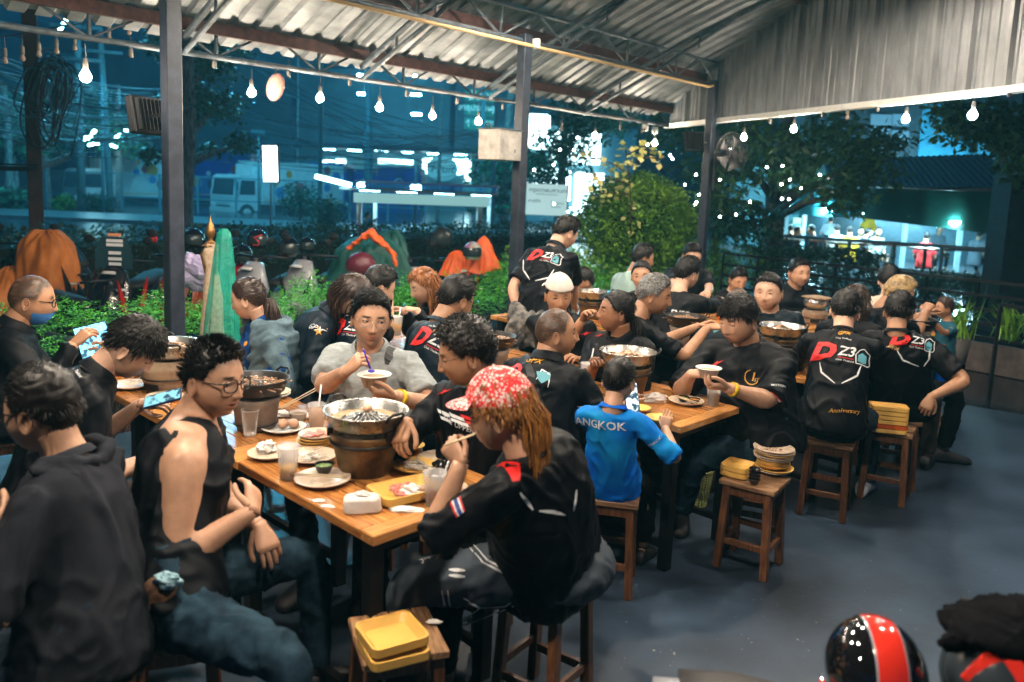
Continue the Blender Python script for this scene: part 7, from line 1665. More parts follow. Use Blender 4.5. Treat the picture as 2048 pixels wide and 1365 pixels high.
# building on the right
bx = P(1935, 265, 26); t = thing('shop_building', V((bx[0], bx[1], GZ)), 'dark building with a blue roller shutter on the upper right', 'building'); boxat(V((bx[0]+1.5, bx[1]+3, 3.4)), (11, 5.5, 8.2), np.eye(3), 'wall', mat('dark_wall', (.012, .035, .05), .7, var=.4), t)
a, b = P(1865, 205, 25.5), P(2008, 322, 25.5); y_ = bx[1]+.2
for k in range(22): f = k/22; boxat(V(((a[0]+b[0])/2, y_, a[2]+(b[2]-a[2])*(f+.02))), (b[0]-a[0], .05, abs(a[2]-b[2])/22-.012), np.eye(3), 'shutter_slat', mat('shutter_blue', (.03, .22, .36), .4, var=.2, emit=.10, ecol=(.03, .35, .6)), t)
for (x0, x1, y0_, y1_, e) in ((1760, 1800, 225, 280, .6), (1805, 1838, 225, 250, .3), (1805, 1838, 258, 290, .3)): a2 = P(x0, y0_, 25.5); b2 = P(x1, y1_, 25.5); boxat(V(((a2[0]+b2[0])/2, y_, (a2[2]+b2[2])/2)), (b2[0]-a2[0], .08, abs(a2[2]-b2[2])), np.eye(3), 'window', mat('dim_window', (.05, .12, .16), .2, emit=.35, ecol=(.15, .4, .6)), t)
boxat(V((*P(2045, 300, 12.5)[:2], 1.8)), (.5, .5, 4), np.eye(3), 'corner_column', mat('dark_wall', (.012, .035, .05), .7), t)
p = P(1655, 322, 30); boxat(p, (1.1, .2, .25), np.eye(3), 'lit_sign', mat('sign_glow2', (.7, .9, 1), emit=14, ecol=(.6, .9, 1)), t)
# fairy bulbs among the leaves
M_fairy = mat('fairy_bulb', (1, .95, .9), emit=40, ecol=(.95, .92, .88))
FB = [(1068, 340), (1120, 300), (1107, 330), (1148, 300), (1155, 276), (1170, 350), (1172, 408), (1138, 400), (1142, 417), (1136, 424), (1340, 311), (1392, 350), (1398, 390), (1345, 318), (1390, 410), (1534, 335), (1565, 332), (1580, 360), (1602, 377), (1563, 369), (1578, 399), (1564, 398), (1500, 404), (1472, 430), (1440, 434), (1678, 380), (1295, 290), (1393, 405), (1108, 408), (1370, 370), (1440, 360), (1460, 300), (1610, 300), (1640, 350)]
fb0 = None
for i, (x, y) in enumerate(FB):
    p = P(x, y, 12.9 if x > 1400 else 13.8)
    if fb0 is None: m = MB(); m.sphere((0, 0, 0), .018, 10, 8); fb0 = m.build('fairy_bulb', M_fairy); fb0.location = Vector(p); o = fb0
    else: o = fb0.copy(); COL.objects.link(o); o.location = Vector(p)
    tag(o, 'small round fairy light glowing among the dark leaves', 'fairy light', 'fairy lights in the trees')
cable([P(1534, 335, 12.9), P(1565, 332, 12.9), P(1580, 360, 12.9), P(1602, 377, 12.9), P(1564, 398, 12.9)], .005, 'thin wire linking the fairy lights right of the fan'); 
# ------------------------------------------------------------------ helmets at the bottom right corner, on a parked motorbike
cH = P(1750, 1345, 1.82); t, band, Rh = helmet(cH, .122, 8, 'glossy black helmet with a wide red stripe edged in grey, at the bottom right', M_gloss, visor=False, tilt=0)
M_rs = mat('helmet_red', (.75, .035, .02), .12, coat=1.0); M_gs = mat('helmet_grey', (.30, .32, .38), .2, coat=1.0)
band(-.30, .34, -88, 78, M_gs, 'stripe_edge', 1.006, 40, 8); band(-.26, .30, -88, 78, M_rs, 'stripe', 1.012, 40, 8)
m = MB(); Rv = rotz(-math.radians(8)); m.tube([cH+Rv@V((.107*math.sin(a), -.131*math.cos(a), -.052)) for a in np.linspace(-1.0, 1.0, 15)], .007, 8); m.build('stripe_edge', M_gs, t)
v_, f_ = text_mesh('AVEX', .028, .2, .01, .01); q_ = cH+Rv@V((0, -.1285, -.020)); 
link('brand_print', meshdata('brand_print', [cH+nrm((q_+Rv@V((x, 0, y*1.0)))-cH)*V((1, 1, 1))*np.linalg.norm((q_+Rv@V((x, -.003, y)))-cH)*1.03 for x, y in v_], f_, [M_whitep]), t)
m = MB(); m.box(cH+V((-.118, -.02, -.07)), (.012, .05, .10), bev=.004); m.build('visor_hinge', M_rs, t)
cH2 = P(1985, 1362, 1.80); t, band, _ = helmet(cH2, .122, 20, 'black helmet with red chevrons under a black cloth, at the bottom right corner', mat('slate_shell', (.03, .04, .05), .2), visor=False)
m = MB(); m.box(V((0, 0, 0)), (0.001,)*3); 
for (x0, y0_, x1, y1_) in ((1925, 1365, 2010, 1290), (2010, 1290, 2040, 1368)):
    pts = []; 
    for f in np.linspace(-.1, 1.05, 10): p = P(x0+(x1-x0)*f, y0_+(y1_-y0_)*f, 1.70); d_ = nrm((p-cH2)/V((.88, 1.06, .98))); pts.append(cH2+d_*V((.88, 1.06, .98))*.1232)
    m = MB(); m.tube(pts, .022, 10, flat=.18, up=nrm(cH2-O)); m.build('red_chevron', M_rs, t)
mm = MB(); cc_ = P(1990, 1262, 1.80); mm.sphere(cc_, (.115, .10, .032), 26, 16, rot=roty(math.radians(6))); mm.sphere(cc_+V((.08, .03, .010)), (.12, .09, .034), 22, 14); mm.tube([cc_+V((-.07, -.02, .0)), cc_+V((-.105, -.03, -.012)), P(1876, 1292, 1.74)], [.030, .020, .008], 10)
v_, f_, n2 = remeshed(mm, .007, 4); v_ = folds(v_, n2, .007, 17, 5); tag(link('black_cloth', meshdata('black_cloth', v_, f_.astype(np.int32), [mat('black_cloth', (.004, .004, .005), 1.0, spec=.03, bump=.2, bscale=60)], None, True)), 'rumpled black cloth lying over the second helmet, bottom right', 'cloth')
c = P(2030, 1222, 1.95); m = MB(); m.tube([P(1990, 1228, 1.95), P(2040, 1214, 1.95), P(2060, 1222, 1.95)], [.008, .022, .02], 12); tag(m.build('plastic_bottle', mat('teal_bottle', (.02, .35, .30), .08, alpha=.6)), 'cap end of a clear teal plastic bottle behind the black cloth', 'bottle')
bike(1880, 1345, 1.85, 96, 'parked scooter under the two helmets at the bottom right, outside the frame', M_silver, z0=.0, sc=.80, mirrors=False)
for o in bpy.data.objects:
    if o.get('label', '').startswith('parked scooter under'): o.location.z -= .0; o.location.y += .02
# ------------------------------------------------------------------ the diners
GJ = 'diners at the long tables'
# front left, second row away from the near table
K1 = person('p01', 'man in a charcoal hooded sweatshirt and glasses seen from behind at the lower left corner', P(84, 822, 2.28), -88, hyaw=-82, hpitch=4, pelvis=V((*P(165, 1300, 2.2)[:2], 0)), sc=1.03, girth=1.0, skin='tan', hair='short', shirt=M_hood, sleeve='long', trousers=M_denimd, hands=(P(-30, 1050, 2.05), P(-90, 1080, 2.5)), hem=.03, glasses='thick', lod=2, group=GJ, faz=(-70, -50), collar='crew')
# hood hanging on the back
m = MB(); c = K1['sp'](.93)-K1['F']*.075; 
m.tube([c-K1['R']*.13+ZU*.05+K1['F']*.10, c-K1['R']*.10+ZU*.02, c-ZU*.035-K1['F']*.02, c+K1['R']*.10+ZU*.02, c+K1['R']*.13+ZU*.05+K1['F']*.10], [.020, .028, .034, .028, .020], 14, flat=.8); m.tube([c-K1['R']*.11+ZU*.06+K1['F']*.10, c-K1['R']*.07+ZU*.055, c+ZU*.03-K1['F']*.01, c+K1['R']*.07+ZU*.055, c+K1['R']*.11+ZU*.06+K1['F']*.10], [.014, .02, .022, .02, .014], 12)
v_, f_, n2 = remeshed(m, .009, 4); v_ = folds(v_, n2, .006, 14, 5); link('hood', meshdata('hood', v_, f_.astype(np.int32), [M_hood], None, True), K1['root'])
K2 = person('p02', 'man in a black tank top, jeans and black framed glasses at the first table', P(428, 760, 2.68), 72, hyaw=112, hpitch=2, hroll=-3, pelvis=V((*G(352, 1190, .55)[:2], 0)), sc=1.05, girth=.98, skin='tan', hair='spiky', hairlen=.6, shirt=M_blk, tank=True, trousers=M_denim, hands=(P(520, 1055, 2.63), P(507, 1020, 2.52)), hdir=(V((.5, -.35, -.75)), V((-.25, .75, .45))), hpalm=(V((.4, -.6, .5)), V((.8, -.2, .3))), elbow=(V((-.3, .6, -1)), V((-.30, -.55, -1))), hcurl=(.25, .3), glasses='thick', lod=2, group=GJ, faz=(55, 126), lids=.35, gaze=(.35, 0), chub=.12, mouth=.4, armr=1.06)
K3 = person('p03', 'teenager in a black polo bending over a phone at the near table', P(262, 697, 3.12), 52, hyaw=74, hpitch=40, lean=.34, sc=.98, girth=.95, skin='fair', hair='fringe', hairlen=1.1, shirt=M_blk, sleeve='short', trousers=M_brown, hands=(P(283, 808, 3.28), P(330, 908, 3.05)), hdir=(V((.9, .1, .1)), V((1, .1, -.1))), hpalm=(V((-.2, -.5, .8)), None), elbow=(V((0, .5, -1)), V((-.5, -.6, -.8))), lod=2, group=GJ, collar='polo', lids=.9, gaze=(0, -.6))
K4 = person('p04', 'heavy man with shaved head, glasses and blue face mask, holding a tablet', P(64, 600, 4.15), 58, hyaw=68, hpitch=8, lean=.16, sc=1.08, girth=1.2, skin='mid', hair='buzz', shirt=M_blk, sleeve='long', trousers=M_denimd, hands=(P(175, 700, 4.35), P(148, 688, 4.02)), hdir=(None, V((.4, .4, .5))), glasses='thick', lod=1, group=GJ, collar='polo', chub=.6)
# blue mask on chin
m = MB(); hv, hf, _, ff_, su = head_shape(44, 40, .6); sel = (hv[:, 2] < -.045) & (su[:, 1] > .1)
keep = [i for i, q in enumerate(hf) if all(sel[j] for j in q)]; m.add([K4['hw'](p+su[k]*.007) for k, p in enumerate(hv)], [hf[i] for i in keep], 0, True); m.build('face_mask', mat('mask_blue', (.05, .22, .6), .7), K4['root'])
K5 = person('p05', 'woman with a ponytail in a blue polo and denim jacket looking down to the left', P(497, 598, 4.45), -118, hyaw=-84, hpitch=14, lean=.10, sc=.97, girth=1.0, skin='fair', hair='pony', hairmat=M_hairb, fem=.8, shirt=M_polo, sleeve='short', trousers=M_denimd, hands=(P(500, 762, 4.05), P(470, 755, 4.35)), hdir=(V((-1, -.2, 0)), None), lod=2, cat='woman', group=GJ, collar='polo', lids=.85)
# open denim jacket over the polo: back and sides
b = MB(); spx = K5['sp']; R5, F5 = K5['R'], K5['F']
def jacket(K, mt, sc_, open_=True, name='jacket', long=True):
    b = MB(); R5, F5, spx = K['R'], K['F'], K['sp']
    for sd in (-1, 1):
        S_, E_, W_ = K['arms'][sd]; limb(b, [spx(.88)+R5*sd*.07, S_, E_, E_+(W_-E_)*.92], [(0, .078*sc_), (.2, .074*sc_), (.5, .064*sc_), (.8, .055*sc_), (1, .046*sc_)], 16, 4)
    for t in np.linspace(-.12, .93, 9):
        c = spx(max(0, t))+(K['spd'](0)*t*.6 if t < 0 else 0); w_ = np.interp(t, [-.1, .3, .75, .9, .95], [.20, .185, .195, .17, .11])*sc_; d_ = np.interp(t, [-.1, .3, .75, .93], [.155, .145, .14, .10])*sc_
        pts = [c+R5*w_*math.sin(a)-F5*d_*math.cos(a) for a in np.linspace(-2.35, 2.35, 22)] if open_ else None
        b.tube(pts, .056*sc_, 8)
    v_, f_, n2 = remeshed(b, .013, 6); v_ = folds(v_, n2, .010, 8, 77); return link(name, meshdata(name, v_, f_.astype(np.int32), [mt], None, True), K['root'])
K5['jacket'] = jacket(K5, M_denimv, .97)
K6 = person('p06', 'woman with bobbed hair in a navy club jacket leaning forward, left of the hidden man', P(702, 592, 4.62), 78, hyaw=100, hpitch=38, lean=.36, sc=1.0, girth=1.02, skin='fair', hair='bob', hairmat=M_hairb, fem=.6, shirt=M_navy, sleeve='long', trousers=M_trk, hands=(P(730, 720, 4.7), P(705, 735, 4.45)), lod=1, cat='woman', group=GJ, collar='polo', lids=.9)
K7 = person('p07', 'man in a club shirt seen from behind, hidden behind the eating man in grey', P(757, 574, 4.78), 48, hyaw=62, hpitch=22, lean=.34, pelvis=V((*P(712, 800, 4.45)[:2], 0)), sc=1.0, skin='fair', hair='short', shirt=M_navy, sleeve='short', trousers=M_blackp, hands=(None, P(778, 600, 4.95)), hdir=(None, V((-.2, .1, 1))), lod=1, group=GJ, collar='crew')
K8 = person('p08', 'young woman with reddish dyed hair looking down, holding a cup of orange juice', P(848, 572, 5.25), -128, hyaw=-118, hpitch=20, lean=.20, sc=.95, skin='fair', hair='long', hairmat=M_hairr, fem=.9, shirt=M_blk, sleeve='long', trousers=M_denimd, hands=(P(832, 620, 4.95), P(808, 620, 5.05)), hdir=(V((-1, -.1, .1)), V((-.9, -.3, .2))), lod=1, cat='woman', group=GJ, lids=.85, collar='polo')
cup(P(793, 652, 4.86)-ZU*.06, 'cup of orange juice with a straw held by the red haired woman', .62, (.9, .42, .03), .115, .038, straw=(.02, .02, .17))
K10 = person('p10', 'man with wet black hair seen from behind, just left of the curly haired man', P(912, 600, 4.30), 52, hyaw=48, hpitch=20, lean=.30, pelvis=V((*P(862, 820, 4.1)[:2], 0)), sc=1.02, skin='mid', hair='short', hairlen=1.2, shirt=M_navy, sleeve='short', trousers=M_blackp, hands=(P(900, 700, 4.6), P(940, 720, 4.6)), lod=1, group=GJ, collar='crew')
K11 = person('p11', 'man in a heather grey tee and wire glasses eating from a white bowl', P(742, 638, 3.72), -168, hyaw=163, hpitch=2, hroll=-4, lean=.10, sc=1.06, girth=1.05, skin='tan', hair='short', hairlen=1.1, shirt=M_greytee, sleeve='short', trousers=M_denimd, hands=(P(787, 792, 3.36), P(693, 742, 3.38)), hdir=(V((-.72, -.15, .12)), V((.55, -.1, .55))), hpalm=(V((.1, -.5, -.9)), V((-.4, -.6, .7))), elbow=(V((1, .1, -.8)), V((-.9, .1, -1))), hcurl=(.55, (.75, .7, .65, .6)), thumb=(.4, .8), glasses='wire', lod=2, group=GJ, collar='v', lids=.30, gaze=(-.35, -.02), stool_lab='stool under the man in the grey tee')
K12 = person('p12', 'curly haired man in glasses and a black jersey reaching for the big steel pan', P(932, 708, 3.12), -152, hyaw=-98, hpitch=16, lean=.10, sc=1.06, girth=1.06, skin='mid', hair='curly', hairlen=1.0, shirt=M_blk, sleeve='long', trousers=M_blackp, hands=(P(1015, 985, 3.0), P(812, 846, 2.95)), hdir=(None, V((-.15, -.5, -.55))), elbow=(None, V((-.5, .3, -1))), glasses='round', lod=2, group=GJ, collar='v', lids=.55, gaze=(0, -.35), chub=.4, mouth=.7)
K13 = person('p13', 'balding man in a club shirt with a shoulder strap, seen from behind, turning right', P(1112, 666, 4.10), 28, hyaw=84, hpitch=-2, lean=.10, sc=1.06, girth=1.12, skin='mid', hair='balding', shirt=M_blk, sleeve='long', trousers=M_blackp, hands=(P(1060, 800, 4.35), P(1170, 860, 4.2)), elbow=(None, V((.9, -.5, -1))), lod=2, group=GJ, collar='polo', chub=.3, beard=.2)
K14 = person('p14', 'woman in a red printed cap and black club jersey sitting on the nearest stool', P(1003, 826, 2.46), -62, hyaw=-74, hpitch=14, pelvis=V((*G(1098, 1112, .56)[:2], 0)), sc=1.0, hipg=1.42, shbot=-.02, girth=1.16, skin='tan', hair='long', hairmat=M_haird, hairlen=.95, hrange=(128, 225), fem=.7, shirt=M_blk, sleeve='elbow', trousers=M_trk, hands=(P(922, 925, 2.42), P(885, 985, 2.8)), hdir=(V((-.45, .35, .45)), None), hpalm=(V((-.5, -.8, .2)), None), elbow=(V((-.15, -.35, -1.2)), None), hcurl=((.75, .75, .8, .8), .5), thumb=(.8, .5), lod=2, cat='woman', group=GJ, collar='crew', lids=.7, faz=(-99, -80), hem=.0, armr=1.1, shoes='shoe', chub=.3)
K15 = person('p15', 'standing man in a club shirt seen from behind by the middle post, head bowed', P(1131, 466, 5.9), 35, hyaw=58, hpitch=26, stand=True, pelvis=V((*P(1085, 650, 5.75)[:2], 0)), sc=.985, girth=1.1, skin='fair', hair='short', shirt=M_blk, sleeve='short', trousers=M_blackp, hands=(P(1040, 640, 5.8), P(1150, 640, 6.3)), elbow=(V((-1, -.2, -.3)), None), lod=2, group='standing people', collar='polo', stool_=False)
K16 = person('p16', 'small boy facing left next to the pan heaped with pork', P(1168, 562, 7.0), -105, hyaw=-98, hpitch=4, sc=.78, child=1, skin='mid', hair='short', shirt=M_kteal, sleeve='short', trousers=M_denimd, lod=1, cat='boy', group=GJ, lids=.6)
K17 = person('p17', 'man in a backwards white cap facing the camera behind the balding man', P(1117, 592, 5.05), -158, hyaw=174, hpitch=6, pelvis=V((*P(1150, 760, 5.2)[:2], 0)), sc=1.02, girth=1.1, skin='mid', hair='cap', shirt=M_blk, sleeve='short', trousers=M_blackp, hands=(P(1160, 720, 4.9), P(1165, 640, 4.9)), lod=1, group=GJ, collar='polo', lids=.4, gaze=(-.3, 0))
K18 = person('p18', 'dark haired woman with a ponytail in a black jersey looking left', P(1232, 624, 4.62), -142, hyaw=-96, hpitch=-4, lean=.06, sc=1.0, girth=1.2, skin='dark', hair='pony', fem=.7, shirt=M_blk, sleeve='elbow', trousers=M_denim, hands=(P(1215, 735, 4.4), P(1190, 730, 4.4)), lod=2, cat='woman', group=GJ, collar='polo', lids=.4)
K19 = person('p19', 'young woman with tied hair looking at the camera from behind the grey haired man', P(1284, 552, 6.2), -165, hyaw=-164, hpitch=2, hroll=4, sc=.98, skin='tan', hair='pony', fem=.9, shirt=M_blk, sleeve='elbow', trousers=M_blackp, lod=1, cat='woman', group=GJ, lids=.4, gaze=(.1, 0), stool_=False)
K20 = person('p20', 'man in a pale teal tee with his back turned, in front of the trimmed bush', P(1285, 517, 7.2), 60, hyaw=78, hpitch=10, pelvis=V((*P(1248, 640, 7.1)[:2], 0)), sc=1.02, skin='mid', hair='short', shirt=M_teal, sleeve='short', trousers=M_blackp, lod=1, group=GJ)
K21 = person('p21', 'grey haired man in a black shirt reaching his bare arm across the third row', P(1308, 590, 4.98), 82, hyaw=104, hpitch=10, lean=.20, sc=1.04, girth=1.12, skin='mid', hair='short', hairmat=M_hairg, hairlen=.8, shirt=M_blk, sleeve='short', trousers=M_denimd, hands=(P(1400, 652, 5.2), P(1415, 655, 4.95)), hdir=(None, V((1, .2, .1))), elbow=(None, V((0, -.5, -1))), lod=2, group=GJ, lids=.6, chub=.4)
K22 = person('p22', 'slim man in a long sleeved black sponsor shirt and silver necklace, seen from behind', P(1374, 548, 6.1), 38, hyaw=55, hpitch=12, lean=.20, sc=1.0, skin='fair', hair='short', hairlen=1.3, shirt=M_blk, sleeve='long', trousers=M_blackp, hands=(P(1390, 640, 6.4), P(1438, 600, 6.4)), elbow=(None, V((.8, -.4, -1))), lod=1, group=GJ)
K23 = person('p23', 'man in a dark tee beside the fan post looking down', P(1384, 512, 7.8), -172, hyaw=178, hpitch=22, sc=1.05, skin='fair', hair='short', hairlen=.8, shirt=M_blk, sleeve='short', trousers=M_blackp, hands=(P(1415, 585, 7.4), P(1362, 585, 7.4)), lod=1, group=GJ, lids=.8, chub=.3)
K24 = person('p24', 'boy in a dark tee looking down between two pots', P(1476, 560, 7.4), 175, hyaw=170, hpitch=22, sc=.86, child=.6, skin='tan', hair='short', shirt=M_blk, sleeve='short', trousers=M_blackp, lod=1, cat='boy', group=GJ, lids=.8)
K25 = person('p25', 'man in a shirt with colourful sleeves, mostly hidden behind the big eating man', P(1474, 612, 5.2), 35, hyaw=38, hpitch=15, pelvis=V((*P(1452, 800, 5.0)[:2], 0)), sc=1.0, skin='mid', hair='balding', shirt=M_navy, sleeve='long', trousers=M_denimd, lod=1, group=GJ)
K26 = person('p26', 'big man in a black jersey eating from a white bowl beside the boy', P(1478, 640, 4.28), -152, hyaw=-122, hpitch=14, lean=.06, pelvis=V((*G(1512, 885, .53)[:2], 0)), sc=1.08, girth=1.22, skin='tan', hair='fringe', hairlen=.8, shirt=M_blk, sleeve='elbow', trousers=M_denim, hands=(P(1452, 775, 3.98), P(1384, 748, 4.1)), hdir=(V((-.95, -.1, .05)), V((.7, -.3, .2))), hpalm=(V((0, -.4, -.9)), V((-.3, -.3, .9))), elbow=(V((1, .1, -.6)), V((-.6, .2, -1))), hcurl=(.55, .8), thumb=(.4, .8), lod=2, group=GJ, collar='v', lids=.75, gaze=(0, -.4), chub=.7, armr=1.15, faz=(-68, -48), hem=.05)
K27 = person('p27', 'heavy man in a plain black tee staring left behind the wide steel pan', P(1537, 584, 5.8), -165, hyaw=-148, hpitch=3, lean=.05, sc=1.10, girth=1.25, skin='fair', hair='short', hairlen=.75, shirt=M_navy, sleeve='elbow', trousers=M_blackp, lod=1, group=GJ, lids=.5, chub=1.0, armr=1.15, brow=.8)
K28 = person('p28', 'broad man in a black jersey looking at the camera behind the steaming pot', P(1598, 546, 7.5), 172, hyaw=166, hpitch=2, sc=1.1, girth=1.15, skin='tan', hair='short', hairlen=.9, shirt=M_blk, sleeve='elbow', trousers=M_blackp, lod=1, group=GJ, lids=.4, collar='polo', chub=.6)
K29 = person('p29', 'person with long dark hair hidden behind the first man seen from behind', P(1712, 603, 5.75), 30, hyaw=40, hpitch=15, sc=.95, skin='fair', hair='long', hairmat=M_hairb, fem=.8, shirt=M_blk, sleeve='long', trousers=M_blackp, lod=1, cat='woman', group=GJ)
K30 = person('p30', 'man with wet hair in a long sleeved club shirt seen squarely from behind', P(1690, 622, 4.95), 24, hyaw=24, hpitch=18, pelvis=V((*G(1663, 850, .53)[:2], 0)), sc=1.02, girth=1.0, skin='fair', hair='short', hairlen=1.1, shirt=M_blk, sleeve='long', trousers=M_denimd, hands=(P(1640, 690, 5.2), P(1730, 690, 5.3)), elbow=(V((-1, -.2, -.9)), V((1, -.2, -.9))), shoes='sneaker', lod=2, group=GJ, collar='crew', hem=.03, faz=(0, 40))
K31 = person('p31', 'man with tattooed forearm and a bag strap, seen from behind next to the aisle', P(1797, 624, 5.15), 18, hyaw=30, hpitch=14, pelvis=V((*G(1800, 808, .53)[:2], 0)), sc=1.02, girth=1.1, skin='mid', hair='short', hairlen=1.1, shirt=M_blk, sleeve='short', trousers=M_brown, hands=(P(1760, 720, 5.3), P(1862, 795, 4.85)), hdir=(None, V((-.35, -.1, -.8))), elbow=(None, V((1, -.4, -.3))), lod=2, group=GJ, collar='crew', armr=1.1, faz=(-5, 40))
K32 = person('p32', 'man with bleached hair reaching a hand to the little boy', P(1797, 588, 5.85), 84, hyaw=108, hpitch=22, lean=.05, pelvis=V((*P(1768, 760, 5.8)[:2], 0)), sc=1.05, skin='mid', hair='short', hairmat=M_blond, shirt=M_blk, sleeve='short', trousers=M_blackp, hands=(P(1850, 628, 6.15), P(1852, 622, 6.0)), lod=1, group=GJ)
K33 = person('p33', 'person with a big mop of dark hair in a pale dotted top', P(1777, 562, 6.9), 20, hyaw=20, hpitch=10, pelvis=V((*P(1752, 700, 6.8)[:2], 0)), sc=.95, skin='fair', hair='afro', hairlen=.7, shirt=M_cream, sleeve='short', trousers=M_denimd, lod=1, cat='person', group=GJ)
K34 = person('p34', 'little boy in a teal tee and blue shorts standing at the table end and drinking', P(1889, 617, 6.45), -95, hyaw=-84, hpitch=-2, stand=True, pelvis=V((*P(1878, 745, 6.42)[:2], 0)), sc=.60, child=1, skin='mid', hair='short', hairmat=M_hairb, shirt=M_kteal, sleeve='short', trousers=M_blue, hands=(P(1862, 640, 6.25), P(1850, 632, 6.35)), hdir=(V((-.4, 0, .8)), V((-.4, 0, .8))), shoes='sandal', lod=1, cat='boy', group='standing people', stool_=False, shoulder=.17)
K35 = person('p35', 'boy in a bright blue football jersey seen from behind, watching a phone at the table', P(1238, 762, 3.55), 18, hyaw=30, hpitch=10, pelvis=V((*G(1222, 955, .52)[:2], 0)), sc=.74, child=1, skin='tan', hair='short', hairlen=.6, shirt=M_blue, sleeve='elbow', trousers=M_blackp, hands=(P(1262, 800, 3.85), P(1330, 856, 3.62)), hdir=(None, V((.15, .3, .6))), hpalm=(None, V((-.2, -.9, .3))), elbow=(None, V((.6, -.7, -.8))), hcurl=(.4, .12), lod=2, cat='boy', group=GJ, collar='crew', hem=.03, loose=2.2, shoulder=.20)
# ------------------------------------------------------------------ prints and things on the diners
def V_lines(K, l): 
    for q in l: decal_line(K, q, .011, M_whitep)
team_back(K15, 1085, 512, .20, -8, (1100, 484)); V_lines(K15, [[(1047, 520), (1047, 540), (1060, 560)], [(1071, 562), (1098, 556), (1108, 540)]])
team_back(K7, 690, 655, .22, -2, (702, 622), helmet=False); team_back(K10, 858, 678, .22, -18, (868, 642), helmet=False)
team_back(K30, 1675, 705, .235, -6, (1687, 667)); V_lines(K30, [[(1640, 725), (1643, 745), (1670, 768)], [(1683, 768), (1714, 752), (1722, 732)]])
team_back(K31, 1822, 681, .19, -8, (1815, 648)); V_lines(K31, [[(1794, 701), (1806, 721), (1837, 733)], [(1847, 733), (1858, 718), (1860, 700)]])
decal(K22, 1352, 581, 'ENEOS', .055, M_whitep, -6, .1, .01)
decal(K35, 1196, 850, 'ANGKOK', .052, M_whitep, -5, 0, .012); decal(K35, 1308, 886, 'ANGKOK', .016, M_whitep, 38, 0, .004)
decal(K12, 930, 857, 'THE UPPER STEP', .030, M_whitep, -14, 0, .004)
for (x, y, mt) in ((886, 826, M_whitep), (912, 834, M_whitep), (940, 838, M_redp)): decal_poly(K12, x, y, [(-.04, .006), (.035, .006), (.045, -.006), (-.03, -.006)], mt, 1, -14)
for (x, y, mt) in ((890, 838, M_whitep), (918, 845, M_whitep), (948, 850, M_redp)): decal_poly(K12, x, y, [(-.04, .005), (.035, .005), (.045, -.005), (-.03, -.005)], mt, 1, -14)
ZIG = [(-.035, -.012), (-.012, -.004), (-.008, -.010), (.038, .014), (.010, .006), (.004, .012)]
decal_poly(K12, 888, 784, ZIG, M_redp, 1, 5); decal_poly(K26, 1434, 728, ZIG, M_redp, 1.15, 5)
decal(K26, 1505, 755, '1', .062, M_goldp, 5, .3, .01); decal(K26, 1513, 761, 'ST', .026, M_goldp, 5, .3, .006)
for a0, a1 in ((100, 330),): 
    pts = [(1504+15*math.cos(math.radians(a)), 755-15*math.sin(math.radians(a))) for a in range(a0, a1, 25)]; decal_line(K26, pts, .006, M_goldp)
def flag(K, x, y, rot, s=1.0):
    for dy, mt in ((.020, M_redp), (.012, M_whitep), (0, M_bluep), (-.012, M_whitep), (-.020, M_redp)): h = .006 if mt is not M_bluep else .010; decal_poly(K, x+dy*0, y, [(-.035*s, dy*s-h*s*.6), (.035*s, dy*s-h*s*.6), (.035*s, dy*s+h*s*.6), (-.035*s, dy*s+h*s*.6)], mt, 1, rot)
flag(K26, 1548, 795, -55); decal(K26, 1557, 772, 'MOTION', .020, M_whitep, -5, .1, .004)
flag(K14, 916, 1014, -55, .7)
decal(K13, 1066, 712, 'GPX', .045, M_goldp, -6, .3, .012); team_back(K13, 1040, 748, .17, -14, helmet=False, z3=False)
decal_poly(K13, 1078, 752, [(-.02, .02), (.05, .03), (.06, -.01), (.03, -.04), (.0, -.02)], M_teap, 1, -10); 
q = [(1072, 760), (1084, 740), (1100, 750), (1096, 775)]; decal_line(K13, q, .008, M_whitep)
m = MB(); K = K13
# shoulder straps: ribbons dropped on the shirts
def strap(K, pts, wd, name='bag_strap', mt=None): return decal_line(K, pts, wd, mt or mat('strap_webbing', (.015, .016, .02), .6, bump=.2, bscale=200), name=name)
strap(K13, [(1046, 690), (1056, 730), (1075, 790), (1092, 830)], .038); strap(K11, [(788, 678), (780, 705), (773, 730)], .045); strap(K31, [(1790, 645), (1812, 652), (1845, 675)], .03)
V_lines(K14, [[(1040, 985), (1054, 1004), (1066, 1020)], [(1078, 1022), (1105, 1024), (1130, 1030)], [(1152, 980), (1150, 1000), (1146, 1022)]])
decal_poly(K14, 1045, 940, [(-.05, .04), (.05, .045), (.04, .02), (.0, .02), (-.03, -.04), (-.05, -.04)], M_redp, 1.0, -5)
# track pants stripes and leg print
TP = dict(part='trousers')
for dx in (0, 9): decal_line(K14, [(936+dx, 1092-dx*.5), (965+dx, 1125-dx*.5), (1015+dx, 1150-dx*.3), (1040+dx, 1160), (1046+dx, 1190), (1010+dx, 1212+dx*.6), (960+dx, 1215+dx*.8), (928+dx, 1196+dx)], .009, M_whitep, 'trousers')
for x in (886, 897): decal_line(K14, [(x-2, 1180), (x+8, 1240), (x+24, 1310)], .009, M_whitep, 'trousers')
for y in (1140, 1152): decal_line(K14, [(898, y), (930, y+2)], .012, M_whitep, 'trousers')
decal(K14, 862, 1112, '15', .095, M_whitep, -82, 0, .03, 'trousers'); decal(K14, 880, 1110, 'FASHIONS', .030, M_whitep, -78, 0, .01, 'trousers')
decal(K3, 158, 730, 'GPX', .036, M_goldp, -18, .3, .012); decal(K3, 153, 744, 'Club Thailand', .016, M_whitep, -18, 0, .003); decal(K3, 245, 852, 'GPX', .030, M_whitep, 8, .3, .006)
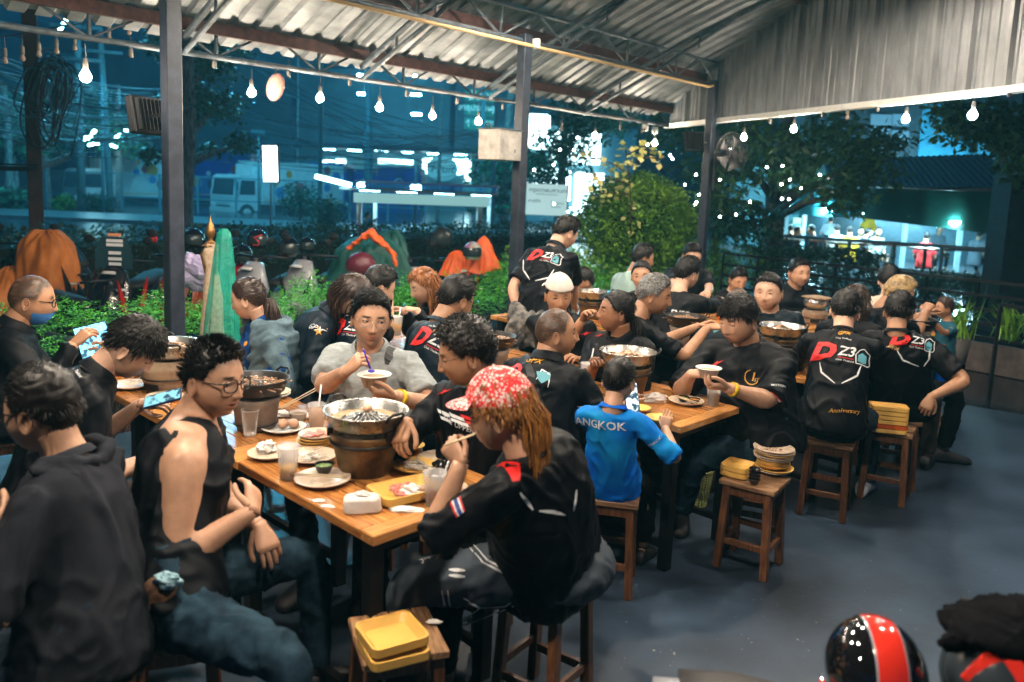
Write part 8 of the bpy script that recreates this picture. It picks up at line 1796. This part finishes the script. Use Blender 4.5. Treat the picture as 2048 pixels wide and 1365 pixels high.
decal(K6, 628, 655, 'GPX', .045, M_whitep, -22, .4, .008); decal_poly(K6, 638, 594, [(0, .03), (.008, .008), (.028, .005), (.012, -.008), (.018, -.03), (0, -.015), (-.018, -.03), (-.012, -.008), (-.028, .005), (-.008, .008)], M_goldp, .8)
decal(K30, 1690, 822, 'Anniversary', .034, M_goldp, -3, .3, .0)
decal_poly(K28, 1590, 582, ZIG, M_redp, .9, 25)
decal_poly(K5, 492, 688, [(.014*math.cos(a), .014*math.sin(a)) for a in np.linspace(0, 6.0, 12)], M_goldp, 1)
decal_poly(K18, 1200, 672, ZIG, M_redp, .9, 5); decal_poly(K17, 1172, 668, ZIG, M_redp, 1.2, -5)
# tattoo patches on the forearm of K31 and colourful sleeve of K25
for (x, y, w_) in ((1452, 690, .05), (1440, 720, .045), (1432, 660, .05), (1446, 745, .04)):
    decal_poly(K25, x, y, [(-w_*.5, 0), (-w_*.2, w_*.6), (w_*.3, w_*.5), (w_*.5, -.1*w_), (0, -w_*.6)], [M_teap, M_redp, mat('print_lime', (.12, .4, .1)), M_bluep][int(x+y) % 4], 1, x)
# phones, tablet, bowls, spoons, chopsticks, cap, waist jacket, bags
M_phone = mat('phone_body', (.01, .02, .06), .25); M_scr = mat('phone_screen', (.3, .5, .6), .1, emit=2.2, ecol=(.55, .75, .85), scale=22, col2=(.03, .05, .08))
def scr_mat(nm, c, e): 
    m = mat(nm, (.02, .03, .04), .1, emit=e, ecol=c); t_ = m.node_tree; n = t_.nodes; b = n['Principled BSDF']; tc = n.new('ShaderNodeTexCoord'); no = n.new('ShaderNodeTexNoise'); no.inputs['Scale'].default_value = 30; cr = n.new('ShaderNodeValToRGB'); cr.color_ramp.elements[0].position = .42; cr.color_ramp.elements[0].color = (.02, .06, .09, 1); cr.color_ramp.elements[1].position = .52; cr.color_ramp.elements[1].color = (*c, 1)
    t_.links.new(tc.outputs['Object'], no.inputs[0]); t_.links.new(no.outputs[0], cr.inputs[0]); t_.links.new(cr.outputs[0], b.inputs['Emission Color']); return m
def slab(c, X, Y, w_, h_, th, lab, name, scr, cat='phone', grp=None):
    c = V(c); X = nrm(X); Y = nrm(V(Y)-X*(V(Y)@X)); Z = np.cross(X, Y); t = thing(name, c, lab, cat, grp); R_ = np.column_stack((X, Y, Z)); m = MB(); m.box(c, (w_, h_, th), R_, bev=.003); m.build('case', M_phone, t); m = MB(); m.box(c+Z*(th/2+.0006), (w_-.008, h_-.012, .001), R_); m.build('screen', scr, t); return t
slab(P(1263, 796, 3.80), RT*.95+D*.2, UP*.95+D*.35, .070, .150, .009, 'phone in a blue case showing a video, held up by the boy in blue', 'phone', scr_mat('scr_video', (.75, .85, .9), 1.6))
slab(P(326, 797, 3.22), RT*.95+UP*.25+D*.1, D*.75+UP*.55-RT*.1, .150, .072, .009, 'phone held flat by the bending teenager', 'phone', scr_mat('scr_game', (.25, .6, .7), 1.3))
slab(P(190, 686, 4.32), RT*.8+UP*.25+D*.5, UP*.9-RT*.15+D*.3, .165, .215, .008, 'tablet with a glowing blue screen held by the heavy man at the left', 'tablet', scr_mat('scr_tab', (.22, .72, .95), 2.6), 'tablet')
slab(P(777, 592, 4.85), RT*.6+D*.6, UP*.8+RT*.3, .07, .145, .008, 'black phone held by the hidden man behind the eating man', 'phone', M_darkbox)
slab(T(668, 812)+ZU*.02, RT, D+UP*.3, .075, .15, .012, 'black phone lying on the table in front of the man in grey', 'phone', M_darkbox)
def whitebowl(c, r_, h_, lab):
    t = thing('white_bowl', c, lab, 'bowl', 'white foam bowls'); m = MB(); c = V(c); m.lathe([(.001, 0), (r_*.62, 0), (r_*.92, h_*.93), (r_*1.08, h_), (r_*1.08, h_+.003), (r_*.9, h_+.002), (r_*.6, .006), (.001, .006)], 28, c); m.build('bowl', M_white, t); m = MB(); m.lathe([(r_*.85, h_*.8), (.001, h_*.83)], 20, c); m.build('soup', M_broth, t); return t
whitebowl(P(748, 768, 3.36)-ZU*.012, .066, .052, 'white foam bowl held by the man in the grey tee'); whitebowl(P(1416, 756, 4.02)-ZU*.0, .060, .05, 'white foam bowl held by the big man in black')
def spoon(a, b, lab): m = MB(); a = V(a); b = V(b); m.tube([a, a*.6+b*.4, b], [.004, .003, .005], 6); m.sphere(b+(b-a)*.12, (.016, .016, .006), 10, 6); tag(m.build('soup_spoon', mat('violet_plastic', (.06, .02, .45), .25)), lab, 'spoon', 'violet plastic spoons')
spoon(P(726, 698, 3.33), P(741, 738, 3.34), 'violet plastic spoon dipping into the bowl of the man in grey'); spoon(P(1405, 742, 4.03), P(1421, 748, 4.0), 'violet plastic spoon in the hand of the big man in black')
sticks(P(888, 892, 2.36), P(950, 868, 2.33), 'chopsticks held up by the woman in the red cap', .008)
# wristbands
for K, sd in ((K11, -1), (K26, -1)):
    S_, E_, W_ = K['arms'][sd]; m = MB(); d = nrm(W_-E_); m.tube([W_-d*.055, W_-d*.035], .034*K['sc'], 18); m.build('wristband', M_yband, K['root'])
# caps
def cap(K, mt, back=False, grow=.012, brim=None, tilt=0):
    v0, F2, _, _, su0 = head_shape(72, 72, .2, .5, 0); el = su0[:, 2]; m = MB(); azh = np.arctan2(su0[:, 0], su0[:, 1]); th = grow+.016*np.clip(el, 0, 1); line = (.40 if back else .22)+.10*np.cos(azh)*(-1 if back else 1)
    mk = np.clip((el-line)/.05, 0, 1); vv = v0+su0*(th*mk-.004*(1-mk))[:, None]; keep = [q for q in F2 if all(mk[j] > .02 for j in q)]
    m.add([K['hw'](p) for p in vv], keep, 0, True); o = m.build('cap_crown', mt, K['root'])
    m = MB(); vs = []; sg = -1 if back else 1
    for i in range(6):
        f = i/5
        for j in range(15):
            a = math.radians(-58+116*j/14); r_ = .088+.012+.065*f*math.cos(a*1.25)**.6 if abs(a*1.25) < 1.57 else .1; vs.append(K['hw']((r_*math.sin(a)*.86, sg*(r_*math.cos(a)*1.02), .052-.010*f-.012*(1-math.cos(a*1.6))*f+.012)))
    m.add(vs, [(i*15+j, i*15+j+1, (i+1)*15+j+1, (i+1)*15+j) for i in range(5) for j in range(14)], 0, True); o = m.build('cap_brim', brim or mt, K['root'])
    m = MB(); m.sphere(K['hw']((0, -.005, .118+grow+.014)), .007, 8, 6); m.build('cap_button', mt, K['root'])
M_rcap = mat('red_printed_cap', (.72, .02, .025), .7); nt_ = M_rcap.node_tree; tc = nt_.nodes.new('ShaderNodeTexCoord'); vo = nt_.nodes.new('ShaderNodeTexVoronoi'); vo.inputs['Scale'].default_value = 80; vo.feature = 'DISTANCE_TO_EDGE'; no = nt_.nodes.new('ShaderNodeTexNoise'); no.inputs['Scale'].default_value = 52; no.inputs['Detail'].default_value = 4
mlt = nt_.nodes.new('ShaderNodeMath'); mlt.operation = 'ADD'; cr = nt_.nodes.new('ShaderNodeValToRGB'); cr.color_ramp.interpolation = 'CONSTANT'; cr.color_ramp.elements[0].color = (.70, .015, .02, 1); cr.color_ramp.elements[1].position = .665; cr.color_ramp.elements[1].color = (.78, .62, .60, 1)
nt_.links.new(tc.outputs['Object'], vo.inputs[0]); nt_.links.new(tc.outputs['Object'], no.inputs[0]); nt_.links.new(vo.outputs['Distance'], mlt.inputs[0]); nt_.links.new(no.outputs[0], mlt.inputs[1]); nt_.links.new(mlt.outputs[0], cr.inputs[0]); nt_.links.new(cr.outputs[0], nt_.nodes['Principled BSDF'].inputs['Base Color'])
cap(K14, M_rcap); cap(K17, mat('white_cap', (.62, .57, .52), .8, var=.08, scale=40), back=True)
# jacket tied round the waist of the standing man
m = MB(); 
for k in range(5): m.tube([K15['Pv']+V((.20*math.sin(a), .17*math.cos(a), .06-.05*k+.02*math.sin(a*3+k))) for a in np.linspace(-3.1, 3.1, 26)], .04, 8)
m.tube([K15['Pv']+V((-.16, -.16, .05)), K15['Pv']+V((-.22, -.18, -.12)), K15['Pv']+V((-.20, -.18, -.30))], [.05, .06, .04], 10)
v_, f_, n2 = remeshed(m, .016, 3); v_ = folds(v_, n2, .02, 10, 9); link('tied_jacket', meshdata('tied_jacket', v_, f_.astype(np.int32), [mat('camouflage', (.03, .035, .04), .8, scale=22, col2=(.20, .18, .16), detail=2)], None, True), K15['root'])
# belt bag and tissue behind the man in the tank top
c = P(318, 1205, 2.33); t = thing('waist_bag', c, 'brown patterned bag hanging behind the man in the tank top', 'bag'); m = MB(); R_ = roty(math.radians(12)) @ rotz(.5); m.sphere((0, 0, 0), 1, 20, 14); vs = []
for v in m.v: p = V(v); q_ = np.sign(p)*np.abs(p)**.6; vs.append(tuple(R_@(q_*V((.055, .035, .075)))+c))
m.v = vs; m.build('body', mat('brown_print', (.05, .022, .012), .7, scale=30, col2=(.20, .10, .05), detail=2, bump=.2), t); crumple(c+V((.035, -.02, .06)), .028, 'pale blue crumpled wet wipe on the brown bag', 71, (1.3, .7, .8), mat('wet_wipe', (.30, .50, .58), .6))
# water bottle of the little boy
m = MB(); c = P(1856, 628, 6.22); m.tube([c, c+V((-.02, 0, -.05)), c+V((-.05, 0, -.12))], [.010, .028, .03], 12); tag(m.build('water_bottle', mat('clear_bottle', (.55, .75, .85), .08, alpha=.5)), 'clear water bottle the little boy is drinking from', 'bottle')
# ------------------------------------------------------------------ people across the yard
M_bgs = [mat('bgshirt_%d' % i, c, .8) for i, c in enumerate([(.05, .05, .06), (.45, .50, .50), (.75, .42, .02), (.02, .02, .03), (.60, .02, .02), (.30, .35, .40), (.65, .68, .68), (.10, .14, .18)])]
BGP = [(1540, 462, 21.5, 3, 'black top at the left end of the restaurant'), (1582, 458, 21, 4, 'red jacket beside the first column'), (1596, 462, 20.5, 7, 'striped top beside the first column'), (1623, 460, 20.5, 3, 'black tee seated alone left of centre'), (1674, 458, 20.8, 6, 'white top seated near the yellow shirt'), (1700, 462, 20.5, 2, 'yellow top seated at the middle table'), (1722, 464, 21, 5, 'grey top right of the yellow shirt'), (1737, 466, 20.5, 3, 'black top right of the yellow shirt'), (1757, 464, 20.5, 5, 'grey jacket at the middle table'), (1853, 474, 19.5, 4, 'red tee leaning on the right table'), (1880, 460, 22, 7, 'patterned shirt standing behind the right table'), (1960, 470, 21, 7, 'black and white striped shirt at the right table'), (1990, 472, 21.5, 0, 'dark top near the right column')]
for i, (x, y, d_, c_, lab) in enumerate(BGP):
    person('b%02d' % i, 'distant diner in a '+lab, P(x, y, d_), [170, 20, 120, -60, 10, 15, 200, 100, 180, 30, 185, 60, 200][i], seat=.25, skin='tan', hair='short', shirt=M_bgs[c_], sleeve='short', trousers=M_blackp, lod=0, cat='person', group='distant diners across the yard', stool_=False, sc=.95)
person('b20', 'distant woman in a white top and jeans standing at the right edge of the restaurant', P(2027, 452, 21.5), 20, stand=True, skin='tan', hair='long', shirt=M_bgs[6], sleeve='short', trousers=M_denim, lod=0, cat='woman', group='distant diners across the yard', stool_=False, sc=.95, fem=.5)
person('b21', 'distant person standing behind the white clad diners', P(1661, 440, 23), 10, stand=True, skin='tan', hair='short', shirt=M_bgs[5], sleeve='short', trousers=M_blackp, lod=0, cat='person', group='distant diners across the yard', stool_=False, sc=.95)
drape('yellow_coat', 1740, 432, 24, 'yellow coat hanging in the restaurant across the yard', 'coat', M_bgs[2], .22, .15, .45, 0, 3, 5)
K90 = person('b22', 'distant rider on a small motorbike passing the bus shelter', P(735, 432, 26.5), 80, pelvis=None, seat=.15, skin='tan', hair='short', shirt=M_bgs[7], sleeve='short', trousers=M_denim, lod=0, cat='person', group='distant diners across the yard', stool_=False, sc=1.0)
